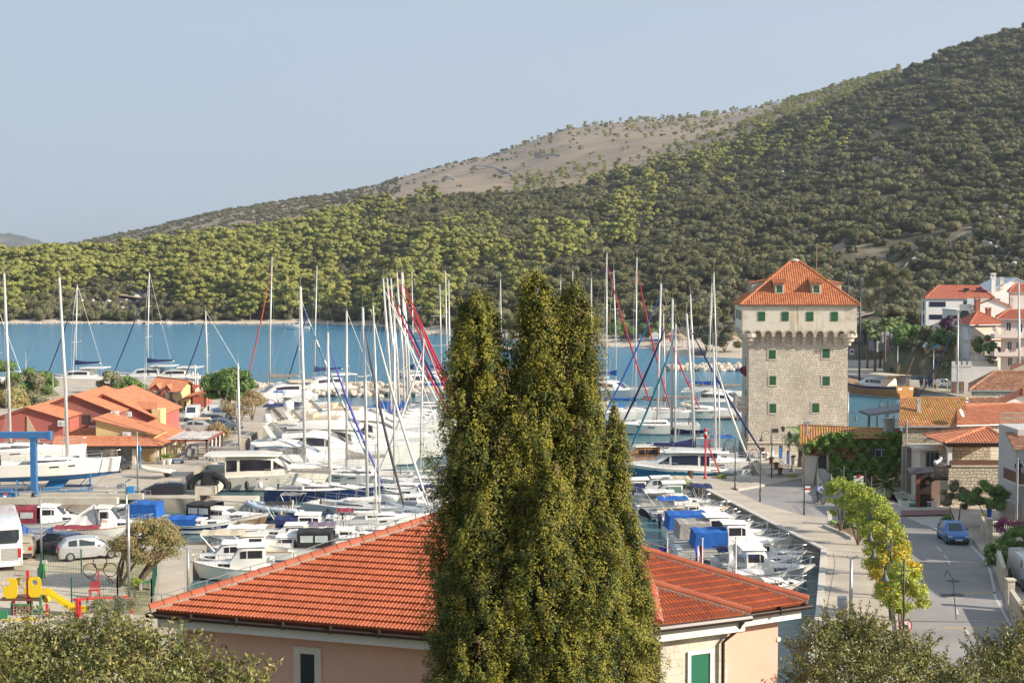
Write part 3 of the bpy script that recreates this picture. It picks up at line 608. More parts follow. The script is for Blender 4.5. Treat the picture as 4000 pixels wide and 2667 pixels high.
def shutters(parent,x,y,z,w,h,m=greenp,frame=palestone,fw=.14,d=(1,0),nrm=(0,-1),name="window"):
 """stone surround with a closed pair of board shutters; (x,y,z) centre on the wall face"""
 dx=Vector((d[0],d[1],0));nv=Vector((nrm[0],nrm[1],0));c=Vector((x,y,z))
 def bx(mb,a0,a1,z0,z1,o0,o1):
  P=[c+dx*a+nv*o for o in(o0,o1)for a in(a0,a1)]
  i=len(mb.v);mb.v+=[tuple(P[k]+Vector((0,0,zz)))for zz in(z0,z1)for k in(0,1,3,2)]
  for q in((0,3,2,1),(4,5,6,7),(0,1,5,4),(1,2,6,5),(2,3,7,6),(3,0,4,7)):mb.f.append(tuple(i+k for k in q));mb.m.append(0)
 fr=None
 if frame is not None:
  mb=MB();bx(mb,-w/2-fw,-w/2,-h/2-fw,h/2+fw,-.05,.035);bx(mb,w/2,w/2+fw,-h/2-fw,h/2+fw,-.05,.035)
  bx(mb,-w/2,w/2,h/2,h/2+fw,-.05,.032);bx(mb,-w/2,w/2,-h/2-fw,-h/2,-.05,.05)
  fr=obj(name,mb,frame,parent)
 for s_ in(-1,1):
  mb=MB();k=3
  for i in range(k):
   a0=s_*(w/2)*i/k;a1=s_*(w/2)*(i+1)/k;lo,hi=min(a0,a1)+.006,max(a0,a1)-.006;bx(mb,lo,hi,-h/2+.01,h/2-.01,-.03,.05+.004*(i%2))
  for zz in(-h*.33,h*.33):bx(mb,min(0,s_*w/2)+.02,max(0,s_*w/2)-.02,zz-.03,zz+.03,.05,.068)
  obj("shutter",mb,m,fr or parent)
def window(parent,x,y,z,w,h,d=(1,0),nrm=(0,-1),frame=None,pane=None,fw=.07,bars=1):
 dx=Vector((d[0],d[1],0));nv=Vector((nrm[0],nrm[1],0));c=Vector((x,y,z));mb=MB()
 def bar(mb,a0,a1,z0,z1,o0,o1):
  i=len(mb.v);P=[c+dx*a+nv*o for o in(o0,o1)for a in(a0,a1)]
  mb.v+=[tuple(P[k]+Vector((0,0,zz)))for zz in(z0,z1)for k in(0,1,3,2)]
  for q in((0,3,2,1),(4,5,6,7),(0,1,5,4),(1,2,6,5),(2,3,7,6),(3,0,4,7)):mb.f.append(tuple(i+k for k in q));mb.m.append(0)
 bar(mb,-w/2-fw,-w/2,-h/2-fw,h/2+fw,-.05,.06);bar(mb,w/2,w/2+fw,-h/2-fw,h/2+fw,-.05,.06);bar(mb,-w/2,w/2,h/2,h/2+fw,-.05,.055);bar(mb,-w/2,w/2,-h/2-fw,-h/2,-.05,.07)
 for k in range(bars):a=-w/2+w*(k+1)/(bars+1);bar(mb,a-.025,a+.025,-h/2,h/2,-.02,.035)
 f=obj("window",mb,frame or whitep,parent);mb=MB();bar(mb,-w/2,w/2,-h/2,h/2,-.03,.012);obj("pane",mb,pane or glassm,f);return f
def roof(parent,planes,m,rib=.2,course=.38,amp=.035,caps=(),capm=None,capr=.11,name="roof",thick=None,under=None):
 mb=MB()
 for p in planes:rib_roof(mb,p,rib,course,amp)
 for p in planes:mb.poly([Vector(q)-Vector((0,0,.03))for q in p]);
 r_=obj(name,mb,m,parent)
 if caps:
  mb=MB()
  for a,c in caps:ridge_caps(mb,a,c,capr)
  obj("ridge",mb,capm or m,r_)
 return r_
# - the house close by, with the hipped orange roof
H=thing("house","peach house close by with a broad hipped orange tile roof and brown gutters","house",(0,0,0))
A=Vector((-10.2,39.7,11.0));E_=Vector((.51,36.3,11.0));D_=Vector((8.56,40.75,11.0));Ap=W(1886,1967,44.0);Bk=Vector((-1.5,54,11.0))
r_=None;mb=MB()
for p in([A,E_,Ap],[E_,D_,Ap],[D_,Bk,Ap],[Bk,A,Ap]):rib_roof(mb,p,.11,.335,.042,.055)
for p in([A,E_,Ap],[E_,D_,Ap],[D_,Bk,Ap],[Bk,A,Ap]):mb.poly([q-Vector((0,0,.05))for q in p])
roofo=obj("roof",mb,T_OR,H)
mb=MB();mm=MB()
for q in(A,E_,D_,Bk):
 ridge_caps(mb,q,Ap,.13,.4,0,8,.06);d=(Ap-q).normalized();s=d.cross(Vector((0,0,1))).normalized()
 mm.beam(q+Vector((0,0,.02)),Ap+Vector((0,0,.02)),.34,.09)
obj("ridge",mb,T_CAP,roofo);obj("mortar",mm,mortar,roofo)
mb=MB()
for q in(A,D_):
 a=q+Vector((0,0,.42));k=16
 for i in range(k):
  c=q.lerp(Ap,(i+.5)/k);mb.tube([c+Vector((0,0,.12)),c+Vector((0,0,.36))],.016,5)
 mb.tube([q.lerp(Ap,0)+Vector((0,0,.36))]+[q.lerp(Ap,i/k)+Vector((0,0,.36-.02*(i%2)))for i in range(1,k+1)],.013,5)
obj("lightning_conductor",mb,steel,roofo)
def inset(P,d):
 n_=len(P);out=[]
 for i in range(n_):
  a,c,e=Vector(P[i-1][:2]),Vector(P[i][:2]),Vector(P[(i+1)%n_][:2]);d1=(c-a).normalized();d2=(e-c).normalized();n1=Vector((-d1.y,d1.x));n2=Vector((-d2.y,d2.x))
  bis=(n1+n2);bis/=(1+n1.dot(n2));out.append(c+bis*d)
 return out
EV=[A,E_,D_,Bk];Pw=inset(EV,.55);Pf=inset(EV,.12);Pg=inset(EV,-.06)
peach=mat("peach_plaster",(.68,.415,.32),(.64,.385,.295),sc=1.2,rough=.92,bump=.08,bsc=40)
wallpoly("wall",Pw,1.5,10.6,peach,H)
fasc=wallpoly("fascia",Pf,10.52,10.86,whitep,H)
mb=MB()
for i in range(4):
 a=Vector((*Pg[i],10.9));c=Vector((*Pg[(i+1)%4],10.9));d=(c-a).normalized();o=Vector((-d.y,d.x,0))
 ring=lambda p:[p+(-o)*(.085*math.cos(t))+Vector((0,0,-.1*math.sin(t)))for t in[math.pi*k/6 for k in range(7)]]+[p+o*.07+Vector((0,0,.02)),p-o*.07+Vector((0,0,.02))]
 mb.loft([ring(a),ring(c)])
 for k in range(1,8):q=a.lerp(c,k/8);mb.beam(q-d*.02,q+d*.02,.2,.22)
obj("gutter",mb,gutterm,H)
dA=(E_-A).normalized();nA=Vector((dA.y,-dA.x,0));a0=Vector((*Pw[0],0));a1=Vector((*Pw[1],0));dw=(a1-a0).normalized();nw=Vector((dw.y,-dw.x,0))
def onwall(px,py,a0,a1):
 d=ray(px,py);e=a1-a0;nn=Vector((e.y,-e.x,0));t=(a0-Vector((0,0,HC))).dot(nn)/d.dot(nn);return Vector((0,0,HC))+d*t
c=onwall(1203,2527,a0,a1);wt=c.z;mb=MB()
cx_=c-nw*0;zc=wt-.75
window(H,c.x,c.y,zc,.44,1.16,(dw.x,dw.y),(nw.x,nw.y),frame=mat("pale_window_stone",(.66,.62,.55),(.58,.54,.47),sc=3,rough=.9),fw=.19,bars=0)
c=onwall(3040,2495,Vector((*Pw[1],0)),Vector((*Pw[2],0)));d2=Vector((*(Pw[2]-Pw[1]),0)).normalized();n2=Vector((d2.y,-d2.x,0))
mb=MB();mb.tube([c-n2*.02,c+n2*.03],.075,14);obj("vent_cover",mb,cream,H)
Q1=Vector((6.55,38.75,11.12));dq=Vector((-.905,-.425,0)).normalized();Q0=Q1+dq*2.95;QA=W(2540,2285,39.55);Q2=Q0+Vector((-1.9,.75,0));Q3=Q1+Vector((-.5,1.2,0))
mb=MB();rib_roof(mb,[Q0,Q1,QA],.11,.335,.042,.055);rib_roof(mb,[Q2,Q0,QA],.11,.335,.042,.055);rib_roof(mb,[Q1,Q3,QA],.11,.335,.042,.055)
for p in([Q0,Q1,QA],[Q2,Q0,QA]):mb.poly([q-Vector((0,0,.05))for q in p])
br=obj("bay_roof",mb,T_OR,H);mb=MB();mm=MB()
for q in(Q0,Q1):ridge_caps(mb,q,QA,.13,.4,0,8,.06);mm.beam(q+Vector((0,0,.02)),QA+Vector((0,0,.02)),.34,.09)
obj("ridge",mb,T_CAP,br);obj("mortar",mm,mortar,br)
nq=Vector((-dq.y,dq.x,0));nq=nq if nq.y<0 else-nq
b0=Q0-nq*.42-dq*.35;b1=Q1-nq*.42+dq*.45;b2=b1-nq*1.6;b3=b0-nq*1.6
clad=stonemat("split_face_cladding",(.66,.60,.50),(.58,.51,.41),(.44,.38,.30),.55,.2,.006,.0,bump=.35)
wallpoly("bay_wall",[b0[:2],b1[:2],b2[:2],b3[:2]],1.5,10.7,clad,H)
f0=Q0-nq*.1;f1=Q1-nq*.1+dq*.1;mb=MB();mb.beam(f0+Vector((0,0,-.32)),f1+Vector((0,0,-.32)),.04,.3,up=(0,0,1));mb.beam(f0+Vector((0,0,-.32)),Q2+Vector((0,.1,-.32)),.04,.3);mb.beam((f0+f1)/2-nq*.25-dq*1.3+Vector((0,0,-.45)),(f0+f1)/2-nq*.25+dq*1.3+Vector((0,0,-.45)),.5,.03);obj("bay_fascia",mb,whitep,H)
mb=MB();g0=Q0+nq*.05+Vector((0,0,-.08));g1=Q1+nq*.05+Vector((0,0,-.08));mb.tube([g0,g1],.1,8);mb.tube([g0,Q2+Vector((0,-.05,-.08))],.1,8)
pd=b1+dq*.22+nq*.12;mb.tube([g1+dq*.25+Vector((0,0,-.05)),g1+dq*.28-nq*.2+Vector((0,0,-.35)),Vector((pd.x,pd.y,10.35)),Vector((pd.x,pd.y,2.0))],.05,8)
obj("downpipe",mb,gutterm,H)
c=onwall(2733,2600,b0,b1);sh=mat("green_roller_shutter",(.02,.16,.09),rough=.5)
f=window(H,c.x,c.y,c.z-.28,.62,1.25,(-dq.x,-dq.y),(nq.x,nq.y),frame=whitep,pane=sh,fw=.1,bars=0)
mb=MB();cc=Vector((c.x,c.y,c.z-.28))
for k in range(22):z=cc.z-.6+k*.056;mb.beam(Vector((cc.x,cc.y,z))+dq*.3+nq*.02,Vector((cc.x,cc.y,z))-dq*.3+nq*.02,.02,.035)
obj("slat_blind",mb,sh,f)
# - the tower
TA=R(-5.2);TW=thing("stone_tower","square stone tower with green shutters, arched corbels and a pyramid tile roof","tower",(25.45,152.5,1.2),TA)
ts=stonemat("tower_rubble",(.76,.68,.56),(.62,.54,.43),(.40,.33,.25),.42,.26,.02,.07,bump=1.2)
Wd=10.45
mb=MB()
mb.loft([[(-.12,-.12,0),(Wd+.12,-.12,0),(Wd+.12,Wd+.12,0),(-.12,Wd+.12,0)],[(-.05,-.05,1.05),(Wd+.05,-.05,1.05),(Wd+.05,Wd+.05,1.05),(-.05,Wd+.05,1.05)],[(0,0,1.07),(Wd,0,1.07),(Wd,Wd,1.07),(0,Wd,1.07)],[(0,0,13.6),(Wd,0,13.6),(Wd,Wd,13.6),(0,Wd,13.6)]])
obj("wall",mb,ts,TW)
mb=MB();mb.tube([(-.1,-.1,1.08),(Wd+.1,-.1,1.08)],.1,8);mb.tube([(-.1,-.1,1.08),(-.1,Wd,1.08)],.1,8);obj("string_course",mb,palestone,TW)
OV=.78;zb=11.65;za=13.1;zt=15.9
plm=D.materials.new("stained_plaster");plm.use_nodes=True;t=plm.node_tree;n=t.nodes;l=t.links.new;b=n["Principled BSDF"];b.inputs["Roughness"].default_value=.92
tcn=n.new("ShaderNodeTexCoord");z1=n.new("ShaderNodeTexNoise");z1.inputs["Scale"].default_value=.55;z1.inputs["Detail"].default_value=8;z1.inputs["Roughness"].default_value=.7;l(tcn.outputs["Object"],z1.inputs[0])
r1=n.new("ShaderNodeMapRange");r1.inputs[1].default_value=.48;r1.inputs[2].default_value=.7;l(z1.outputs[0],r1.inputs[0]);x1=n.new("ShaderNodeMix");x1.data_type='RGBA';x1.inputs[6].default_value=(.72,.65,.53,1);x1.inputs[7].default_value=(.47,.39,.29,1);l(r1.outputs[0],x1.inputs[0])
mpn=n.new("ShaderNodeMapping");mpn.inputs[3].default_value=(2.2,2.2,.22);l(tcn.outputs["Object"],mpn.inputs[0]);z2=n.new("ShaderNodeTexNoise");z2.inputs["Scale"].default_value=1.0;z2.inputs["Detail"].default_value=5;l(mpn.outputs[0],z2.inputs[0])
sx=n.new("ShaderNodeSeparateXYZ");l(tcn.outputs["Object"],sx.inputs[0])
def bump1(src,c,wd):
 a=n.new("ShaderNodeMath");a.operation='SUBTRACT';a.inputs[1].default_value=c;l(src,a.inputs[0]);q=n.new("ShaderNodeMath");q.operation='ABSOLUTE';l(a.outputs[0],q.inputs[0]);r=n.new("ShaderNodeMapRange");r.inputs[1].default_value=wd;r.inputs[2].default_value=wd*.2;l(q.outputs[0],r.inputs[0]);return r.outputs[0]
m1=n.new("ShaderNodeMath");m1.operation='MULTIPLY';l(bump1(sx.outputs[0],5.0,.85),m1.inputs[0]);r2=n.new("ShaderNodeMapRange");r2.inputs[1].default_value=.38;r2.inputs[2].default_value=.56;l(z2.outputs[0],r2.inputs[0]);l(r2.outputs[0],m1.inputs[1])
x2=n.new("ShaderNodeMix");x2.data_type='RGBA';x2.inputs[7].default_value=(.36,.22,.07,1);l(m1.outputs[0],x2.inputs[0]);l(x1.outputs[2],x2.inputs[6])
r3=n.new("ShaderNodeMapRange");r3.inputs[1].default_value=.6;r3.inputs[2].default_value=.75;r3.inputs[4].default_value=.75;l(z2.outputs[0],r3.inputs[0]);x3=n.new("ShaderNodeMix");x3.data_type='RGBA';x3.inputs[7].default_value=(.3,.25,.2,1);l(r3.outputs[0],x3.inputs[0]);l(x2.outputs[2],x3.inputs[6]);l(x3.outputs[2],b.inputs["Base Color"])
mb=MB();o=OV
mb.loft([[(-o,-o,za+.35),(Wd+o,-o,za+.35),(Wd+o,Wd+o,za+.35),(-o,Wd+o,za+.35)],[(-o,-o,zt),(Wd+o,-o,zt),(Wd+o,Wd+o,zt),(-o,Wd+o,zt)]])
NB=11;span=(Wd+2*o)/NB;pw=.17
def side(fx):
 for k in range(NB):
  c0=k*span-o;cx=c0+span/2;r_=span/2-pw;K=10;zs=za-.35
  arc=[(cx-r_*math.cos(math.pi*i/K),zs+r_*math.sin(math.pi*i/K))for i in range(K+1)]
  for i in range(K):
   (u0,v0),(u1,v1)=arc[i],arc[i+1]
   mb.poly([fx(u0,o,v0),fx(u1,o,v1),fx(u1,o,za+.35),fx(u0,o,za+.35)]);mb.poly([fx(u0,o,v0),fx(u0,.0,v0),fx(u1,.0,v1),fx(u1,o,v1)])
  for u0,u1 in((c0,cx-r_),(cx+r_,c0+span)):mb.poly([fx(u0,o,zs),fx(u1,o,zs),fx(u1,o,za+.35),fx(u0,o,za+.35)]);mb.poly([fx(u0,o,zs),fx(u0,0,zs),fx(u1,0,zs),fx(u1,o,zs)])
f_front=lambda u,q,z:(u,-q,z);f_left=lambda u,q,z:(-q,u,z);f_right=lambda u,q,z:(Wd+q,u,z);f_back=lambda u,q,z:(u,Wd+q,z)
for fx in(f_front,f_left,f_right,f_back):side(fx)
obj("parapet_storey",mb,plm,TW)
def vous(fx):
 mb=MB()
 for k in range(NB):
  c0=k*span-o;cx=c0+span/2;r_=span/2-pw;K=9;zs=za-.35
  for i in range(K):
   a0=math.pi*(i+.06)/K;a1=math.pi*(i+.94)/K;ri,ro=r_-.0,r_+.17
   P=[(cx-rr*math.cos(a),zs+rr*math.sin(a))for rr,a in((ri,a0),(ri,a1),(ro,a1),(ro,a0))]
   mb.loft([[fx(u,o-.01,v)for u,v in P],[fx(u,o+.035,v)for u,v in P]])
 return mb
for fx in(f_front,f_left):obj("arch_voussoirs",vous(fx),palestone,TW)
def corbel(fx,c):
 mb=MB();zs=za-.35;hw=.16
 for i,(q,z0,z1)in enumerate(((.26,zb,zb+.36),(.52,zb+.36,zb+.72),(.78,zb+.72,zs))):
  P=[(c-hw,0),(c+hw,0),(c+hw,q),(c-hw,q)]
  prof=[(0,z0),(q*.55,z0),(q*.85,z0+.06),(q,z0+.18),(q,z1),(0,z1)]
  mb.loft([[fx(c-hw-.001*i,a,z)for a,z in prof],[fx(c+hw+.001*i,a,z)for a,z in prof]])
 return mb
for fx in(f_front,f_left,f_right):
 for k in range(1,NB):obj("corbel",corbel(fx,k*span-o),palestone,TW)
for sx_,sy_ in((-1,-1),(1,-1)):
 mb=MB();cxx=0 if sx_<0 else Wd
 for i,(q,z0,z1)in enumerate(((.3,zb-.1,zb+.3),(.64,zb+.3,zb+.7),(.94,zb+.7,za-.25))):
  ring=lambda z,rr:[(cxx+rr*math.cos(t),rr*math.sin(t),z)for t in[2*math.pi*k/14 for k in range(14)]]
  mb.loft([ring(z0,q*.8),ring(z0+.12,q),ring(z1,q)])
 obj("corner_corbel",mb,palestone,TW)
for px in(2976.5,3067,3161.5,3255):
 p=W(px,1235,151.6);lx=(p.x-25.45)/math.cos(TA)+.05;shutters(TW,lx,-o,ZP(1235,151.5)-1.2,.74,1.0,frame=None)
for k in range(4):shutters(TW,-o,1.4+k*2.3,ZP(1235,151.5)-1.2,.74,1.0,frame=None,d=(0,1),nrm=(-1,0),m=dkgreen)
sc_=700/1996
for x0,x1,y0,y1 in((725,800,48,148),(1312,1390,32,135),(733,803,337,437),(1312,1390,338,440),(733,805,646,748),(1198,1275,637,740)):
 px=2750+(x0+x1)/2*sc_;py=1350+(y0+y1)/2*sc_;p=W(px,py,152.2);shutters(TW,(p.x-25.45)/math.cos(TA),0,p.z-1.2,(x1-x0)*sc_/36.5,(y1-y0)*sc_/36.5,fw=.17)
mb=MB();p=W(3028,1681,152.3);mb.box(p.x-25.45-.35,-.03,p.z-1.2-.2,p.x-25.45+.35,.02,p.z-1.2+.2);obj("vent_grille",mb,darkm,TW)
for z,h_ in((9.4,1.2),(5.9,1.2),(3.0,1.2)):shutters(TW,0,4.0,z,.9,h_,m=dkgreen,d=(0,1),nrm=(-1,0),fw=.12)
mb=MB();mb.box(-.06,3.4,.3,.01,4.8,2.4);obj("door",mb,dkgreen,TW)
bz=ZP(1570,157)-1.2;mb=MB()
mb.box(-1.35,.35,bz-.28,0,5.6,bz);
for y in(.6,3.0,5.2):mb.box(-1.0,y,bz-.75,0,y+.35,bz-.28)
bal=obj("balcony",mb,palestone,TW)
mb=MB();mb.box(-1.38,.32,bz+.85,-1.08,5.6,bz+.98);mb.box(-1.08,.32,bz+.85,0,.6,bz+.98);mb.box(-1.36,.34,bz,-1.12,.58,bz+.85);mb.box(-.24,.34,bz,0,.58,bz+.85)
for k in range(5):mb.lathe([(.05,0),(.085,.12),(.1,.3),(.06,.55),(.09,.75),(.05,.85)],8,(-1.0+k*.17,.46,bz))
for k in range(24):mb.lathe([(.05,0),(.085,.12),(.1,.3),(.06,.55),(.09,.75),(.05,.85)],8,(-1.22,.85+k*.2,bz))
obj("balustrade",mb,palestone,bal)
re=OV+.28;ez=zt+.0;az=ZP(1018,157.5)-1.2;cxy=Wd/2;rl=.35
P0,P1,P2,P3=[Vector(q)for q in((-re,-re,ez),(Wd+re,-re,ez),(Wd+re,Wd+re,ez),(-re,Wd+re,ez))];Ra=Vector((cxy-rl+.1,cxy,az));Rb=Vector((cxy+rl+.1,cxy,az))
roofT=roof(TW,([P0,P1,Rb,Ra],[P1,P2,Rb],[P2,P3,Ra,Rb],[P3,P0,Ra]),T_TW,.24,.42,.07,caps=((P0,Ra),(P1,Rb),(Ra,Rb)),capr=.14)
mb=MB();mb.loft([[(-re+.1,-re+.1,ez-.16),(Wd+re-.1,-re+.1,ez-.16),(Wd+re-.1,Wd+re-.1,ez-.16),(-re+.1,Wd+re-.1,ez-.16)],[(-re,-re,ez-.03),(Wd+re,-re,ez-.03),(Wd+re,Wd+re,ez-.03),(-re,Wd+re,ez-.03)]]);obj("eaves",mb,mortar,TW)
mb=MB();mb.ball((cxy+.1,cxy-.15,az),(.5,.3,.2));obj("ridge_mortar",mb,mat("white_mortar",(.66,.61,.55),(.5,.44,.38),sc=4,rough=.95),roofT)
def dormer(fx,u,sl):
 """fx maps (u along the eave, depth in, z)"""
 q0=1.5;z0=ez+q0*sl+.05;w_=.52;h_=1.05;hf=h_+.3;depth=hf/sl
 mb=MB();mb.loft([[fx(u-w_,q0,z0-.1),fx(u+w_,q0,z0-.1),fx(u+w_,q0,z0+h_),fx(u-w_,q0,z0+h_)],[fx(u-w_,q0+depth,z0+h_-.2),fx(u+w_,q0+depth,z0+h_-.2),fx(u+w_,q0+depth,z0+h_+.3),fx(u-w_,q0+depth,z0+h_+.3)]])
 dm=obj("dormer",mb,plm2,TW);rm=MB();rib_roof(rm,[fx(u-w_-.2,q0-.25,z0+h_+.02),fx(u+w_+.2,q0-.25,z0+h_+.02),fx(u+w_+.2,q0+depth+.9,z0+h_+.62),fx(u-w_-.2,q0+depth+.9,z0+h_+.62)],.24,.42,.07);obj("dormer_roof",rm,T_TW,dm)
 s=MB()
 for k in range(4):s.loft([[fx(u-.3+k*.15+.01,q0-.03,z0+.1),fx(u-.165+k*.15,q0-.03,z0+.1),fx(u-.165+k*.15,q0-.03,z0+.85),fx(u-.3+k*.15+.01,q0-.03,z0+.85)],[fx(u-.3+k*.15+.01,q0,z0+.1),fx(u-.165+k*.15,q0,z0+.1),fx(u-.165+k*.15,q0,z0+.85),fx(u-.3+k*.15+.01,q0,z0+.85)]])
 obj("shutter",s,greenp,dm);fr=MB()
 for a0,a1,b0,b1 in((-.44,-.3,0,1.0),(.3,.44,0,1.0),(-.3,.3,.85,1.0),(-.3,.3,0,.1)):fr.loft([[fx(u+a0,q0-.06,z0+b0),fx(u+a1,q0-.06,z0+b0),fx(u+a1,q0-.06,z0+b1),fx(u+a0,q0-.06,z0+b1)],[fx(u+a0,q0+.02,z0+b0),fx(u+a1,q0+.02,z0+b0),fx(u+a1,q0+.02,z0+b1),fx(u+a0,q0+.02,z0+b1)]])
 obj("dormer_frame",fr,palestone,dm)
plm2=mat("dormer_plaster",(.62,.55,.45),(.5,.43,.34),sc=1.5,rough=.9)
sl=(az-ez)/(cxy+re)
dormer(lambda u,q,z:(u,-re+q,z),3.2,sl);dormer(lambda u,q,z:(u,-re+q,z),7.1,sl)
for u in(3.3,7.0):dormer(lambda u_,q,z:(-re+q,u_,z),u,sl);dormer(lambda u_,q,z:(Wd+re-q,u_,z),u,sl)
mb=MB();p=W(3143,1050,160);lx=p.x-25.45;mb.tube([(lx+.6,8.2,az-2.5),(lx+.6,8.2,ZP(950,160)-1.2)],.05,6);mb.tube([(lx+.2,8.2,ZP(1015,160)-1.2),(lx+1.0,8.2,ZP(1015,160)-1.2)],.03,5);obj("aerial",mb,mat("rusty_pole",(.3,.2,.12),rough=.8),TW)
aw=MB();P=[W(a,c,156)-Vector((25.45,152.5,1.2))for a,c in((2876,1445),(2890,1436),(2918,1437),(2920,1450),(2918,1468),(2900,1470),(2884,1458))]
aw.loft([[p for p in P],[p+Vector((.1,.9,.12))for p in P]]);obj("awning",aw,mat("maroon_cloth",(.18,.04,.06),rough=.9),TW)
#  more buildings
def onw(px,py,a0,a1):return onwall(px,py,Vector((*a0[:2],0)),Vector((*a1[:2],0)))
def house(name,label,cat,foot,z0,ze,wm_,roofspec=None,rm=None,ov=.4,rib=.24,course=.42,amp=.06,gut=None,group=None):
 c=thing(name,label,cat,(0,0,0),0,group)
 mb=MB();mb.prism([p[:2]for p in foot],z0,ze);
 if roofspec and roofspec[0]=='gable':
  k,zr=roofspec[1],roofspec[2];f=[Vector(p[:2])for p in foot];f=f[k:]+f[:k];m0=(f[0]+f[1])/2;m1=(f[2]+f[3])/2
  mb.poly([(*f[0],ze-.01),(*f[1],ze-.01),(*m0,zr-.08)]);mb.poly([(*f[2],ze-.01),(*f[3],ze-.01),(*m1,zr-.08)])
 obj("wall",mb,wm_,c)
 if roofspec:
  e=[Vector((*q,ze))for q in inset(foot,-ov)]
  if roofspec[0]=='hip':
   cc=sum(e,Vector())/4;ax=Vector((*roofspec[2],0))if len(roofspec)>2 else Vector();zr=roofspec[1];Ra=Vector((cc.x-ax.x,cc.y-ax.y,zr));Rb=Vector((cc.x+ax.x,cc.y+ax.y,zr))
   if ax.length<.01:pl=[[e[i],e[(i+1)%4],Ra]for i in range(4)];cp=[(q,Ra)for q in e]
   else:pl=[[e[0],e[1],Rb,Ra],[e[1],e[2],Rb],[e[2],e[3],Ra,Rb],[e[3],e[0],Ra]];cp=[(e[0],Ra),(e[1],Rb),(e[2],Rb),(e[3],Ra),(Ra,Rb)]
  else:
   e=e[k:]+e[:k];d=ze+(zr-ze)*0;m0=(e[0]+e[1])/2;m1=(e[2]+e[3])/2;m0.z=m1.z=zr;drop=(zr-ze)*ov/((f[0]-f[1]).length/2)
   for q in e:q.z=ze-drop
   pl=[[e[1],e[2],m1,m0],[e[3],e[0],m0,m1]];cp=[(m0,m1)]
  roof(c,pl,rm,rib,course,amp,cp,rm,rib*.55)
  mb=MB()
  for i in range(4 if roofspec[0]=='hip' else 0):mb.tube([e[i]-Vector((0,0,.06)),e[(i+1)%4]-Vector((0,0,.06))],.075,6)
  if roofspec[0]!='hip':
   for i,j in((1,2),(3,0)):mb.tube([e[i]-Vector((0,0,.06)),e[j]-Vector((0,0,.06))],.075,6)
  obj("gutter",mb,gut or steel,c)
 return c
def win(c,px,py,wp,hp,a0,a1,kind="w",**k):
 p=onw(px,py,a0,a1);d=(Vector(a1[:2])-Vector(a0[:2])).normalized();nv=Vector((d.y,-d.x));s=F/p.y;fs=abs(d.x-d.y*(px-CX)/F)
 if kind=="w":return window(c,p.x,p.y,p.z,wp/s/max(fs,.2),hp/s,(d.x,d.y),(nv.x,nv.y),**k)
 shutters(c,p.x,p.y,p.z,wp/s/max(fs,.2),hp/s,d=(d.x,d.y),nrm=(nv.x,nv.y),**k)
def PX2(px,Y):return(XP(px,Y),Y)
def chimney(c,p,w_=.5,h_=1.2,m=None):
 mb=MB();x,y,z=p;mb.box(x-w_/2,y-w_/2,z-1,x+w_/2,y+w_/2,z+h_*.7);mb.box(x-w_*.62,y-w_*.62,z+h_*.7,x+w_*.62,y+w_*.62,z+h_*.8)
 for sx,sy in((-1,-1),(1,-1),(1,1),(-1,1)):mb.box(x+sx*w_*.4-.07,y+sy*w_*.4-.07,z+h_*.8,x+sx*w_*.4+.07,y+sy*w_*.4+.07,z+h_)
 mb.box(x-w_*.6,y-w_*.6,z+h_,x+w_*.6,y+w_*.6,z+h_*1.08);return obj("chimney",mb,m or cream,c)
def ac_unit(c,p,nrm=(0,-1),s=1.0):
 mb=MB();x,y,z=p;mb.box(x-.42*s,y-.32,z-.3*s,x+.42*s,y,z+.3*s);o=obj("air_conditioner",mb,whiteplastic,c)
 mb=MB();mb.tube([(x-.1,y-.31,z),(x-.1,y-.335,z)],.22*s,12);obj("fan",mb,greysh,o)
# - boat yard: one long building of red and yellow wings
redw=mat("red_plaster",(.44,.13,.10),(.38,.11,.09),sc=.5,rough=.9);brw=mat("red_brown_plaster",(.33,.13,.105),(.28,.11,.09),sc=.5,rough=.9);yel=mat("yellow_plaster",(.66,.52,.25),(.58,.45,.21),sc=.5,rough=.9)  # brw is a darker red-brown than the other red wings
Y_=thing("yard_building","long boatyard building with red and yellow wings, tile roofs and arcade","building")
def salt(prof,Yf,Dp,m,rm,z0=1.2,nm="wing_wall",ov=.35):
 P=[W(a,c,Yf)for a,c in prof];mb=MB();ring=[(P[0].x,Yf,z0)]+[tuple(p)for p in P]+[(P[-1].x,Yf,z0)]
 mb.loft([[Vector(q)for q in ring],[Vector(q)+Vector((0,Dp,0))for q in ring]]);obj(nm,mb,m,Y_)
 pl=[]
 for i in range(len(P)-1):
  a,c=(P[i],P[i+1]);d=(c-a).normalized();a2=a-d*(ov if i==0 else 0)+Vector((0,-ov,.06));c2=c+d*(ov if i==len(P)-2 else 0)+Vector((0,-ov,.06))
  hi,lo=(a2,c2)if a2.z>c2.z else(c2,a2);b_=Vector((0,Dp+2*ov,0));pl.append([lo,lo+b_,hi+b_,hi])
 roof(Y_,pl,rm,.25,.4,.05)
 mb=MB()
 for i in range(len(P)-1):a=P[i]+Vector((0,-.2,-.06));c=P[i+1]+Vector((0,-.2,-.06));mb.beam(a,c,.16,.14)
 obj("eaves",mb,m,Y_)
salt([(-70,1652),(105,1592),(245,1634)],146.5,12,redw,T_MR)
salt([(135,1602),(285,1544),(455,1610)],152,12,brw,T_MR)
salt([(352,1572),(405,1540),(600,1628)],156,12,redw,T_MR)
salt([(374,1640),(602,1698)],145.6,5.5,yel,T_MR)
def plane(parent,pts,m,nm="roof",rib=.25,course=.4,amp=.05):
 mb=MB();rib_roof(mb,pts,rib,course,amp);mb.poly([Vector(p)-Vector((0,0,.04))for p in pts]);return obj(nm,mb,m,parent)
plane(Y_,[W(236,1704,147.0),W(378,1700,147.0),W(378,1668,150.5),W(244,1670,150.5)],T_MR)
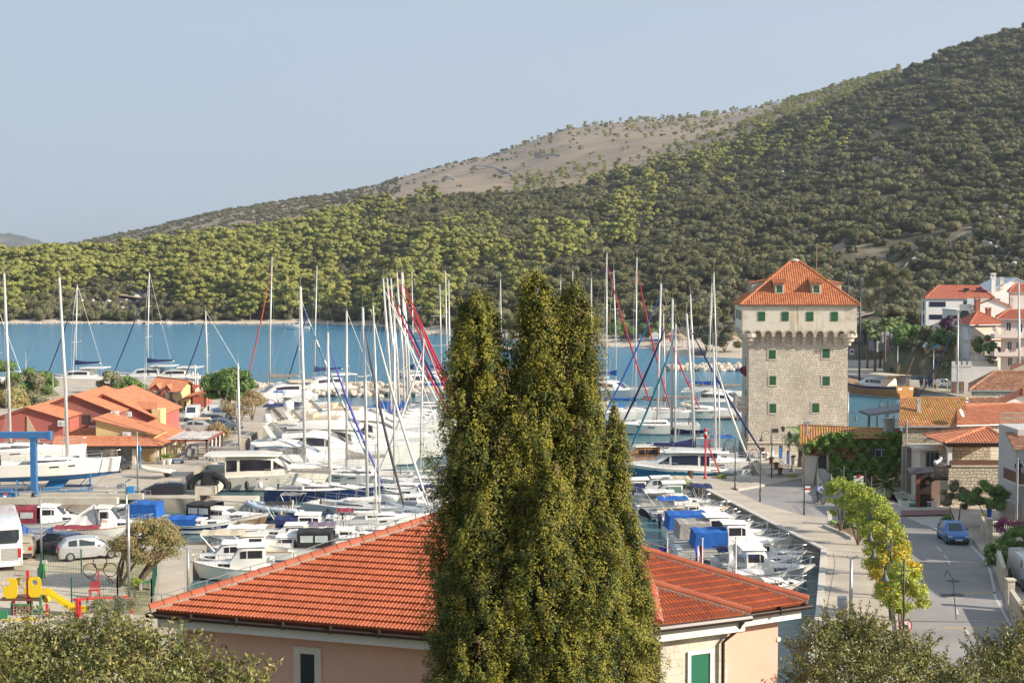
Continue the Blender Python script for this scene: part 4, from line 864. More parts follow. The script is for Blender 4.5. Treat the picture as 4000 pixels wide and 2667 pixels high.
mb=MB();a=XP(236,148);mb.box(XP(240,148),147.6,1.2,XP(376,148),152.5,ZP(1700,148));obj("wing_wall",mb,yel,Y_)
ez_=ZP(1742,142.8)
plane(Y_,[Vector((XP(196,142.8),142.8,ez_)),Vector((-35.4,142.8,ez_)),Vector((-37.6,145.4,ez_+.75)),Vector((XP(205,145.4),145.4,ez_+.75))],T_MR)
plane(Y_,[Vector((-35.4,142.8,ez_)),Vector((-35.4,155.5,ez_)),Vector((-39.5,155.5,ez_+1.25)),Vector((-39.5,146.3,ez_+1.25)),Vector((-37.6,145.4,ez_+.75))],T_MR)
mb=MB();mb.box(XP(196,142.9),142.65,ez_-.22,-35.3,142.85,ez_-.02);mb.box(-35.5,142.8,ez_-.22,-35.28,155.5,ez_-.02);obj("gutter",mb,gutterm,Y_)
mb=MB();mb.box(XP(200,145),145.2,1.2,-36.3,149,ez_+.3);mb.box(-40,146,1.2,-36.2,155.2,ez_+.3);obj("wing_wall",mb,yel,Y_)
for px in(325,432,517,605):
 mb=MB();x=XP(px,143.4);mb.box(x-.17,143.2,1.2,x+.17,143.55,ez_-.05);obj("pillar",mb,cream,Y_)
for k in range(5):mb=MB();mb.box(-36.0,145.6+k*2.2,1.2,-35.7,146.0+k*2.2,ez_-.1);obj("pillar",mb,cream,Y_)
for px,w_ in((345,.0),(260,1.6),(350,2.0),(482,1.45)):
 if not w_:continue
 x=XP(px,145);mb=MB();mb.box(x-w_/2-.1,145.1,1.25,x+w_/2+.1,145.26,ez_-.2);f=obj("door",mb,dkgreen,Y_);mb=MB();mb.box(x-w_/2,145.05,1.35,x+w_/2,145.14,ez_-.3);obj("pane",mb,mat("shop_glass",(.16,.22,.2),(.3,.36,.33),sc=1,rough=.15),f)
for px in(280,340):p=W(px,1637,152);window(Y_,p.x,152,p.z,.62*1.1,.72*1.1,frame=dkgreen,bars=0)
for px,py,yy in((498,1697,145.6),(365,1673,150.5),(476,1605,156),(500,1616,156),(245,1652,146.4),(450,1616,151.9)):p=W(px,py,yy);ac_unit(Y_,(p.x,yy,p.z))
mb=MB();mb.box(XP(592,157),156.5,1.2,XP(626,157),159,ZP(1598,157));obj("wing_wall",mb,yel,Y_);plane(Y_,[W(478,1598,157),W(612,1600,157),W(612,1568,159.5),W(492,1570,159.5)],T_MR)
p=W(105,1624,146.4);q=W(140,1686,146.4);q0=W(105,1692,146.4);mb=MB();mb.loft([[p,q,q0],[p+Vector((0,.08,0)),q+Vector((0,.08,0)),q0+Vector((0,.08,0))]]);obj("sail_emblem",mb,mat("emblem_board",(.52,.40,.28),(.45,.34,.24),sc=2,rough=.9),Y_)
p0=W(62,1727,146.4);p1=W(155,1717,146.4);mb=MB();mb.box(p0.x,146.34,p0.z-.0,p1.x,146.45,p1.z);sg=obj("sign_board",mb,mat("emblem_board",1),Y_);text("lettering","YACHTING SPORT",.24,sg,mat("red_letter",(.5,.16,.12),rough=.8),((p0.x+p1.x)/2,146.33,(p0.z+p1.z)/2),(math.pi/2,0,0))
PG=thing("pergola","rust red timber pergola with white cloth strips beside the yard restaurant","pergola");rw=mat("red_timber",(.30,.10,.05),(.22,.07,.04),sc=3,rough=.7)
mb=MB();mb.box(-36.0,147,3.05,-31.6,147.2,3.25);mb.box(-36.0,155,3.05,-31.6,155.2,3.25);mb.box(-31.8,147,3.0,-31.6,155.2,3.2);mb.box(-34,147,3.0,-33.8,155.2,3.2);obj("beam_frame",mb,rw,PG)
for k in range(5):
 mb=MB();mb.box(-31.8,147+k*2,1.2,-31.64,147.16+k*2,3.0);obj("post",mb,rw,PG)
mb=MB();mb.box(-34,147,1.2,-33.84,147.16,3.0);obj("post",mb,rw,PG)
for k in range(6):
 mb=MB();i0=147.2+k*1.32
 for j in range(8):x0=-36+j*.55;mb.poly([(x0,i0,3.28-.05*(j%2)),(x0+.55,i0,3.28-.05*((j+1)%2)),(x0+.55,i0+.85,3.28-.05*((j+1)%2)),(x0,i0+.85,3.28-.05*(j%2))])
 obj("cloth_strip",mb,mat("white_cloth",(.74,.70,.66),(.66,.61,.57),sc=2,rough=.9),PG)
mb=MB()
for k in range(4):y0=149+k*2;mb.loft([[(-31.6+.06*math.cos(t*1.4),y0+.4*math.sin(t*.9),1.7)for t in range(7)],[(-31.6+.1*math.cos(t*1.4),y0+.25*math.sin(t*.9),3.0)for t in range(7)]])
obj("curtain",mb,mat("white_cloth",1),PG)
bdm=mat("menu_board",(.06,.06,.06),(.4,.38,.35),sc=2.5,rough=.6,lo=.5,hi=.55);mb=MB();mb.box(XP(718,146),145.9,1.3,XP(770,146),146.0,2.9);one("menu_board",mb,bdm,"dark framed picture board standing at the pergola entrance","board")
# - second yard building: yellow, two gables, porch
Yb=199;K2=house("yard_restaurant","yellow building with orange tile roof, two gabled dormers and a porch","building",[PX2(585,Yb+5),PX2(695,Yb),PX2(758,Yb+8),PX2(655,Yb+14)],1.2,ZP(1522,Yb+2),yel,('gable',1,ZP(1478,Yb+8)),T_MR,.5)
for px,py,yy in((612,1545,Yb+3),(655,1550,Yb+1.4)):
 p=W(px,py,yy);mb=MB();mb.box(p.x-.9,yy-.3,1.2,p.x+.9,yy+.6,p.z+.4);mb.poly([(p.x-.9,yy-.3,p.z+.4),(p.x+.9,yy-.3,p.z+.4),(p.x,yy-.3,p.z+1.6)]);g_=obj("gable_bay",mb,redw,K2)
 plane(g_,[Vector((p.x-1.15,yy-.5,p.z+.25)),Vector((p.x-1.15,yy+4,p.z+.25)),Vector((p.x,yy+4,p.z+1.7)),Vector((p.x,yy-.5,p.z+1.7))],T_MR,"gable_roof");plane(g_,[Vector((p.x+1.15,yy+4,p.z+.25)),Vector((p.x+1.15,yy-.5,p.z+.25)),Vector((p.x,yy-.5,p.z+1.7)),Vector((p.x,yy+4,p.z+1.7))],T_MR,"gable_roof")
 mb=MB();mb.box(p.x-.3,yy-.36,p.z-.3,p.x+.3,yy-.28,p.z+.7);obj("pane",mb,mat("pale_pane",(.5,.45,.25),rough=.3),g_)
for px in(608,620,633,676):p=W(px,1548 if px<640 else 1590,Yb+2.5 if px<640 else Yb+.7);window(K2,p.x,p.y-.25,p.z,.4,.6 if px<640 else 2.0,frame=dkgreen,bars=0)
mb=MB();mb.box(XP(752,Yb+6),Yb+5.5,1.2,XP(800,Yb+6),Yb+10,ZP(1503,Yb+6));obj("wing_wall",mb,redw,K2)
p=W(778,1528,Yb+5.4);mb=MB();mb.tube([(p.x,Yb+5.45,p.z),(p.x,Yb+5.36,p.z)],.62,16);obj("arched_window",mb,whitep,K2)
plane(K2,[W(690,1570,Yb-2),W(806,1534,Yb+2),W(800,1522,Yb+6),W(742,1540,Yb+4)],T_MR,"porch_roof")
for px,yy in((697,Yb-1.6),(745,Yb+.0),(720,Yb-.8),(798,Yb+2)):mb=MB();x=XP(px,yy);mb.box(x-.13,yy-.13,1.2,x+.13,yy+.13,ZP(1568 if px<750 else 1545,yy));obj("porch_post",mb,woodm,K2)
mb=MB();p=G(757,1600);
x,y=XP(760,205),205;mb.tube([(x,y,1.2),(x,y,ZP(1440,y))],.09,7)
for dz,dx in((.2,.0),(-1,.35),(-.8,-.35),(-1.9,.3),(-2.2,-.35)):z=ZP(1440,y)+dz;mb.tube([(x+dx,y,z-.45),(x+dx,y,z+.35)],.13,7);mb.tube([(x,y,z-.3),(x+dx,y,z-.3)],.04,5)
one("phone_mast",mb,whiteplastic,"white aerial mast with clustered antennas above the yellow building","antenna mast")
# - town side, far to near
zt0=1.2
B1=house("modern_house","modern white three storey house with strip windows and red hipped roof","house",[PX2(3617,300),PX2(3880,300),PX2(3880,314),PX2(3600,316)],1.2,ZP(1166,300),whitep,('hip',ZP(1117,306),(4.5,0)),T_RED,.25,.3,.5,.05)
ww=(PX2(3617,300),PX2(3880,300))
for px,py,a,c in((3662,1188,62,18),(3662,1238,62,17),(3778,1183,27,12),(3684,1276,19,5),(3684,1288,19,5)):win(B1,px,py,a,c,*ww,frame=darkm,fw=.05,bars=2 if a>40 else 0,pane=mat("navy_glass",(.02,.03,.06),rough=.1))
mb=MB();p=W(3629,1286,299.9);mb.box(XP(3615,299.8),299.8,ZP(1302,300),XP(3645,299.8),300.2,ZP(1272,300));obj("garage_door",mb,mat("navy_door",(.03,.035,.06),rough=.5),B1)
for py in(1195,1245):
 a0,a1=PX2(3600,316),PX2(3617,300);win(B1,3608,py,13,34,a0,a1,frame=darkm,fw=.05,pane=mat("navy_glass",1))
for px,py in((3775,1130),(3825,1128),(3845,1137)):p=W(px,py,303.5);mb=MB();mb.box(p.x-.45,303.2,p.z-.3,p.x+.45,304.4,p.z+.25);obj("skylight",mb,mat("navy_glass",1),B1)
B2=thing("gabled_house","large white gabled house with pale blue sheet roof highest of the town","house");P=[W(3808,1167,322),W(3968,1090,322),W(4080,1140,322)];mb=MB();ring=[(P[0].x,322,1)]+[tuple(q)for q in P]+[(P[2].x,322,1)];mb.loft([[Vector(q)for q in ring],[Vector(q)+Vector((0,14,0))for q in ring]]);obj("wall",mb,whitep,B2)
bl=mat("blue_sheet_roof",(.42,.48,.58),(.5,.55,.63),sc=2,rough=.5);mb=MB()
for i in range(2):a=P[i]+Vector((0,-.4,.1));c=P[i+1]+Vector((0,-.4,.1));mb.loft([[a,c,c+Vector((0,0,.2)),a+Vector((0,0,.2))],[a+Vector((0,15,0)),c+Vector((0,15,0)),c+Vector((0,15,.2)),a+Vector((0,15,.2))]])
obj("roof",mb,bl,B2);chimney(B2,tuple(W(3878,1130,321)),.9,3.4,whitep);chimney(B2,tuple(W(3911,1112,322)),.8,1.6,cream)
B3=house("terrace_house","white house with roof terrace, arched window and brick chimney","house",[PX2(3800,280),PX2(3945,280),PX2(3945,292),PX2(3800,292)],1.2,ZP(1198,280),whitep,('gable',0,ZP(1169,280)),T_RED,.3,.3)
mb=MB();mb.box(XP(3735,281),280.5,1.2,XP(3815,281),290,ZP(1212,281));mb.box(XP(3731,281),280.2,ZP(1212,281),XP(3820,281),290,ZP(1208,281));obj("terrace_wing",mb,whitep,B3);gl=mat("glass_rail",(.55,.62,.62),rough=.15)
mb=MB();mb.box(XP(3750,280),280.2,ZP(1208,280),XP(3797,280),280.3,ZP(1188,280));mb.box(XP(3790,284),286,ZP(1198,284),XP(3920,284),286.1,ZP(1166,284));obj("glass_balustrade",mb,gl,B3)
chimney(B3,tuple(W(3817,1195,279.6)),.9,1.6,mat("brick_red",(.3,.1,.06),rough=.9));p=W(3768,1230,280.4)
mb=MB();ring=[(p.x+.95*math.cos(t),p.z+.95*math.sin(t))for t in[math.pi*k/8 for k in range(9)]]+[(p.x-.95,p.z-.7),(p.x+.95,p.z-.7)];mb.loft([[(a,280.35,c)for a,c in ring],[(a,280.55,c)for a,c in ring]]);obj("arched_window",mb,glassm,B3)
B6=house("loggia_house","pale house with arched loggia and red roof behind a mast","house",[PX2(3945,285),PX2(4060,285),PX2(4060,297),PX2(3940,297)],1.2,ZP(1142,285),mat("rose_plaster",(.62,.52,.47),rough=.9),('hip',ZP(1112,288),(2,0)),T_RED,.3,.3)
mb=MB();p=W(3952,1200,284.9);ring=[(p.x+.35*math.cos(t),p.z+1.6+.4*math.sin(t))for t in[math.pi*k/6 for k in range(7)]]+[(p.x-.35,p.z-1),(p.x+.35,p.z-1)];mb.loft([[(a,284.9,c)for a,c in ring],[(a,285.1,c)for a,c in ring]]);obj("arched_opening",mb,greysh,B6)
c1,c2,c0=PX2(3795,250),PX2(3925,253),PX2(3742,262)
B4=house("hip_roof_house","cream two storey house with worn red hipped roof and white corner panels","house",[c1,c2,(c2[0]-1.5,c2[1]+10),c0],1.2,ZP(1267,252),cream,('hip',ZP(1217,257)),T_RED,.5,.28)
mb=MB();mb.box(XP(3793,250),249.7,ZP(1333,250),XP(3925,250),250.2,ZP(1328,250));obj("string_course",mb,mat("brick_red",1),B4);chimney(B4,tuple(W(3860,1222,257)),.8,.9,mat("brick_red",1))
for py0,py1 in((1272,1330),(1342,1402)):
 a=onw(3762,py0,c0,c1);e=onw(3784,py1,c0,c1);d=(Vector(c1)-Vector(c0)).normalized();nv=Vector((d.y,-d.x,0))*.08;mb=MB();mb.loft([[a+nv,Vector((e.x,e.y,a.z))+nv,e+nv,Vector((a.x,a.y,e.z))+nv],[a-nv,Vector((e.x,e.y,a.z))-nv,e-nv,Vector((a.x,a.y,e.z))-nv]]);obj("corner_panel",mb,whitep,B4)
p=W(3903,1280,249.6);ac_unit(B4,(p.x,252.2,p.z),s=1.4)
rose=mat("rose_plaster",1)
B5=house("balcony_house","rose coloured three storey house with scalloped balconies","house",[PX2(3912,236),PX2(4080,236),PX2(4080,248),PX2(3912,248)],1.2,ZP(1246,236),rose,('hip',ZP(1212,240),(2.5,0)),T_RED,.9,.3)
for py in(1305,1376):
 mb=MB();z1_=ZP(py-16,235);z0_=ZP(py+16,235);x0=XP(3887,234);mb.box(x0,234.2,z0_,XP(4080,234),236,z0_+.12)
 for k in range(4):xx=x0+k*1.75;mb.box(xx,234.1,z0_+.1,xx+1.75,234.25,z0_+.75);mb.loft([[(xx,234.12,z0_+.74),(xx+.75,234.12,z0_+.74),(xx+.5,234.12,z1_),(xx+.15,234.12,z1_)],[(xx,234.24,z0_+.74),(xx+.75,234.24,z0_+.74),(xx+.5,234.24,z1_),(xx+.15,234.24,z1_)]])
 mb.box(x0,234.2,z0_,x0+.12,236,z0_+.75);b_=obj("balcony",mb,rose,B5)
ww=(PX2(3912,236),PX2(4080,236))
for px,py in((3940,1275),(3985,1280),(3943,1350),(3978,1352),(3945,1412),(3980,1414)):win(B5,px,py,17,32,*ww)
mb=MB();wlm=mat("pale_rendered_wall",(.52,.5,.48),(.44,.42,.4),sc=.4,rough=.9)
CW=thing("garden_wall","pale crenellated garden wall with flower pots along its top","wall");mb.box(XP(3720,228),227.8,1.2,XP(3905,228),228.3,ZP(1432,228));mb.box(XP(3720,228),227.7,ZP(1432,228),XP(3800,228),228.2,ZP(1425,228))
for k in range(4):x0=XP(3720+k*21,228);mb.box(x0,227.75,ZP(1426,228),x0+.55,228.15,ZP(1411,228))
obj("wall",mb,wlm,CW)
for px in(3733,3762):mb=MB();x0=XP(px,227.7);mb.box(x0-.35,227.68,1.25,x0+.35,227.85,3.1);obj("door",mb,woodm,CW)
mb=MB();mb.box(XP(3800,240),239.9,1.2,XP(3900,240),240.2,ZP(1408,240));one("terrace_wall",mb,whitep,"plain white terrace wall above the crenellated garden wall","wall")
mb=MB();P=[W(3790,1392,241),W(3882,1387,241),W(3882,1402,239.2),W(3790,1406,239.2)]
for i in range(9):a=P[0].lerp(P[1],i/9);c=P[0].lerp(P[1],(i+1)/9);e=P[3].lerp(P[2],(i+1)/9);f=P[3].lerp(P[2],i/9);s_=Vector((0,0,.1*(i%2)));s2_=Vector((0,0,.1*((i+1)%2)));mb.loft([[a+s_,c+s2_,e+s2_,f+s_],[a+s_-Vector((0,0,.04)),c+s2_-Vector((0,0,.04)),e+s2_-Vector((0,0,.04)),f+s_-Vector((0,0,.04))]])
for q in(P[3],P[2]):mb.tube([q,Vector((q.x,q.y,1.2))],.05,5)
one("awning",mb,mat("beige_cloth",(.50,.45,.38),rough=.9),"beige cloth awning over the white terrace","awning")
stw=stonemat("old_rubble_wall",(.46,.40,.32),(.36,.31,.24),(.24,.20,.15),.5,.26,.02,.09,stain=(.14,.12,.09),bump=1)
stl=stonemat("light_ashlar_wall",(.60,.53,.43),(.50,.44,.35),(.36,.3,.23),.62,.3,.014,.04,bump=.8)
stb=stonemat("bossed_stone_wall",(.62,.54,.42),(.52,.44,.34),(.36,.3,.22),.42,.27,.03,.1,bump=1.4)
B8=house("stone_cottage","pale squared stone cottage with brown barrel tile roof and grey gutter","house",[PX2(3800,186),PX2(4120,186),PX2(4120,196),PX2(3800,196)],1.2,ZP(1524,186),stl,('hip',ZP(1452,190),(2.4,0)),T_BR,.35,.26,.45,.08)
win(B8,3922,1552,26,12,PX2(3800,186),PX2(4120,186))
B8b=house("gable_cottage","grey cottage with bright orange gable roof behind the barrel tile roof","house",[PX2(3960,197),PX2(4120,197),PX2(4120,206),PX2(3960,206)],1.2,ZP(1440,197),greysh,('gable',0,ZP(1406,197)),T_MR,.3,.26,.45,.06)
B9=house("low_outbuilding","low building with weathered grey brown tile roof between taller houses","house",[PX2(3800,152),PX2(3925,152),PX2(3925,160),PX2(3800,160)],1.2,ZP(1585,152),stw,('gable',1,ZP(1556,156)),T_BR,.3,.26,.45,.08)
B9b=house("white_gable_cottage","small white cottage with new orange roof behind the tiled row","house",[PX2(3905,150),PX2(4100,150),PX2(4100,157),PX2(3905,157)],1.2,ZP(1582,150),whitep,('gable',0,ZP(1540,150)),T_MR,.3,.26,.45,.06)
f10=[PX2(3532,124.5),PX2(3760,124.5),PX2(3765,132),PX2(3545,132)]
B10=house("old_stone_house","old two storey stone house with mossy tile roof and bare vines on its wall","house",f10,1.2,ZP(1655,124.5),stw,('gable',1,ZP(1556,128.3)),T_OLD,.35,.22,.4,.06)
mb=MB();mb.box(f10[0][0]-.05,124.2,1.2,XP(3720,124.4),124.6,ZP(1740,124.4));obj("lower_wall",mb,mat("stained_render",(.42,.38,.31),(.27,.24,.19),sc=.35,rough=.95,stretch=(1,1,.5)),B10)
shutters(B10,W(3668,1688,124.4).x,124.5,ZP(1688,124.4),.6,.85,m=mat("grey_board",(.27,.24,.2),(.2,.18,.15),sc=4,rough=.9),frame=None)
p=W(3595,1795,124.2);window(B10,p.x,124.2,p.z,.55,.65,frame=greysh,bars=0)
chimney(B10,tuple(W(3588,1590,126.2)),.3,.7,greysh);mb=MB();x=XP(3548,124.1);mb.tube([(x,124.1,1.4),(x,124.1,ZP(1640,124))],.07,6);obj("downpipe",mb,steel,B10)
mb=MB();p=W(3752,1615,124);mb.lathe([(.02,0),(.35,.06),(.55,.18),(.57,.2),(.35,.1),(.02,.04)],18);sd_=obj("satellite_dish",mb,whiteplastic,B10,True);sd_.location=p;sd_.scale=(.7,.7,.7);sd_.rotation_euler=(R(65),0,R(55));mb=MB();mb.tube([p,p+Vector((.5,-.35,-.15)),p+Vector((.7,-.4,.02))],.025,5);mb.tube([p,Vector((p.x+.1,124.6,p.z-.7))],.03,5);obj("dish_arm",mb,steel,B10)
B10p=thing("entrance_porch","flat roofed cream porch with tall panelled window beside the old stone house","porch");mb=MB();x0,x1=XP(3608,121),XP(3712,121);mb.box(x0,121.4,1.2,x1,124.1,ZP(1758,121));mb.box(x0-.5,120.9,ZP(1758,121),x1+.1,124.1,ZP(1748,121));obj("wall",mb,cream,B10p);window(B10p,XP(3652,121.3),121.4,ZP(1795,121.3),1.1,1.2,frame=greysh,bars=2)
f11=[PX2(3757,124),PX2(4100,126),PX2(4100,133),PX2(3757,131)]
B11=house("long_tiled_house","long stone house with even new orange tile roof","house",f11,1.2,ZP(1652,124.5),stl,('gable',1,ZP(1583,127.5)),T_MR,.3,.24,.4,.06)
LG=thing("loggia","stone based terrace with white post and bright orange hipped roof","loggia");x0,x1=XP(3712,117.5),XP(3925,117.5);zf=ZP(1822,117.5);mb=MB();mb.box(x0,117.5,1.2,x1,122.6,zf);obj("base_wall",mb,stb,LG)
mb=MB();mb.box(x0-.06,117.4,zf,x1,117.75,zf+.12);mb.box(x0-.06,117.4,zf,x0+.24,122.6,zf+.12);obj("coping",mb,palestone,LG);mb=MB();mb.box(x0+.2,120.4,zf,x1,120.7,ZP(1742,120));obj("back_wall",mb,stb,LG)
mb=MB();mb.box(x0,117.5,zf+.12,x0+.34,117.84,ZP(1745,117.5));mb.box(x0-.06,117.44,ZP(1750,117.5),x0+.4,117.9,ZP(1745,117.5));obj("post",mb,whitep,LG);mb=MB();mb.box(x0-.1,117.4,ZP(1745,117.5),x1,117.65,ZP(1732,117.5));mb.box(x0+.2,117.45,zf+.12,x1,117.6,zf+.55);obj("timber_beam",mb,woodm,LG)
ze=ZP(1731,117.0);e=[Vector((x0-.5,117.0,ze)),Vector((x1+.6,117.0,ze)),Vector((x1+.6,122.9,ze)),Vector((x0-.5,122.9,ze))];ap=W(3852,1668,119.9);roof(LG,[[e[0],e[1],ap],[e[1],e[2],ap],[e[2],e[3],ap],[e[3],e[0],ap]],T_MR,.26,.4,.07,caps=[(q,ap)for q in e],capr=.15)
mb=MB();mb.tube([e[0],e[1]],.08,6);obj("gutter",mb,gutterm,LG)
for px,py in((3692,1818),(3718,1800)):pass
GH=thing("grey_house","tall grey rendered house with outside stair, balconies and green roof railing","house");xa=XP(3910,112.2);mb=MB();mb.box(xa,108,1.2,xa+9,112.2,ZP(1655,112));mb.box(XP(3985,107.5)+.02,104,1.2,XP(3985,106)+8,107.9,ZP(1755,106));obj("wall",mb,wlm,GH)
mb=MB()
for k in range(9):x=xa+.05+k*.22;mb.tube([(x,112.1,ZP(1655,112)),(x,112.1,ZP(1612,112))],.018,4)
for z in(ZP(1612,112),ZP(1632,112)):mb.tube([(xa,112.1,z),(xa+4,112.1,z)],.025,4);mb.tube([(xa,112.1,z),(xa,108,z)],.025,4)
obj("railing",mb,mat("pale_green_iron",(.3,.42,.34),rough=.6),GH)
plane(GH,[Vector((XP(3938,105),103.4,ZP(1752,104))),Vector((XP(3938,105)+9,103.4,ZP(1752,104))),Vector((XP(3938,105)+9,109.5,ZP(1690,109))),Vector((XP(3945,109),109.5,ZP(1690,109)))],T_BR,"roof",.26,.42,.06)
mb=MB();zb_=ZP(1880,107);mb.box(XP(3945,107),104.6,zb_,XP(4010,107),108,zb_+.15);bl_=obj("balcony",mb,cream,GH);mb=MB();mb.box(XP(3948,107),104.6,zb_+.15,XP(3952,107),108,zb_+.95)
for k in range(10):mb.box(XP(3948,107),104.62,zb_+.2+k*.08,XP(4000,107),104.67,zb_+.25+k*.08)
obj("lattice_railing",mb,woodm,bl_)
mb=MB();
for k in range(12):mb.box(XP(3918,108)+k*.28,106.6,1.2,XP(3918,108)+.3+k*.28,107.8,1.2+(12-k)*.17)
obj("stair",mb,greysh,GH)
mb=MB();mb.tube([(XP(3983,104),103.9,1.2),(XP(3983,104),103.9,ZP(1755,104))],.09,8);obj("downpipe",mb,steel,GH)
f14=[PX2(3140,129.5),PX2(3470,128),PX2(3545,134),PX2(3150,137)]
IV=house("ivy_house","low quay house with mossy orange tiles, all its front under climbing vine","house",f14,1.2,ZP(1742,129),cream,('gable',1,ZP(1668,133)),T_OLD,.3,.24,.38,.06)
ip=lambda px,py:onw(px,py,f14[0],f14[1])
chimney(IV,tuple(W(3472,1672,130.2)),.8,.9,greysh);mb=MB();p=W(3152,1700,130.5);mb.tube([p,p+Vector((0,0,1.1))],.08,6);mb.box(p.x-.28,p.y-.08,p.z+1.1,p.x+.28,p.y+.08,p.z+1.28);obj("flue",mb,steel,IV)
plane(IV,[W(3330,1712,127.2),W(3470,1712,127.2),W(3420,1690,130),W(3360,1685,130)],T_OLD,"porch_roof",.24,.38,.06)
for px in(3414,3447):pass
p=ip(3428,1762);nv=Vector((0,-1));window(IV,p.x,p.y-.25,p.z,.5,1.0,frame=whitep,bars=0);
for s_ in(-1,1):mb=MB();mb.box(p.x+s_*.62-.3,p.y-.42,p.z-.55,p.x+s_*.62+.3,p.y-.36,p.z+.55);obj("shutter",mb,dkgreen,IV)
mb=MB();p=ip(3212,1810);mb.box(p.x-.35,p.y-.1,p.z-1.3,p.x+.35,p.y+.05,p.z+1.2);obj("door",mb,darkm,IV)
mb=MB();
for k in range(8):q=ip(3205+k*9,1858+k*11);mb.box(q.x-.2,q.y-1.2,1.2,q.x+.25,q.y-.1,1.2+max(.2,(8-k)*.19))
obj("stair",mb,greysh,IV);mb=MB();P=[ip(3182,1818),ip(3186,1850),ip(3205,1885),ip(3240,1915)];
for i in range(3):a,c=P[i]+Vector((0,-1.3,0)),P[i+1]+Vector((0,-1.3,0));mb.loft([[a,c,Vector((c.x,c.y,1.2)),Vector((a.x,a.y,1.2))],[a+Vector((0,.22,0)),c+Vector((0,.22,0)),Vector((c.x,c.y+.22,1.2)),Vector((a.x,a.y+.22,1.2))]])
obj("stair_wall",mb,cream,IV)
vinem=mat("vine_leaves",(.17,.28,.035),(.10,.2,.03),sc=.8,rough=.7,isl=.4,trans=.2);vinr=mat("red_vine_leaves",(.28,.11,.045),(.18,.11,.04),sc=1,rough=.75,isl=.35)
g=np.random.default_rng(5);PP=[];
for cx,cy,sx,sy,n_ in((3330,1735,100,22,2600),(3300,1790,60,60,3200),(3390,1745,80,25,2200),(3350,1820,100,45,4200),(3470,1760,50,60,2800),(3490,1730,40,22,1000),(3180,1760,30,22,700),(3200,1745,50,8,700),(3275,1715,60,18,1200),(3440,1840,50,50,1800)):
 for a,c in zip(g.normal(cx,sx*.6,n_),g.normal(cy,sy*.6,n_)):
  if a<3140 or a>3545 or c<1685 or c>1905 or(3398<a<3458 and 1742<c<1785)or(a<3240 and c>1775):continue
  e_=.35+.35*math.sin(a*.13)*math.sin(c*.09)+abs(g.normal(0,.15));q=onw(a,c,(f14[0][0],f14[0][1]-e_),(f14[1][0],f14[1][1]-e_));PP.append(q)
PP=np.array(PP);Nv=np.tile([0.1,-.85,.4],(len(PP),1));redness=(np.sin(PP[:,0]*1.3)*np.sin(PP[:,2]*2.1+PP[:,0])+g.normal(0,.4,len(PP)))>.45
redness&=PP[:,2]<ZP(1745,129)
VN=thing("climbing_vine","green and russet climbing vine draped over the quay house","vine");leaves("foliage",PP,Nv,.13,[vinem,vinr],.7,mi=redness.astype(int),jit=.5,rng=g,parent=VN)
mb=MB()
for k in range(5):q=ip(3180+k*70,1880);mb.tube([(q.x,q.y-.2,1.2),(q.x+.2,q.y-.25,3),(q.x+.6,q.y-.3,5)],[.06,.05,.02],5)
obj("stem",mb,barkm,VN)
SHL=thing("shelter","dark flat roofed steel shelter standing by the water","shelter");y=172;mb=MB();a,c=W(3394,1625,y),W(3560,1606,y);mb.loft([[a,c,c+Vector((0,0,.5)),a+Vector((0,0,.25))],[a+Vector((0,5,0)),c+Vector((0,5,0)),c+Vector((0,5,.5)),a+Vector((0,5,.25))]]);obj("roof",mb,mat("dark_blue_roof",(.04,.05,.07),rough=.5),SHL)
for px,yy in((3398,y),(3432,y),(3465,y),(3498,y),(3402,y+5),(3470,y+5)):mb=MB();x=XP(px,yy);mb.box(x-.08,yy,1.2,x+.08,yy+.16,ZP(1624,y));obj("post",mb,darkm,SHL)
GT=thing("timber_gateway","dark timber gateway with slatted door and wooden balcony beside the loggia","gateway");mb=MB();xg0,xg1=XP(3590,116),XP(3655,116);mb.box(xg0,116,1.2,xg0+.3,116.3,ZP(1846,116));obj("post",mb,mat("red_brown_post",(.2,.07,.035),rough=.7),GT);mb=MB();mb.box(xg0+.3,116.5,1.2,xg1,116.8,ZP(1848,116))
for k in range(14):mb.box(xg0+.32,116.44,1.3+k*.2,xg1,116.5,1.46+k*.2)
obj("slat_door",mb,mat("dark_timber",(.05,.025,.018),(.035,.02,.015),sc=3,rough=.7),GT);mb=MB();mb.loft([[(xg0-.7,115.4,ZP(1850,116)),(XP(3650,116),115.4,ZP(1843,116)),(XP(3650,116),117.3,ZP(1836,116)),(xg0-.5,117.3,ZP(1838,116))],[(xg0-.7,115.4,ZP(1850,116)+.08),(XP(3650,116),115.4,ZP(1843,116)+.08),(XP(3650,116),117.3,ZP(1836,116)+.08),(xg0-.5,117.3,ZP(1838,116)+.08)]]);obj("canopy",mb,darkm,GT)
mb=MB();zb_=ZP(1872,115.5);x0,x1=XP(3652,115.5),XP(3708,115.5);mb.box(x0,115,zb_,x1,117.4,zb_+.15)
for k in range(12):mb.box(x0+k*.1,115.02,zb_+.15,x0+k*.1+.05,115.06,zb_+1.05)
mb.box(x0,115.0,zb_+1.05,x1,115.08,zb_+1.12);obj("balcony",mb,mat("dark_timber",1),GT)
mb=MB();mb.box(x0+.05,116.9,1.2,x1-.1,117.3,zb_);obj("plank_wall",mb,mat("plank_wall",(.32,.22,.16),(.24,.16,.12),sc=2,rough=.9,stretch=(1,1,8)),GT)
mb=MB();mb.tube([W(3624,1884,116.3),W(3624,1884,116.46)],.2,16);obj("round_plaque",mb,mat("plaque_face",(.42,.36,.2),(.15,.12,.08),sc=5,rough=.6),GT)
mb=MB();p0,p1=W(3652,1810,115),W(3673,1796,116.3);mb.tube([p0,p1],.13,8);one("rolled_awning",mb,mat("pale_grey_cloth",(.5,.5,.5),rough=.8),"rolled grey awning resting on the wooden balcony","awning")
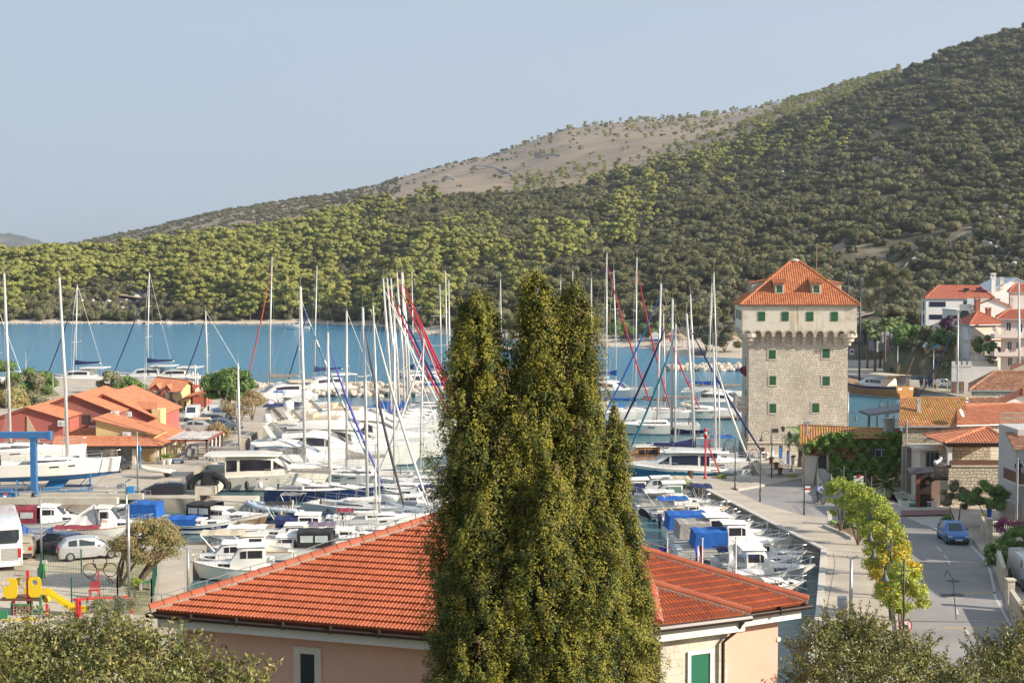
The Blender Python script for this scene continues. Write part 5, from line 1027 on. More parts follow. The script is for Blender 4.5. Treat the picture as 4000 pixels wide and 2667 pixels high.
for q,lab in((p0,"white globe lamp at the nearer end of the rolled grey awning"),(p1,"white globe lamp at the farther end of the rolled grey awning")):mb=MB();mb.ball(q+Vector((0,-.1,.12)),.15,0,12,8);one("globe_lamp",mb,whiteplastic,lab,"lamp","globe lamps on the wooden balcony",smooth=True)
for px,lab in((3637,"white planter box before the dark timber gateway"),(3531,"white planter box half hidden behind the yellow green street trees")):
 p=G(px,1980);t_=thing("planter_box",lab,"planter",p,0,"white planter boxes on the pavement");mb=MB();mb.box(-.38,-.22,0,.38,.22,.5);mb.box(-.42,-.26,.42,.42,.26,.52);obj("trough",mb,whitep,t_);q,d=blob((0,0,.6),(.35,.2,.22),160,g,.2,-.3);leaves("shrub",q,d,.05,vinem,.5,rng=g,parent=t_)
mb=MB();P=[G(3530,1976),G(3612,1982),G(3590,1960),G(3540,1956)];mb.loft([[p for p in P],[p+Vector((0,0,.14))for p in P]]);one("green_mat",mb,mat("green_carpet",(.06,.2,.15),rough=.95),"green carpet laid on the pavement before the entrance","carpet")
ST=thing("entrance_steps","grey stone steps with white handrail leading to the old house","steps");mb=MB()
for k in range(4):mb.box(XP(3515,119),118.5+k*.4,1.2,XP(3565,119),121,1.38+k*.17)
obj("step",mb,greysh,ST);mb=MB();a,c=W(3564,1935,118.6),W(3590,1888,119.5)
for k in range(5):q=a.lerp(c,k/4);mb.tube([q,Vector((q.x,q.y,q.z-.95))],.022,5)
mb.tube([a,c],.03,5);obj("handrail",mb,whitep,ST)
for k,(y0,y1,x0,h_)in enumerate(((69,76,38.5,7.2),(79.5,88,39,8.4),(91,99,39.5,7.6))):
 house("street_house",("cream","white","rose")[k]+" street house outside the picture edge, "+("nearest","second","third")[k]+" along the road","house",[(x0,y0),(x0+9,y0),(x0+9,y1),(x0,y1)],1.2,h_,(cream,whitep,rose)[k],('gable',0,h_+1.8),T_MR,.4)
#  boats
gel=mat("white_gelcoat",(.74,.72,.67),(.68,.66,.61),sc=.4,rough=.25,coat=.2);gelc=mat("cream_gelcoat",(.74,.69,.58),(.69,.64,.53),sc=.5,rough=.3);deckm=mat("deck_white",(.78,.76,.72),(.72,.69,.64),sc=2,rough=.6)
navyg=mat("navy_gelcoat",(.012,.022,.09),rough=.2,coat=.3);blackg=mat("black_gelcoat",(.012,.013,.015),rough=.12,coat=.4);tealg=mat("petrol_blue_gelcoat",(.01,.13,.25),rough=.2,coat=.3);greyg=mat("pale_grey_gelcoat",(.60,.62,.60),(.55,.57,.56),sc=.5,rough=.3)
tanh=mat("bronze_gelcoat",(.25,.18,.11),rough=.25,coat=.2);botm=mat("antifoul_dark",(.03,.04,.06),rough=.8);botr=mat("antifoul_red",(.25,.06,.04),rough=.8);botb=mat("antifoul_blue",(.01,.18,.45),(.02,.14,.36),sc=.8,rough=.8);boot=mat("boot_top",(.03,.05,.1),rough=.4)
alum=mat("mast_aluminium",(.62,.61,.58),(.55,.54,.51),sc=.6,rough=.35,metal=.25);wire=mat("rigging_wire",(.40,.38,.34),rough=.4,metal=.5);rail=mat("stainless_rail",(.7,.7,.7),rough=.25,metal=.8)
smoke=mat("smoked_glass",(.025,.022,.03),rough=.06,spec=.8);teak=mat("teak_deck",(.36,.22,.11),(.29,.17,.08),sc=4,rough=.8,stretch=(1,8,1));tanw=mat("varnished_wood",(.50,.24,.075),(.40,.17,.05),sc=3,rough=.35,stretch=(.4,1,4))
clearp=mat("clear_vinyl",(.36,.40,.38),(.5,.52,.5),sc=2,rough=.12);tan=mat("beige_cushion",(.52,.42,.3),rough=.85);rubber=mat("black_rubber",(.02,.02,.022),rough=.7);hyp=mat("grey_tube",(.45,.47,.5),(.4,.42,.45),sc=2,rough=.55)
def cloth(nm,c,c2=None):return mat("cloth_"+nm,c,c2 or tuple(a*.75 for a in c),sc=1.5,rough=.9,bump=.4,bsc=5)
CB=cloth("blue",(.01,.11,.42));CN=cloth("navy",(.015,.025,.11));CG=cloth("grey",(.36,.33,.3));CW_=cloth("white",(.72,.70,.66));CR=cloth("maroon",(.26,.03,.045));CBG=cloth("beige",(.58,.50,.36));CK=cloth("black",(.02,.02,.022));CT=cloth("teal",(.0,.15,.22));RED=cloth("red",(.50,.03,.05));LIL=cloth("lilac_blue",(.10,.10,.48));CBR=cloth("brown_grey",(.2,.17,.15));CDG=cloth("dark_grey",(.07,.065,.065));CP=cloth("mauve",(.2,.15,.22))
YEL=cloth("yellow",(.65,.45,.04))
class Hull:
 def __init__(s,L_,B,fs,fm,fb,depth=.45,tw=.85,rake=.6,pw=2.2):s.L,s.B,s.fs,s.fm,s.fb,s.d,s.tw,s.rk,s.pw=L_,B,fs,fm,fb,depth,tw,rake,pw
 def hb(s,t):return s.B/2*((s.tw+(1-s.tw)*min(1,t/.42)**.8)if t<.42 else max(.012,1-((t-.42)/.58)**s.pw))
 def zs(s,t):return s.fs+(s.fm-s.fs)*t/.4 if t<.4 else s.fm+(s.fb-s.fm)*((t-.4)/.6)**1.6
 def zk(s,t):return-s.d*(1-max(0,(t-.55)/.45)**2)*(.75+.25*min(1,t/.3))
 def x(s,t):return s.L*(t-.5)
 def pt(s,t,sy,k):
  h,z1,z0=s.hb(t),s.zs(t),s.zk(t);fl=.82-.3*max(0,(t-.6)/.4)
  y,z=((0,z0),(h*.5,z0*.7),(h*fl,-.02),(h*(fl+.03),.13),(h*(fl*.45+.55),z1*.52),(h*(fl*.2+.8),z1*.8),(h,z1))[k]
  return(s.x(t)+s.rk*(max(-.6,z/max(z1,.1))-1)*t**5,sy*y,z)
 def build(s,parent,mats,bands=(0,0,0,1,2),n=15,nm="hull"):
  """bands: material of [top 20 %, 52-80 %, waterline-52 %, boot top, bottom]"""
  mb=MB();T=[i/(n-1)for i in range(n)];rings=[[s.pt(t,1,k)for k in range(6,-1,-1)]+[s.pt(t,-1,k)for k in range(1,7)]for t in T];bi=list(bands)+[bands[-1]];order_=bi+bi[::-1]
  mb.loft(rings,0,False,(False,False),lambda j,a:order_[a]);mb.poly(rings[0][::-1],0);o=obj(nm,mb,mats,parent,True);o.data.set_sharp_from_angle(angle=R(38));return o
 def deck(s,parent,m,ck=(.03,.3),depth=.55,side=.8,t1=1.0,n=16,nm="deck",floor=None,drop=.03):
  mb=MB();T=sorted(set([i/n for i in range(n+1)]+list(ck)));
  for a,b in zip(T,T[1:]):
   P=[(t,s.x(t),s.hb(t)*.98,s.zs(t)-drop)for t in(a,b)]
   inside=a>=ck[0]-1e-6 and b<=ck[1]+1e-6
   if not inside:
    if a>=t1:continue
    for sy in(1,-1):mb.poly([(P[0][1],sy*P[0][2],P[0][3]),(P[1][1],sy*P[1][2],P[1][3]),(P[1][1],0,P[1][3]+.05),(P[0][1],0,P[0][3]+.05)][::sy])
   else:
    for sy in(1,-1):
     q=[(p[1],sy*p[2]*side,p[3])for p in P];fl=[(p[1],sy*p[2]*side,p[3]-depth)for p in P]
     mb.poly([(P[0][1],sy*P[0][2],P[0][3]),(P[1][1],sy*P[1][2],P[1][3]),q[1],q[0]][::sy]);mb.poly([q[0],q[1],fl[1],fl[0]][::sy]);mb.poly([fl[0],fl[1],(P[1][1],0,P[1][3]-depth),(P[0][1],0,P[0][3]-depth)][::sy],1)
  for t in ck:
   h=s.hb(t)*side*.98;z=s.zs(t)-drop;mb.poly([(s.x(t),-h,z-depth),(s.x(t),h,z-depth),(s.x(t),h,z+.01),(s.x(t),-h,z+.01)])
  return obj(nm,mb,[m,floor or m],parent)
def trunk(parent,st,m,nm="cabin",smooth=True,sh=.86,rnd=.12):
 """rounded box swept through stations (x, half width, z base, z top)"""
 mb=MB();rings=[]
 for x,h,z0,z1 in st:
  hh=z1-z0;rings.append([(x,h,z0),(x,h*(1-(1-sh)*.75),z0+hh*.75),(x,h*sh*.97,z0+hh*(1-rnd)),(x,h*sh*.78,z1),(x,-h*sh*.78,z1),(x,-h*sh*.97,z0+hh*(1-rnd)),(x,-h*(1-(1-sh)*.75),z0+hh*.75),(x,-h,z0)])
 mb.loft(rings);o=obj(nm,mb,m,parent,smooth)
 if smooth:o.data.set_sharp_from_angle(angle=R(35))
 return o
def tside(parent,st,i0,i1,f0,f1,m,sh=.86,off=.015,nm="window",g0=.06,g1=.06,both=(1,-1)):
 """window panel on the sides of a trunk between stations i0 and i1 (fractions allowed), heights f0..f1 (may differ at each end)"""
 def at(u):
  k=min(int(u),len(st)-2);a=u-k;return[st[k][j]+(st[k+1][j]-st[k][j])*a for j in range(4)]
 f0=f0 if isinstance(f0,tuple)else(f0,f0);f1=f1 if isinstance(f1,tuple)else(f1,f1);n=5
 for sy in both:
  mb=MB();lo=[];hi=[]
  for k in range(n+1):
   u=i0+(i1-i0)*k/n;x,h,z0,z1=at(u);hh=z1-z0
   for L_,f in((lo,f0[0]+(f0[1]-f0[0])*k/n),(hi,f1[0]+(f1[1]-f1[0])*k/n)):
    y=h*(1-(1-sh)*f)+off;L_.append((x,sy*y,z0+hh*f))
  for k in range(n):mb.poly([lo[k],lo[k+1],hi[k+1],hi[k]][::-sy]);a=(0,-sy*.04,0)
  mb.loft([lo+hi[::-1],[(p[0],p[1]-sy*.03,p[2])for p in lo+hi[::-1]]],0,True,(False,False));obj(nm,mb,m,parent)
def tfront(parent,a,b,m,nm="windscreen",sh=.86,f=.1,up=.02,g=.9):
 """panel on the sloping top between two stations"""
 (x0,h0,_,z0),(x1,h1,_,z1)=a,b;d=Vector((x1-x0,0,z1-z0));nn=Vector((-d.z,0,d.x)).normalized();nn=nn if nn.z>0 else-nn
 P=[Vector((x0,s_*h0*sh*.8*g,z0))for s_ in(-1,1)]+[Vector((x1,s_*h1*sh*.8*g,z1))for s_ in(1,-1)];c=sum(P,Vector())/4;P=[c+(p-c)*(1-f)+nn*up for p in P];mb=MB();mb.loft([P,[p-nn*.03 for p in P]]);return obj(nm,mb,m,parent)
def rails(parent,H,t0,t1,h=.6,n=7,bow=True,r=.014,off=.06,lines=2,nm="railing"):
 mb=MB();T=[t0+(t1-t0)*i/n for i in range(n+1)];top={}
 for sy in(1,-1):
  P=[Vector((H.x(t),sy*max(.02,H.hb(t)-off),H.zs(t)))for t in T]
  for p in P:mb.tube([p,p+Vector((0,0,h))],r,4)
  for k in range(lines):mb.tube([p+Vector((0,0,h*(1-.45*k)))for p in P],r*(1 if k==0 else .7),4)
  top[sy]=P[-1]+Vector((0,0,h))
 if bow:mb.tube([top[1],Vector((H.x(t1)+.25,0,top[1].z+.03)),top[-1]],r,4)
 return obj(nm,mb,rail,parent)
def fenders(parent,H,ts,sy,m,r=.13,h=.6):
 for t in ts:
  mb=MB();y=sy*(H.hb(t)+r*.9);z=H.zs(t)*.45;mb.lathe([(.03,h/2+.08),(r*.5,h/2),(r,h*.3),(r,-h*.3),(r*.5,-h/2),(.02,-h/2-.03)],8,(H.x(t),y,z));mb.tube([(H.x(t),y,z+h/2),(H.x(t),sy*H.hb(t),H.zs(t)+.05)],.012,4);obj("fender",mb,m,parent,True)
def outboard(parent,x,z,y=0,s=1.0,m=rubber,tilt=0):
 o=MB();o.loft([[(x-.35*s,y-.16*s,z+.12*s),(x-.05*s,y-.18*s,z+.1*s),(x-.05*s,y+.18*s,z+.1*s),(x-.35*s,y+.16*s,z+.12*s)],[(x-.42*s,y-.2*s,z+.35*s),(x-.02*s,y-.2*s,z+.35*s),(x-.02*s,y+.2*s,z+.35*s),(x-.42*s,y+.2*s,z+.35*s)],[(x-.34*s,y-.13*s,z+.58*s),(x-.1*s,y-.13*s,z+.6*s),(x-.1*s,y+.13*s,z+.6*s),(x-.34*s,y+.13*s,z+.58*s)]])
 o.loft([[(x-.3*s,y-.06*s,z+.12*s),(x-.1*s,y-.06*s,z+.12*s),(x-.1*s,y+.06*s,z+.12*s),(x-.3*s,y+.06*s,z+.12*s)],[(x-.28*s,y-.04*s,z-.6*s),(x-.14*s,y-.04*s,z-.6*s),(x-.14*s,y+.04*s,z-.6*s),(x-.28*s,y+.04*s,z-.6*s)]])
 if tilt:
  c,s_=math.cos(tilt),math.sin(tilt);o.v=[((a-x)*c-(e-z)*s_+x,b_,(a-x)*s_+(e-z)*c+z)for a,b_,e in o.v]
 return obj("outboard_motor",o,m,parent)
def canopy(parent,x0,x1,hw,z0,z1,m,nm="canopy",arch=.12,posts=True,zb=None,closed=False):
 """cloth top on hoops; closed = with cloth sides"""
 mb=MB();K=6;N_=6;rings=[]
 for i in range(K+1):
  x=x0+(x1-x0)*i/K;z=z0+(z1-z0)*i/K+.04*math.sin(i*2.1);rings.append([(x,hw*math.cos(math.pi*j/N_)*(1.0),z+arch*math.sin(math.pi*j/N_))for j in range(N_+1)])
 mb.loft([r_+[(p[0],p[1]*.98,p[2]-.04)for p in r_[::-1]]for r_ in rings])
 if closed and zb is not None:
  ho=hw*1.07;q=lambda x,sy,z,h_:(x,sy*h_*(1+.015*math.sin(x*5)),z)
  for sy in(1,-1):
   P=[q(x0+(x1-x0)*i/K+(.12 if i==0 else 0),sy,z0+(z1-z0)*i/K,hw)for i in range(K+1)];Q=[q(x0+(x1-x0)*i/K,sy,zb,ho)for i in range(K+1)];mb.loft([P+Q[::-1],[(p[0],p[1]-sy*.04,p[2])for p in P+Q[::-1]]])
  mb.loft([[(x0,-ho,zb),(x0,ho,zb),(x0+.12,hw,z0+.03),(x0+.12,-hw,z0+.03)],[(x0+.05,-ho,zb),(x0+.05,ho,zb),(x0+.17,hw,z0+.03),(x0+.17,-hw,z0+.03)]])
 o=obj(nm,mb,m,parent,False)
 if closed and zb is not None and m in(CK,CR):
  L0=x1-x0;hz_=z0-zb
  for sy in(1,-1):
   for f0,f1 in((.12,.48),(.54,.9)):
    mb=MB();P=[(x0+L0*f,sy*(hw*1.07-hw*.07*g_+.035),zb+hz_*g_)for f,g_ in((f0,.42),(f1,.42),(f1,.86),(f0,.86))];mb.loft([P,[(p[0],p[1]-sy*.05,p[2])for p in P]]);obj("vinyl_window",mb,clearp,o)
 if posts and zb is not None and not closed:
  mb=MB()
  for sy in(1,-1):
   for xx,zt_,xb in((x0+.05,z0,x0+(x1-x0)*.35),(x1-.05,z1,x0+(x1-x0)*.65),((x0+x1)/2,(z0+z1)/2,(x0+x1)/2)):mb.tube([(xx,sy*hw*.98,zt_),(xb,sy*hw*.98,zb)],.016,4)
   mb.tube([(x0+.05,sy*hw*.98,z0),((x0+x1)/2,sy*hw*.98,(z0+z1)/2),(x1-.05,sy*hw*.98,z1)],.014,4)
  mb.tube([((x0+x1)/2,hw*.98,(z0+z1)/2),((x0+x1)/2,0,(z0+z1)/2+arch-.05),((x0+x1)/2,-hw*.98,(z0+z1)/2)],.014,4);obj("canopy_frame",mb,rail,o)
 return o
def boatroot(name,label,cat,px,py,hd,B,L_,group,z=0):
 p=G(px,py,0);p.y+=abs(math.cos(R(hd)))*B/2+abs(math.sin(R(hd)))*L_*.25;p.x=XP(px,p.y);p.z=z;return thing(name,label,cat,p,R(hd),group)
def locx(r,px,y=0):
 """local x of the boat whose world position shows at photo column px"""
 h=r.rotation_euler.z;c,s_=math.cos(h),math.sin(h);X,Y=r.location.x,r.location.y;k=(px-CX)/F
 return(k*Y-X)/(c-k*s_)
def mast(parent,H,mx,top,zdk,rake=0,r=.1,m=None,spr=2,name="mast"):
 mb=MB();mb.tube([(mx,0,zdk),(mx+rake*.25,0,zdk+(top-zdk)*.4),(mx+rake,0,top)],[r,r,r*.75],8);o=obj(name,mb,m or alum,parent,True)
 mb=MB();mb.tube([(mx+rake,0,top),(mx+rake,0,top+1.1)],.016,4);mb.tube([(mx+rake-.1,0,top+.05),(mx+rake+.45,0,top+.12)],.016,4);obj("masthead_aerial",mb,wire,o)
 for k in range(spr):
  f=(k+1)/(spr+1.1);z=zdk+(top-zdk)*f;w_=H.B*.36*(1-.18*k);mb=MB();xx=mx+rake*f*f;mb.tube([(xx-.15,w_,z+.1),(xx,0,z),(xx-.15,-w_,z+.1)],.035,5);obj("spreader",mb,m or alum,o)
 mb=MB()
 for sy in(1,-1):
  P=[(mx-.2,sy*H.hb(.55)*.95,H.zs(.55))]+[(mx+rake*((k+1)/(spr+1.1))**2-.15,sy*H.B*.36*(1-.18*k),zdk+(top-zdk)*(k+1)/(spr+1.1)+.1)for k in range(spr)]+[(mx+rake,0,top-.2)];mb.tube(P,.014,4);mb.tube([(mx-.5,sy*H.hb(.5)*.9,H.zs(.5)),(mx,0,zdk+(top-zdk)*.5)],.012,4)
 mb.tube([(H.x(.02),0,H.zs(0)),(mx+rake,0,top)],.014,4);obj("rigging",mb,wire,o);return o
def genoa(parent,H,mx,top,zdk,rake,m,r=.085,stripe=None,t=.985):
 a=Vector((H.x(t),0,H.zs(t)+.35));b=Vector((mx+rake*.9,0,zdk+(top-zdk)*.93));n=24;mb=MB()
 mb.tube([a.lerp(b,i/n)+Vector((-.25*math.sin(math.pi*i/n),0,0))for i in range(n+1)],[r*(.5+.9*math.sin(math.pi*min(1,.12+i/n))**.6)for i in range(n+1)],7)
 if stripe is not None:
  for j in range(len(mb.f)-2):mb.m[j]=1 if((j//7)+(j%7)//3)%3==0 else 0
 mb.tube([a-Vector((0,0,.3)),a],.05,6);mb.tube([b,b+(b-a)*.06],.014,4);return obj("furled_sail",mb,[m]+([stripe]if stripe is not None else[]),parent,True)
def boom(parent,mx,L_,z,m,cov=None,up=.25,r=.07,fat=.2,nm=None,lump=1.0):
 mb=MB();mb.tube([(mx-.1,0,z),(mx-L_,0,z+up)],r,6);o=obj("boom",mb,alum,parent,True)
 if cov is not None:
  mb=MB();n=9;rings=[]
  for i in range(n+1):
   f=i/n;x=mx+.12-(L_*.96)*f;zz=z+.08+up*f;hh=fat*(1.7*(1-f)**3.5*lump+1.5-.55*f+.1*math.sin(i*2.7));w_=fat*(.75-.25*f)
   rings.append([(x,-w_*.8,zz-.1),(x,-w_,zz+hh*.35),(x,-w_*.35,zz+hh),(x,w_*.35,zz+hh),(x,w_,zz+hh*.35),(x,w_*.8,zz-.1)])
  mb.loft(rings);obj("sail_cover",mb,cov,o)
 return o
def sailboat(label,px,py,hd,L_,mpx,tpx,tpy,cover=None,gen=None,gst=None,hullm=None,stripe=None,hood=None,bim=None,group=None,r=.1,bm=None,ckdeck=True,z=0,cat="sailboat",spr=2,botm_=None,fend=None,lump=1.0,B=None,boomlen=.36,name="sailboat",gr=.085):
 B=B or L_*.3+.15;k=L_/12;rt=boatroot(name,label,cat,px,py,hd,B,L_,group,z);H=Hull(L_,B,1.15*k+.1,1.1*k+.1,1.4*k+.1,.5,.86,.25,2.0)
 hm=H.build(rt,[hullm or gel,boot,botm_ or botm,stripe or hullm or gel],(3 if stripe else 0,0,0,1,2));H.deck(rt,deckm,(.02,.32),.45,.62,floor=teak)
 st=[(H.x(.32),H.hb(.33)*.62,H.zs(.33)-.06,H.zs(.33)+.38*k+.1),(H.x(.45),H.hb(.45)*.66,H.zs(.45)-.06,H.zs(.45)+.45*k+.08),(H.x(.6),H.hb(.6)*.62,H.zs(.6)-.06,H.zs(.6)+.38*k+.05),(H.x(.78),H.hb(.78)*.5,H.zs(.78)-.06,H.zs(.78)+.06)]
 cb=trunk(rt,st,deckm);tside(cb,st,.15,2.1,(.3,.4),(.72,.62),smoke)
 mb=MB()
 for t in(.45,.66):mb.box(H.x(t)-.28,-.28,H.zs(t)+(.46 if t<.5 else .3)*k,H.x(t)+.28,.28,H.zs(t)+(.52 if t<.5 else .38)*k+.03)
 obj("hatch",mb,smoke,cb)
 for t0,t1 in((.46,.53),(.6,.65)):
  for sy in(1,-1):
   mb=MB();P=[Vector(H.pt(t,sy,5))for t in(t0,t1)];o_=Vector((0,sy*.02,0));mb.loft([[P[0]+o_+Vector((0,0,-.07)),P[1]+o_+Vector((0,0,-.07)),P[1]+o_+Vector((0,0,.05)),P[0]+o_+Vector((0,0,.05))],[P[0]-o_+Vector((0,0,-.07)),P[1]-o_+Vector((0,0,-.07)),P[1]-o_+Vector((0,0,.05)),P[0]-o_+Vector((0,0,.05))]]);obj("porthole",mb,smoke,hm)
 rails(rt,H,.05,.97,.6,8)
 mx=locx(rt,mpx);mx=min(max(mx,H.x(.42)),H.x(.72));zdk=H.zs(.55)+.4*k;Yw=rt.location.y+math.sin(R(hd))*mx;top=ZP(tpy,Yw)-z
 rake=(XP(tpx,Yw)-XP(mpx,Yw))/max(.3,abs(math.cos(R(hd))))*(1 if math.cos(R(hd))>0 else-1);rake=max(-2.6,min(2.2,rake))
 mast(rt,H,mx,top,zdk,rake,r,None,spr)
 bo=boom(rt,mx,L_*boomlen,zdk+.95,alum,cover,.2,lump=lump,fat=.2*k+.03)
 if gen is not None:genoa(rt,H,mx,top,zdk,rake,gen,gr,gst)
 if hood is not None:canopy(rt,H.x(.27),H.x(.39),H.hb(.33)*.62,H.zs(.3)+.75,H.zs(.3)+.45,hood,"sprayhood",.25,False)
 if bim is not None:canopy(rt,H.x(.03),H.x(.22),H.hb(.15)*.75,H.zs(.1)+1.6,H.zs(.1)+1.6,bim,"bimini",.15,True,H.zs(.1))
 mb=MB();x=H.x(.1);n_=14;mb.tube([(x,.5*math.cos(6.283*i/n_),H.zs(.1)+.35+.42*math.sin(6.283*i/n_))for i in range(n_+1)],.025,5,cap=False);mb.tube([(x,0,H.zs(.1)-.4),(x,0,H.zs(.1)+.35)],.07,5);obj("steering_wheel",mb,rubber,rt)
 if fend is not None:fenders(rt,H,(.3,.45,.6),fend[1],fend[0])
 return rt,H
def yacht(label,px,py,hd,L_,style="sport",hullm=None,group=None,top=None,glass=None,fend=None,low=None,bim=None,domes=1,name="motor_yacht",cat="motor yacht",z=0):
 k=L_/13;B=L_*.31;rt=boatroot(name,label,cat,px,py,hd,B,L_,group,z);H=Hull(L_,B,1.15*k,1.5*k,2.15*k,.5,.92,1.3*k,2.4);gl=glass or smoke;hm_=hullm or gel
 hm=H.build(rt,[hm_,boot,botm,low or hm_],(0,3 if style=="trawler2" else 0,3,1,2));H.deck(rt,deckm,(.03,.2),.5*k,.85,floor=teak)
 for sy in(1,-1):
  mb=MB();lo=[Vector(H.pt(t,sy,4))+Vector((0,sy*.02,.18*k))for t in(.4,.5,.62,.72)];hi=[Vector(H.pt(t,sy,5))+Vector((0,sy*.02,.06*k))for t in(.44,.52,.62,.7)];mb.loft([lo+hi[::-1],[p-Vector((0,sy*.05,0))for p in lo+hi[::-1]]]);obj("hull_window",mb,gl,hm)
 zz=H.zs(.4)
 if style in("sport","fly"):
  st=[(H.x(.17),H.hb(.2)*.84,H.zs(.2)-.1,zz+1.75*k),(H.x(.36),H.hb(.36)*.84,zz-.1,zz+1.9*k),(H.x(.47),H.hb(.47)*.82,zz-.1,zz+1.75*k),(H.x(.64),H.hb(.64)*.74,H.zs(.64)-.1,H.zs(.64)+.55*k),(H.x(.86),H.hb(.86)*.5,H.zs(.86)-.1,H.zs(.86)+.12)]
  cb=trunk(rt,st,hm_,"superstructure",True,.82);tside(cb,st,.15,1.9,(.42,.45),(.80,.80),gl,.82,g0=.1);tside(cb,st,1.95,2.75,(.45,.5),(.8,.62),gl,.82);tfront(cb,st[2],st[3],gl,"windscreen",.82,.12)
  if style=="sport":tfront(cb,st[0],st[1],smoke,"sunroof",.82,.2,.03,.8)
 else:
  st=[(H.x(.2),H.hb(.2)*.8,H.zs(.2)-.1,zz+1.85*k),(H.x(.38),H.hb(.38)*.8,zz-.1,zz+1.9*k),(H.x(.56),H.hb(.56)*.74,zz-.1,zz+1.85*k),(H.x(.68),H.hb(.68)*.62,H.zs(.68)-.1,H.zs(.68)+.7*k),(H.x(.9),H.hb(.9)*.4,H.zs(.9)-.1,H.zs(.9)+.15)]
  cb=trunk(rt,st,hm_,"superstructure",True,.9);tside(cb,st,.06,.5,(.3,.3),(.82,.82),gl,.9);tside(cb,st,.62,1.9,(.3,.3),(.84,.82),gl,.9);tside(cb,st,2.0,2.75,(.35,.5),(.8,.6),gl,.9);tfront(cb,st[2],st[3],gl,"windscreen",.9,.1)
  mb=MB();ring=lambda x,h,z_:[(x,h,z_),(x,h*.92,z_+.16*k),(x,-h*.92,z_+.16*k),(x,-h,z_)]
  mb.loft([ring(H.x(.04),H.hb(.1)*.85,zz+1.86*k),ring(H.x(.1),H.hb(.2)*.95,zz+1.88*k),ring(H.x(.45),H.hb(.45)*.9,zz+1.92*k),ring(H.x(.6),H.hb(.6)*.72,zz+1.82*k)]);obj("hardtop",mb,hm_,rt)
 if style=="fly":
  s2=[(H.x(.06),H.hb(.2)*.8,zz+1.72*k,zz+2.0*k),(H.x(.2),H.hb(.3)*.86,zz+1.72*k,zz+2.45*k),(H.x(.44),H.hb(.4)*.8,zz+1.72*k,zz+2.5*k),(H.x(.54),H.hb(.5)*.62,zz+1.6*k,zz+2.0*k)]
  fb=trunk(rt,s2,hm_,"flybridge",True,.92);tfront(fb,s2[2],s2[3],gl,"windscreen",.92,.15);mb=MB();mb.box(H.x(.22),-H.B*.28,zz+2.45*k,H.x(.4),H.B*.28,zz+2.62*k);mb.box(H.x(.2),-H.B*.3,zz+2.45*k,H.x(.235),H.B*.3,zz+2.95*k);obj("seat",mb,tan,fb)
 if style in("fly","sport")and domes:
  zr=zz+(2.5 if style=="fly" else 1.85)*k;mb=MB();
  for sy in(1,-1):mb.loft([[(H.x(.1)+a,sy*H.hb(.2)*.8+b_,zr-.4*k)for a,b_ in((0,-.05),(.5*k,-.05),(.5*k,.05),(0,.05))],[(H.x(.03)+a,sy*H.hb(.2)*.55+b_,zr+.75*k)for a,b_ in((0,-.05),(.4*k,-.05),(.4*k,.05),(0,.05))]])
  mb.box(H.x(.03),-H.hb(.2)*.6,zr+.7*k,H.x(.03)+.42*k,H.hb(.2)*.6,zr+.82*k);ra=obj("radar_arch",mb,hm_,rt)
  for i in range(domes):mb=MB();y=(i-(domes-1)/2)*.9*k;mb.lathe([(.2*k,0),(.32*k,.06),(.36*k,.35*k),(.3*k,.58*k),(.15*k,.7*k),(.02,.74*k)],12,(H.x(.05),y,zr+.82*k));obj("radar_dome",mb,whiteplastic,ra,True)
 if bim is not None:canopy(rt,H.x(.02),H.x(.3),H.hb(.2)*.85,zz+(3.6 if style=="fly" else 2.3)*k,zz+(3.7 if style=="fly" else 2.2)*k,bim,"bimini",.18,True,zz+(2.4 if style=="fly" else 1.2)*k)
 rails(rt,H,.5,.97,.62,8)
 if fend:fenders(rt,H,fend[2],fend[1],fend[0],.2,.75)
 mb=MB();mb.box(H.x(0)-.8*k,-B*.38,.28*k,H.x(0)+.02,B*.38,.42*k);obj("swim_platform",mb,teak,rt);return rt,H
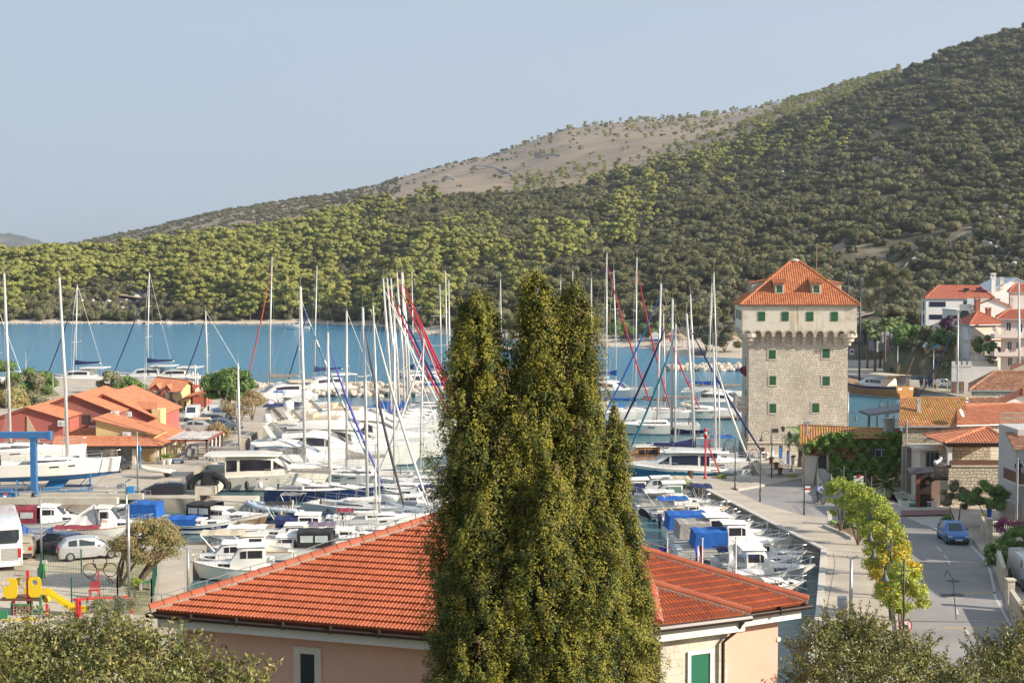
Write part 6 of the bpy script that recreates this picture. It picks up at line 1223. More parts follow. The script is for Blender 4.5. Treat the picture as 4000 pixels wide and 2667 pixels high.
def cabinboat(label,px,py,hd,L_,hullm=None,cab=(.38,.66),cabh=1.35,can=None,canx=(.06,.4),canclosed=False,ob=None,obm=rubber,low=None,bands=(0,0,0,1,2),group=None,wood=False,bow=True,winm=None,B=None,cabm=None,floor=None,name="cabin_boat",cat="motor boat",cudd=True,fb=None,canh=None,obt=0,ws=True):
 B=B or L_*.36+.1;k=L_/6;rt=boatroot(name,label,cat,px,py,hd,B,L_,group);H=Hull(L_,B,.62*k,.68*k,(fb or 1.05)*k,.35,.9,.55*k,2.3);gl=winm or smoke
 hm=H.build(rt,[hullm or gel,boot,botm if not wood else botr,low or gel],bands,13);H.deck(rt,cabm or deckm,(.05,cab[0]if cab else .6),.38*k,.8,floor=floor or deckm)
 if cab:
  t0,t1=cab;z0=H.zs(t0)-.06;ch=cabh*k
  st=[(H.x(t0),H.hb(t0)*.74,z0,z0+ch),(H.x(t0+(t1-t0)*.55),H.hb(t0+.1)*.73,z0,z0+ch),(H.x(t1-.06),H.hb(t1)*.7,z0,z0+ch*.96),(H.x(t1+.03),H.hb(t1)*.68,H.zs(t1)-.06,H.zs(t1)+.36*k),(H.x(.9),H.hb(.9)*.5,H.zs(.9)-.06,H.zs(.9)+.06)]
  cb=trunk(rt,st,cabm or hullm or gel,"cabin",True,.84);tside(cb,st,.12,.95,.52,.84,gl,.84);tside(cb,st,1.05,1.85,.52,(.84,.82),gl,.84);tfront(cb,st[2],st[3],gl,"windscreen",.84,.1);tside(cb,st,2.95,3.4,(.3,.3),(.75,.7),gl,.84)
  mb=MB();e=.1;mb.loft([[(H.x(t0)-.25*k,H.hb(t0)*.68*s_,z0+ch+a)for s_,a in((1,0),(.9,.07),(-.9,.07),(-1,0))],[(H.x(t1-.04),H.hb(t1)*.64*s_,z0+ch*.97+a)for s_,a in((1,0),(.9,.07),(-.9,.07),(-1,0))]]);obj("cabin_top",mb,deckm if not wood else gelc,cb)
 if can is not None:z1=(min(canh*k,H.zs(.2)+1.25)if canh else H.zs(.2)+1.05*k)if not canclosed else H.zs(.2)+(canh if canh and canh<1 else min(1.0*k,1.1));canopy(rt,H.x(canx[0]),H.x(canx[1]),H.hb(.2)*.86,z1,z1+.05,can,"canopy",.14,True,H.zs(.2)+.02,canclosed)
 if bow:rails(rt,H,.62,.96,.42*k,5,lines=1)
 if ob:outboard(rt,H.x(0)-.05,.5*k,0,ob,obm,obt)
 mb=MB()
 for sy in(1,-1):mb.tube([Vector(H.pt(t/12,sy,6))+Vector((0,0,.02))for t in range(13)],.035,5)
 obj("rubbing_strake",mb,tanw if wood else(mat("grey_strake",.3,rough=.6)),hm)
 mb=MB();mb.tube([(H.x(.97),.1,H.zs(.97)),(H.x(1.0)+1.2,.2,.9)],.009,4);mb.tube([(H.x(.97),-.1,H.zs(.97)),(H.x(1.0)+1.3,-.5,.9)],.009,4);obj("mooring_line",mb,CW_,rt)
 return rt,H
def rib(label,px,py,hd,L_,tube,top=None,console=True,ob=1.0,group=None,twin=False,seat=None,topm=None):
 B=L_*.38;k=L_/6;rt=boatroot("inflatable_boat",label,"inflatable boat",px,py,hd,B,L_,group);r_=.26*k;mb=MB();P=[]
 for sy in(1,-1):
  Q=[(-L_/2,B/2-r_),(-L_*.2,B/2-r_),(L_*.12,B/2-r_),(L_*.32,B*.36-r_*.5),(L_*.44,B*.17),(L_*.49,0)];Q=[(x,sy*y,.36*k+(max(0,x/L_+.05)**2)*1.6*k)for x,y in Q];P.append(Q)
 mb.tube(P[0]+P[1][::-1][1:],[r_*.55,r_,r_,r_,r_*.95,r_*.9,r_*.95,r_,r_,r_,r_*.55],10);obj("inflatable_tube",mb,tube,rt,True)
 mb=MB();rings=[[(x,-w_,z),(x,0,z-.25*k),(x,w_,z),(x,w_*.9,z+.12),(x,-w_*.9,z+.12)]for x,w_,z in((-L_*.44,B*.36,.12),(0,B*.36,.12),(L_*.3,B*.24,.3*k),(L_*.46,.06,.62*k))];mb.loft(rings);obj("hull",mb,gel if tube is not blackg else greyg,rt)
 if console:
  x=-.02*L_;mb=MB();mb.loft([[(x-.25*k,-.4*k,.2),(x+.5*k,-.36*k,.2),(x+.5*k,.36*k,.2),(x-.25*k,.4*k,.2)],[(x-.15*k,-.38*k,1.0*k),(x+.22*k,-.32*k,1.0*k),(x+.22*k,.32*k,1.0*k),(x-.15*k,.38*k,1.0*k)]]);obj("console",mb,gel,rt);mb=MB();mb.loft([[(x+.3*k,-.34*k,.98*k),(x+.3*k,.34*k,.98*k),(x+.05*k,.3*k,1.42*k),(x+.05*k,-.3*k,1.42*k)],[(x+.33*k,-.34*k,.98*k),(x+.33*k,.34*k,.98*k),(x+.08*k,.3*k,1.42*k),(x+.08*k,-.3*k,1.42*k)]]);obj("windscreen",mb,smoke,rt)
  mb=MB();mb.box(x-1.2*k,-.42*k,.2,x-.7*k,.42*k,.8*k);mb.box(x-1.25*k,-.42*k,.8*k,x-1.1*k,.42*k,1.15*k);mb.box(L_*.14,-.5*k,.3,L_*.3,.5*k,.6*k);obj("seat",mb,seat or tan,rt)
 if ob:
  for y in((-.3*k,.3*k)if twin else(0,)):outboard(rt,-L_/2+.15,.55*k,y,ob)
 if top is not None:
  if top=="ttop":canopy(rt,-.28*L_,.12*L_,.7*k,2.0*k,2.05*k,topm or CN,"t_top",.1,True,.5*k)
  else:canopy(rt,-.42*L_,-.08*L_,.75*k,1.75*k,1.75*k,top,"bimini",.12,True,.6*k)
 return rt
def catamaran(label,px,py,hd,L_,mpx=None,tpx=0,tpy=0,cover=None,gen=None,group=None,tramp=None,bimm=None,power=False):
 B=L_*.52;k=L_/12;rt=boatroot("catamaran",label,"catamaran",px,py,hd,B,L_,group);H=Hull(L_,1.7*k,1.2*k,1.35*k,1.75*k,.4,.85,.15,2.0)
 for sy in(1,-1):o=H.build(rt,[gel,boot,botm],(0,0,0,1,2),12);o.location.y=sy*(B/2-.85*k);mb=MB();mb.loft([[(H.x(t),H.hb(t)*a,H.zs(t)-.02+b_)for a,b_ in((-.98,0),(0,.05),(.98,0))]for t in[i/10 for i in range(11)]],0,False,(False,False));dk=obj("deck",mb,deckm,o)
 mb=MB();mb.box(H.x(.05),-B/2+.8*k,.75*k,H.x(.68),B/2-.8*k,1.35*k);obj("bridge_deck",mb,gel,rt)
 if tramp is not None:mb=MB();mb.box(H.x(.68),-B/2+1.5*k,1.3*k,H.x(.93),B/2-1.5*k,1.36*k);obj("trampoline",mb,tramp,rt)
 mb=MB();mb.tube([(H.x(.93),-B/2+.9*k,1.5*k),(H.x(.93),B/2-.9*k,1.5*k)],.09,6);obj("crossbeam",mb,alum,rt)
 st=[(H.x(.22),B*.38,1.3*k,2.75*k),(H.x(.4),B*.38,1.3*k,2.8*k),(H.x(.56),B*.36,1.3*k,2.55*k),(H.x(.68),B*.3,1.3*k,1.5*k)]
 cb=trunk(rt,st,gel,"cabin",True,.9);tside(cb,st,.1,1.9,(.42,.42),(.8,.78),smoke,.9);tfront(cb,st[2],st[3],smoke,"windscreen",.9,.1)
 mb=MB();mb.loft([[(x,s_*B*.36,z_)for s_,z_ in((1,3.05*k),(.95,3.2*k),(-.95,3.2*k),(-1,3.05*k))]for x in(H.x(.0),H.x(.2),H.x(.36))]);bt=obj("hardtop",mb,bimm or gel,rt);mb=MB()
 for x in(H.x(.02),H.x(.2)):
  for sy in(1,-1):mb.tube([(x,sy*B*.33,3.05*k),(x,sy*B*.36,1.3*k)],.04,5)
 obj("hardtop_post",mb,rail,bt)
 if mpx is not None:
  HH=Hull(L_,B,1.2*k,1.35*k,1.7*k);mx=locx(rt,mpx);mx=min(max(mx,H.x(.4)),H.x(.62));Yw=rt.location.y+math.sin(R(hd))*mx;top=ZP(tpy,Yw);mast(rt,HH,mx,top,2.7*k,-.5,.11);boom(rt,mx,L_*.4,3.6*k,alum,cover,.3,fat=.28)
  if gen is not None:genoa(rt,HH,mx,top,2.7*k,-.4,gen,t=.93)
 rails(rt,H,.1,.95,.55,6,False)
 return rt
#  boats: where each one lies
FBk=(rubber,-1,(.12,.45,.66));
b1,H1=sailboat("white sailing yacht propped ashore beside the red gabled wing, farther from the blue gantry",105,1905,14,12.5,78,66,1075,None,None,z=2.6,r=.13,botm_=botb,boomlen=.4)
b1.location=(XP(60,133),133,2.75)
b2,H2=sailboat("white sailing yacht ashore with bright blue keel and underside on a blue cradle",215,1905,18,11.4,262,243,1085,None,None,z=2.5,r=.14,botm_=botb,boomlen=.42)
b2.location=(XP(205,126),126,2.55)
mb=MB();mb.loft([[(-1.2,-.07,-1.3),(.4,-.1,-1.3),(.5,.1,-1.3),(-1.2,.07,-1.3)],[(-.4,-.14,-.4),(1.3,-.16,-.4),(1.3,.16,-.4),(-.4,.14,-.4)]]);obj("keel",mb,botb,b2);mb=MB();mb.box(-5.0,-.05,-1.2,-4.6,.05,-.2);obj("rudder",mb,botb,b2)
blm=mat("blue_steel",(.04,.17,.40),(.05,.14,.3),sc=2,rough=.5)
cr=thing("boat_cradle","blue tubular steel cradle under the sailing yacht ashore","cradle",(b2.location.x,b2.location.y,1.2),R(18));mb=MB()
for y in(-1.5,1.5):mb.beam((-3.4,y,.1),(3.2,y,.1),.12,.12)
for x in(-3.4,3.1):mb.beam((x,-1.5,.1),(x,1.5,.1),.12,.12)
obj("base_frame",mb,blm,cr)
for x in(-3.2,3.0):
 for y in(-1.4,1.4):mb=MB();mb.tube([(x,y,.1),(x,y*.85,1.35+.25*(x>0))],.05,6);mb.tube([(x-.9*(1 if x>0 else-1),y,.12),(x,y*.88,1.1)],.035,5);obj("support_arm",mb,blm,cr)
Z_=118.9;TL=thing("travel_lift","blue steel gantry travel lift with big black tyre over the dock","boat lift");x=XP(123,Z_);mb=MB();mb.box(-52,Z_-.3,ZP(1710,Z_),XP(192,Z_),Z_+.3,ZP(1686,Z_));mb.box(XP(178,Z_),Z_-.32,ZP(1716,Z_),XP(193,Z_),Z_+.32,ZP(1684,Z_));obj("top_beam",mb,blm,TL)
mb=MB();mb.box(x-.24,Z_-.25,ZP(1912,Z_),x+.22,Z_+.25,ZP(1708,Z_));mb.box(x-.36,Z_-.3,ZP(1714,Z_),x+.34,Z_+.3,ZP(1709,Z_));obj("leg",mb,blm,TL)
def wheel(parent,c,r_,w_,ax=(0,1,0),nm="wheel",tyre=rubber,rimm=None,rr=.6):
 c=Vector(c);ax=Vector(ax).normalized();u,v=perp(ax);mb=MB();n=20
 prof=[(rr*r_,-.5),(.93*r_,-.5),(r_,-.3),(r_,.3),(.93*r_,.5),(rr*r_,.5)]
 mb.loft([[c+ax*(w_*s_)+(u*math.cos(6.283*a/n)+v*math.sin(6.283*a/n))*q for a in range(n)]for q,s_ in prof],0,True,(False,False));o=obj(nm,mb,tyre,parent,True);mb=MB();mb.loft([[c+ax*(w_*s_)+(u*math.cos(6.283*a/n)+v*math.sin(6.283*a/n))*q for a in range(n)]for q,s_ in((rr*r_,-.42),(rr*r_*.9,-.36),(rr*r_*.25,-.44),(rr*r_*.25,.44),(rr*r_*.9,.36),(rr*r_,.42))]);obj("rim",mb,rimm or steel,o);return o
wheel(TL,(x,Z_,ZP(1947,Z_)),.58,.4,(1,.15,0),"wheel",rubber,blm,.5);mb=MB();mb.box(x-.1,Z_-.28,ZP(1952,Z_),x+.28,Z_+.3,ZP(1908,Z_));obj("wheel_fork",mb,blm,TL)
mb=MB();mb.box(-52,Z_-.5,ZP(1965,Z_),XP(40,Z_),Z_+.5,ZP(1908,Z_));mb.box(XP(40,Z_),Z_-.45,ZP(1963,Z_),XP(54,Z_),Z_+.45,ZP(1915,Z_));eb=obj("engine_box",mb,blm,TL);mb=MB();mb.box(-52,Z_-.14,ZP(1906,Z_),x,Z_+.14,ZP(1897,Z_));obj("lower_beam",mb,steel,TL)
mb=MB();mb.box(XP(0,Z_-.5),Z_-.53,ZP(1936,Z_),XP(9,Z_),Z_-.5,ZP(1917,Z_));obj("yellow_label",mb,mat("yellow_label",(.7,.45,.02),rough=.6),eb);mb=MB();mb.box(XP(9,Z_),Z_-.53,ZP(1929,Z_),XP(26,Z_),Z_-.5,ZP(1917,Z_));obj("pink_label",mb,mat("pink_label",(.6,.13,.2),rough=.6),eb);mb=MB();mb.box(XP(9,Z_),Z_-.53,ZP(1943,Z_),XP(20,Z_),Z_-.5,ZP(1931,Z_));obj("warning_label",mb,whitep,eb)
yA,hA=yacht("cream hardtop cruiser with large dark side windows and black fenders, moored by the dock",1040,1921,1,12.6,"trawler",gelc,fend=(rubber,-1,(.06,.24,.37)))
fenders(yA,hA,(.18,.47),-1,whiteplastic,.22,.5)
yacht("white sports yacht with pale blue side glass, next behind the cream hardtop cruiser",1170,1876,-2,14.5,"sport",gel,glass=mat("pale_blue_glass",(.09,.14,.22),(.2,.26,.34),sc=.6,rough=.06),domes=0)
yacht("white sports yacht with smoked sunroof panels, third in the row from the dock",1300,1848,-3,15.5,"sport",gel,domes=1)
yacht("big white flybridge yacht with a long flared bow reaching out of the row",1385,1826,-4,16,"fly",gel,domes=2)
yacht("cream flybridge yacht with brown upper deck under a navy bimini",1290,1803,-3,15,"fly",gelc,bim=CN,domes=1)
yacht("white flybridge yacht with the longest bow of the motor yacht row",1470,1799,-4,17.5,"fly",gel,domes=2)
yacht("white sports yacht with grey cockpit cover behind the long bowed yacht",1420,1772,-3,15,"sport",gel,bim=CG,domes=1)
yacht("white flybridge yacht with a pale awning and twin satellite domes",1340,1752,-3,15,"fly",gel,bim=CW_,domes=2)
yacht("low white sports yacht with black windscreen far along the motor yacht row",1480,1737,-3,14,"sport",gel,domes=0)
yacht("last white sports yacht of the row, just before the raked masts",1510,1718,-3,14,"sport",gel,domes=0)
sailboat("white sloop moored among the motor yachts with a short bare mast",960,1853,2,9.5,908,905,1420,CG,None,r=.12,spr=1)
sailboat("white sloop with blue and white striped furled sail and the thickest mast",1180,1895,-2,13.5,1187,1174,1120,CG,tealg,CW_,r=.16)
sailboat("navy hulled sloop with lilac blue furled sail and grey boom cover",1265,1964,-1,10.6,1284,1280,1300,CG,LIL,hullm=navyg,r=.13,hood=CW_)
sailboat("cream hulled sloop lying bow to the yard with bundled pale sail",1375,1905,181,11.5,1351,1354,1215,CG,None,r=.12,lump=1.8)
s_,h_=sailboat("pale grey sloop with black fenders, its bow pointing out past the dark inflatable",1392,2040,-30,9.6,1432,1416,1200,None,CDG,hullm=greyg,r=.14,fend=(rubber,-1),boomlen=.42)
text("bow_name","Maria",.42,s_,navyg,(h_.x(.85),-h_.hb(.85)-.0,h_.zs(.85)*.62),(math.pi/2,0,R(24)))
mb=MB();mb.tube([(1.2,.9,h_.zs(.5)+.75),(3.6,.5,h_.zs(.5)+.8)],[.28,.3],8);obj("rolled_tender",mb,greyg,s_,True)
sailboat("small white sailboat with a maroon bimini just beyond the near roof",1468,2118,8,6.4,1467,1463,1790,CW_,None,bim=CR,r=.06,spr=1,boomlen=.3)
sailboat("white sloop with tall thin mast and a furled white sail bundle, behind the maroon bimini",1490,2072,12,8.0,1479,1458,1195,CW_,CW_,r=.09)
sailboat("white sloop with grey boom and blue cockpit cloth near the cypress",1600,1952,176,9.5,1537,1541,1200,None,None,bim=CB,r=.11)
sailboat("white sloop with bare boom and blue cockpit cloth, behind the grey tubed inflatable",1665,1925,178,9.5,1640,1655,1320,None,CW_,bim=CB,r=.09)
for i,(px,mpx,tpx,tpy,cv,gn,lab)in enumerate(((1560,1452,1420,1088,CB,CW_,"charter yacht with bright blue boom cover, first and nearest of the six raked masts"),(1580,1497,1460,1088,CB,RED,"charter yacht with red furled sail, second of the six raked masts"),(1590,1520,1487,1088,CB,CN,"charter yacht with navy furled sail, third of the six raked masts"),(1610,1545,1515,1065,CB,RED,"charter yacht with red furled sail, fourth of the six raked masts"),(1620,1562,1540,1065,CB,RED,"charter yacht with red furled sail, fifth of the six raked masts"),(1630,1580,1552,1065,CG,RED,"charter yacht with red furled sail and grey cover, last of the six raked masts"))):
 sailboat(lab,px,1712-i*12,-3,12.5,mpx,tpx,tpy,cv,gn,r=.14,group="charter yachts with raked masts",lump=1.2,gr=.1,hood=CB if i%2 else CG)
catamaran("pale catamaran with grey sail cover at the pontoon, beige sun top",1080,1574,200,12,1052,1053,1005,CBR,mat("cloth_rust",(.4,.08,.05),rough=.9),bimm=CBG)
catamaran("white catamaran with navy sail cover beyond the striped sail",1240,1545,205,12.5,1228,1214,1040,CN,CN)
sailboat("white sloop with small blue bimini alone at the pontoon end",1170,1600,-6,8.5,1180,1176,1215,None,None,bim=CB,r=.08)
catamaran("white catamaran with a yellow trampoline behind the red furled sails",1625,1528,-60,11.5,1588,1578,1060,CN,CN,tramp=YEL)
catamaran("white catamaran with bright blue sail cover beside the cypress",1735,1530,-60,11.5,1713,1717,1110,CB,None)
sailboat("white sloop with tall mast half hidden by the cypress",1770,1575,3,12,1746,1740,1060,CB,None,r=.11)
sailboat("white sloop with a grey boom cover, its mast rising right beside the cypress",1700,1615,2,11,1758,1753,1095,CG,None,r=.1)
catamaran("white catamaran with navy sail cover behind the coast road bend",290,1506,175,12,293,281,1112,CN,CN)
catamaran("white catamaran with navy sail cover behind the yellow building",555,1500,178,12.5,575,563,1065,CN,CN)
catamaran("white power catamaran with a long hard top behind the yellow building",665,1500,178,11.5)
sailboat("white sloop behind the green tree by the yellow building",840,1508,178,11.5,808,803,1215,None,CN,r=.11)
sailboat("white sloop at the picture edge with navy furled sail",-30,1512,178,11.5,2,-4,1180,None,CN,r=.11)
sailboat("white sloop with blue sail cover nearest the cypress in the outer row",2330,1648,-14,11.5,2312,2310,1090,CB,None,r=.1)
sailboat("white sloop with a red furled sail and blue cover in the outer row",2395,1645,-16,11.5,2367,2367,990,CB,RED,r=.1)
sailboat("white sloop with blue sprayhood and two red sails in the outer row",2478,1641,-16,10.5,2484,2487,1005,CB,RED,r=.1,hood=CB)
sailboat("white sloop with grey tender on deck in the outer row",2592,1640,-14,10.5,2600,2592,1225,CBR,RED,r=.09)
sailboat("large white sloop with beige sprayhood, last of the outer row",2742,1641,-12,12.5,2697,2680,1148,CG,None,r=.12,hood=CBG)
catamaran("white catamaran with blue sail cover and green waterline by the tower",2830,1606,-20,11.5,2762,2740,1065,CB,None)
catamaran("white catamaran with dark window band beyond the outer row",2400,1560,-25,12,2408,2390,1055,CB,None)
sailboat("white sloop with slim mast beyond the last pontoon",2790,1560,-10,10.5,2772,2780,1105,None,None,r=.08)
for px,tpx,tpy,py in((1960,1955,1090,1560),(2105,2100,1050,1590),(2195,2190,1095,1570),(2240,2237,1062,1600)):
 sailboat({1960:"sloop mast rising between the two cypress tips",2105:"tall sloop mast rising behind the broad cypress crown",2195:"shorter sloop mast showing over the cypress crown",2240:"sloop mast at the cypress crown edge with a red sail"}[px],px,py,-12,11,px,tpx,tpy,CB,RED if px==2240 else None,r=.09)
sailboat("white sloop with bright blue furled sail, bow hidden by the cypress",2540,1700,180,12.5,2572,2583,1108,None,CB,r=.16)
sailboat("white sloop with purple navy furled sail and navy boom cover behind the mole",2605,1795,180,12.0,2626,2627,1168,CN,cloth("purple_navy",(.03,.02,.12)),r=.15)
sailboat("white sloop with teal furled sail and blue bimini behind the mole",2670,1815,181,11.5,2640,2640,1265,None,CT,r=.11,bim=CB)
sailboat("white sloop with long navy boom cover and navy furled sail beside the tower",2755,1858,-1,12.5,2699,2664,1225,CN,CN,r=.15,lump=1.6)
l_,lh=sailboat("small white sloop moored at the mole with bright blue boom cover",2765,1884,-1,9.0,2800,2788,1355,CB,CW_,r=.11,stripe=None)
text("sail_name","L U M A",.3,l_,whitep,(locx(l_,2750),-.26,2.5),(math.pi/2,0,0))
yacht("motor yacht with petrol blue lower hull and navy windows behind the mole",2640,1886,180,11.2,"trawler2",gel,low=tealg,glass=mat("navy_glass",1),name="motor_yacht")
w_,wh=cabinboat("old wooden motor sailer with varnished cabin and beige canopy near the cypress",2505,1846,180,9.5,gelc,(.3,.6),1.0,CBG,(.04,.3),cabm=tanw,wood=True,name="motor_sailer")
sailboat("white sloop with orange lifebuoy and folded mast gear by the tower foot",2840,1846,0,8.5,2765,2760,1480,None,None,r=.08,hood=CW_)
cabinboat("white wheelhouse boat with a navy canvas cabin beside the cypress",2490,1985,180,7.5,gel,(.4,.66),1.3,CN,(.4,.9),True)
c_,ch=cabinboat("large white cruiser with green tinted windows, bow towards the cypress",2640,2004,180,7.9,gel,(.34,.6),1.25,CN,(.02,.24),winm=mat("green_glass",(.12,.2,.17),rough=.08),fb=1.25,canh=1.95)
text("registration","TG-269916",.27,c_,navyg,(ch.x(.78),ch.hb(.78)+.0,ch.zs(.78)*.72),(math.pi/2,0,R(180-17)))
cabinboat("white motorboat with fawn hard top and cabin, behind the big white cruiser",2560,1955,180,6.6,gel,(.32,.6),1.2,CBG,(.02,.3),wood=False)
b_,bh=cabinboat("white open boat with a big tilted black outboard and a boat hook aboard",2668,2037,2,6.2,gel,None,0,None,ob=1.5,obt=R(52),bow=True)
mb=MB();mb.tube([(-1.3,-.5,.7),(-2.2,-.7,2.2)],.035,6);obj("spinning_pole",mb,whiteplastic,b_)
cabinboat("white boat with cream sun top over a navy cockpit, beside the open boat",2830,2010,3,6.4,gel,(.5,.72),.7,CW_,(.1,.5),group=None)
cabinboat("wooden boat with bright blue awning and a rolled maroon cloth",2850,2040,4,6.3,gelc,(.42,.62),.6,CB,(.02,.42),wood=True)
mb=MB();
cabinboat("white day boat with covered navy outboard and white arch",2810,2068,3,6.0,gel,(.55,.8),.75,None,ob=1.0,obm=CN)
cabinboat("white cuddy boat under a low bright blue tarpaulin, behind the blue canopied wooden boat",2850,2110,4,7.0,gel,(.45,.7),.95,CB,(.02,.45),True,canh=1.45)
cabinboat("white cruiser with grey canvas sides and a raked windscreen near the quay",2995,2150,4,7.6,gel,(.36,.62),1.25,CG,(.05,.36),True)
wb,wbh=cabinboat("big white clinker boat with tall bright blue canvas deckhouse",2815,2196,3,8.6,gel,(.42,.64),1.2,CB,(.14,.42),True,wood=False,B=2.7)
mb=MB()
for sy in(1,-1):
 for k in range(4):mb.tube([Vector(wbh.pt(t/12,sy,6))*1+Vector((0,sy*.012,-.15-.14*k))for t in range(1,11)],.014,4)
obj("plank_seam",mb,greysh,wb)
cabinboat("white open boat with black canvas box shelter near the quay",3040,2175,5,6.0,gel,(.4,.6),.7,CK,(.12,.42),True,canh=1.75)
a_,ah=cabinboat("white pilothouse boat with purple tinted windows and a name on its side",3052,2244,5,5.9,gel,(.2,.5),1.45,None,(0,.1),winm=mat("purple_glass",(.07,.05,.13),rough=.06),fb=1.15)
text("side_name","Antares 560",.3,a_,mat("grey_letter",(.2,.2,.2)),(ah.x(.42),-ah.hb(.42)*.97-.03,ah.zs(.42)*.8),(math.pi/2,0,0));text("registration","ZD 265844",.2,a_,mat("grey_letter",1),(ah.x(.82),-ah.hb(.82)+.0,ah.zs(.82)*.8),(math.pi/2,0,R(20)))
cabinboat("white cabin boat with folded navy bimini, between two named boats",2900,2232,4,6.6,gel,(.42,.64),1.05,CN,(.02,.16),canh=1.2)
t_,th_=cabinboat("white cabin boat with blue lettering on its wheelhouse, nearest the orange roof",2975,2300,3,7.4,gel,(.36,.58),1.35,None,(0,.1),cabm=gel)
text("registration","TG-3111",.32,t_,mat("blue_letter",(.02,.1,.35)),(th_.x(.36),-th_.hb(.4)*.68-.06,th_.zs(.4)+1.25),(math.pi/2-.1,0,0))
cabinboat("white cuddy boat with a grey tarpaulin, half hidden beyond the lettered cabin boat",3080,2288,8,5.6,gel,(.4,.7),.8,CG,(.1,.4))
def rowboat(label,px,py,hd,L_,hm,inner=None,group=None,cov=None,z=0,low=None):
 B=L_*.38;rt=boatroot("rowing_boat",label,"rowing boat",px,py,hd,B,L_,group,z);H=Hull(L_,B,.42,.4,.62,.2,.72,.3,2.0);h=H.build(rt,[hm,hm,botm,low or hm],(3,0,0,1,2),11);H.deck(rt,inner or deckm,(.06,.8),.3,.88)
 mb=MB()
 for t in(.25,.5):mb.box(H.x(t)-.12,-H.hb(t)*.86,.26,H.x(t)+.12,H.hb(t)*.86,.3)
 obj("thwart",mb,woodm,rt)
 if cov is not None:mb=MB();mb.loft([[(H.x(t),H.hb(t)*a,H.zs(t)+b_)for a,b_ in((-1.02,.0),(-.5,.16),(0,.24),(.5,.16),(1.02,0))]for t in[i/8 for i in range(9)]],0,False,(False,False));obj("tarpaulin",mb,cov,rt)
 return rt
rowboat("pale rowing boat with registration at the quay corner",3165,2222,20,3.6,gelc);rowboat("blue grey rowing boat between the quay and pilothouse boat",3150,2195,15,3.6,mat("blue_grey_paint",(.2,.3,.4),rough=.5));rowboat("greyish rowing boat close under the quay wall",3140,2272,10,3.8,greyg)
for px,py,lab in((3085,2100,"white motor boat with bow rail at the quay wall, level with the small palm bed"),(3060,2066,"small white motor boat with grey outboard under the quay wall"),(3010,2038,"white bowed motor boat tied under the quay, behind a blue rowing boat"),(3120,2140,"white motor boat with wooden bowsprit under the quay wall"),(3100,2180,"white bowed boat with brown paddle standing up beside it")):
 cabinboat(lab,px-40,py,6,5.0,gel,(.45,.7),.6,None)
rowboat("small blue rowing boat tied to the quay",2915,2012,10,3.2,mat("sky_blue_paint",(.03,.25,.55),rough=.5));rowboat("little white sailing dinghy with blue tip by the orange roof",3095,2325,5,4.2,gel,cov=CW_);cabinboat("white open boat below the roof edge at the quay",3000,2338,3,5.2,gel,(.5,.75),.5,CW_,(.1,.45))
k_,kh=yacht("long black speedboat with white deck and dark canopy at the dock",590,1990,184,8.4,"sport",blackg,domes=0,name="speedboat",cat="speedboat")
e_,eh=cabinboat("white sports cruiser with bronze lower hull under a black tent",880,2080,-16,7.4,gel,(.34,.56),.7,CK,(.08,.38),True,low=tanh,bands=(0,3,3,1,2),fb=1.2,canh=1.85);text("registration","CZ 400 309",.3,e_,mat("grey_letter",1),(eh.x(.6),-eh.hb(.6)-.01,eh.zs(.6)*.88),(math.pi/2,0,R(6)))
tside_=None
m_,mh=cabinboat("small white runabout with navy band and blue cockpit cover",770,2093,-6,6.2,gel,(.4,.62),.45,CB,(.12,.5),True,low=navyg,bands=(0,3,0,1,2),canh=.5);text("registration","MU 1879",.2,m_,whitep,(mh.x(.76),-mh.hb(.76)-.0,mh.zs(.76)*.66),(math.pi/2,0,R(12)))
cabinboat("white boat with bright blue box canopy behind the feathery tree",500,2062,176,6.6,gel,(.5,.7),.8,CB,(.12,.46),True,canh=1.9)
n_,nh=cabinboat("white wooden boat with red bottom under a peaked white tarpaulin",400,2112,4,7.4,gel,(.46,.62),1.3,None,wood=True,floor=teak)
text("side_name","Marin 1",.34,n_,mat("red_letter",1),(nh.x(.54),-nh.hb(.54)*.7-.05,nh.zs(.5)+.62),(math.pi/2-.12,0,0))
mb=MB();ax=(nh.x(.38),0,2.6);B_=[(nh.x(.02),-1.15,.7),(nh.x(.2),-1.3,.35),(nh.x(.46),-1.25,.3),(nh.x(.5),-1.05,1.6),(nh.x(.5),1.05,1.6),(nh.x(.46),1.25,.3),(nh.x(.2),1.3,.4),(nh.x(.02),1.1,.7)]
for i in range(8):mb.poly([B_[i],B_[(i+1)%8],((B_[i][0]+ax[0])/2,(B_[i][1]+ax[1])/2*.8,(B_[i][2]+ax[2])/2-.2)]);mb.poly([B_[(i+1)%8],ax,((B_[i][0]+ax[0])/2,(B_[i][1]+ax[1])/2*.8,(B_[i][2]+ax[2])/2-.2)]);mb.poly([ax,B_[i],((B_[i][0]+ax[0])/2,(B_[i][1]+ax[1])/2*.8,(B_[i][2]+ax[2])/2-.2)])
obj("tarpaulin",mb,CW_,n_)
cabinboat("white cabin boat with maroon canvas top behind the blue fence",175,2088,2,7.2,gel,(.46,.66),1.1,CR,(.04,.42),True,canh=1.75)
cabinboat("white open boat with low maroon sun cloth behind the dark blue car",270,2135,184,5.0,gel,None,0,CR,(.1,.75),canh=1.5)
rib("dark navy inflatable with twin black engines and a folded black canopy",1158,2062,6,6.2,mat("navy_tube",(.02,.04,.09),rough=.4),CK,True,1.1,None,True)
rib("pale blue grey inflatable lying bow to the dock with a grey cover",1080,2012,168,5.6,mat("pale_tube",(.5,.55,.62),rough=.5),CG,True,0)
rib("grey inflatable with a navy hard canopy and white console by the cypress",1672,2022,178,7.2,mat("silver_grey_tube",(.3,.34,.4),rough=.4),"ttop",True,1.0)
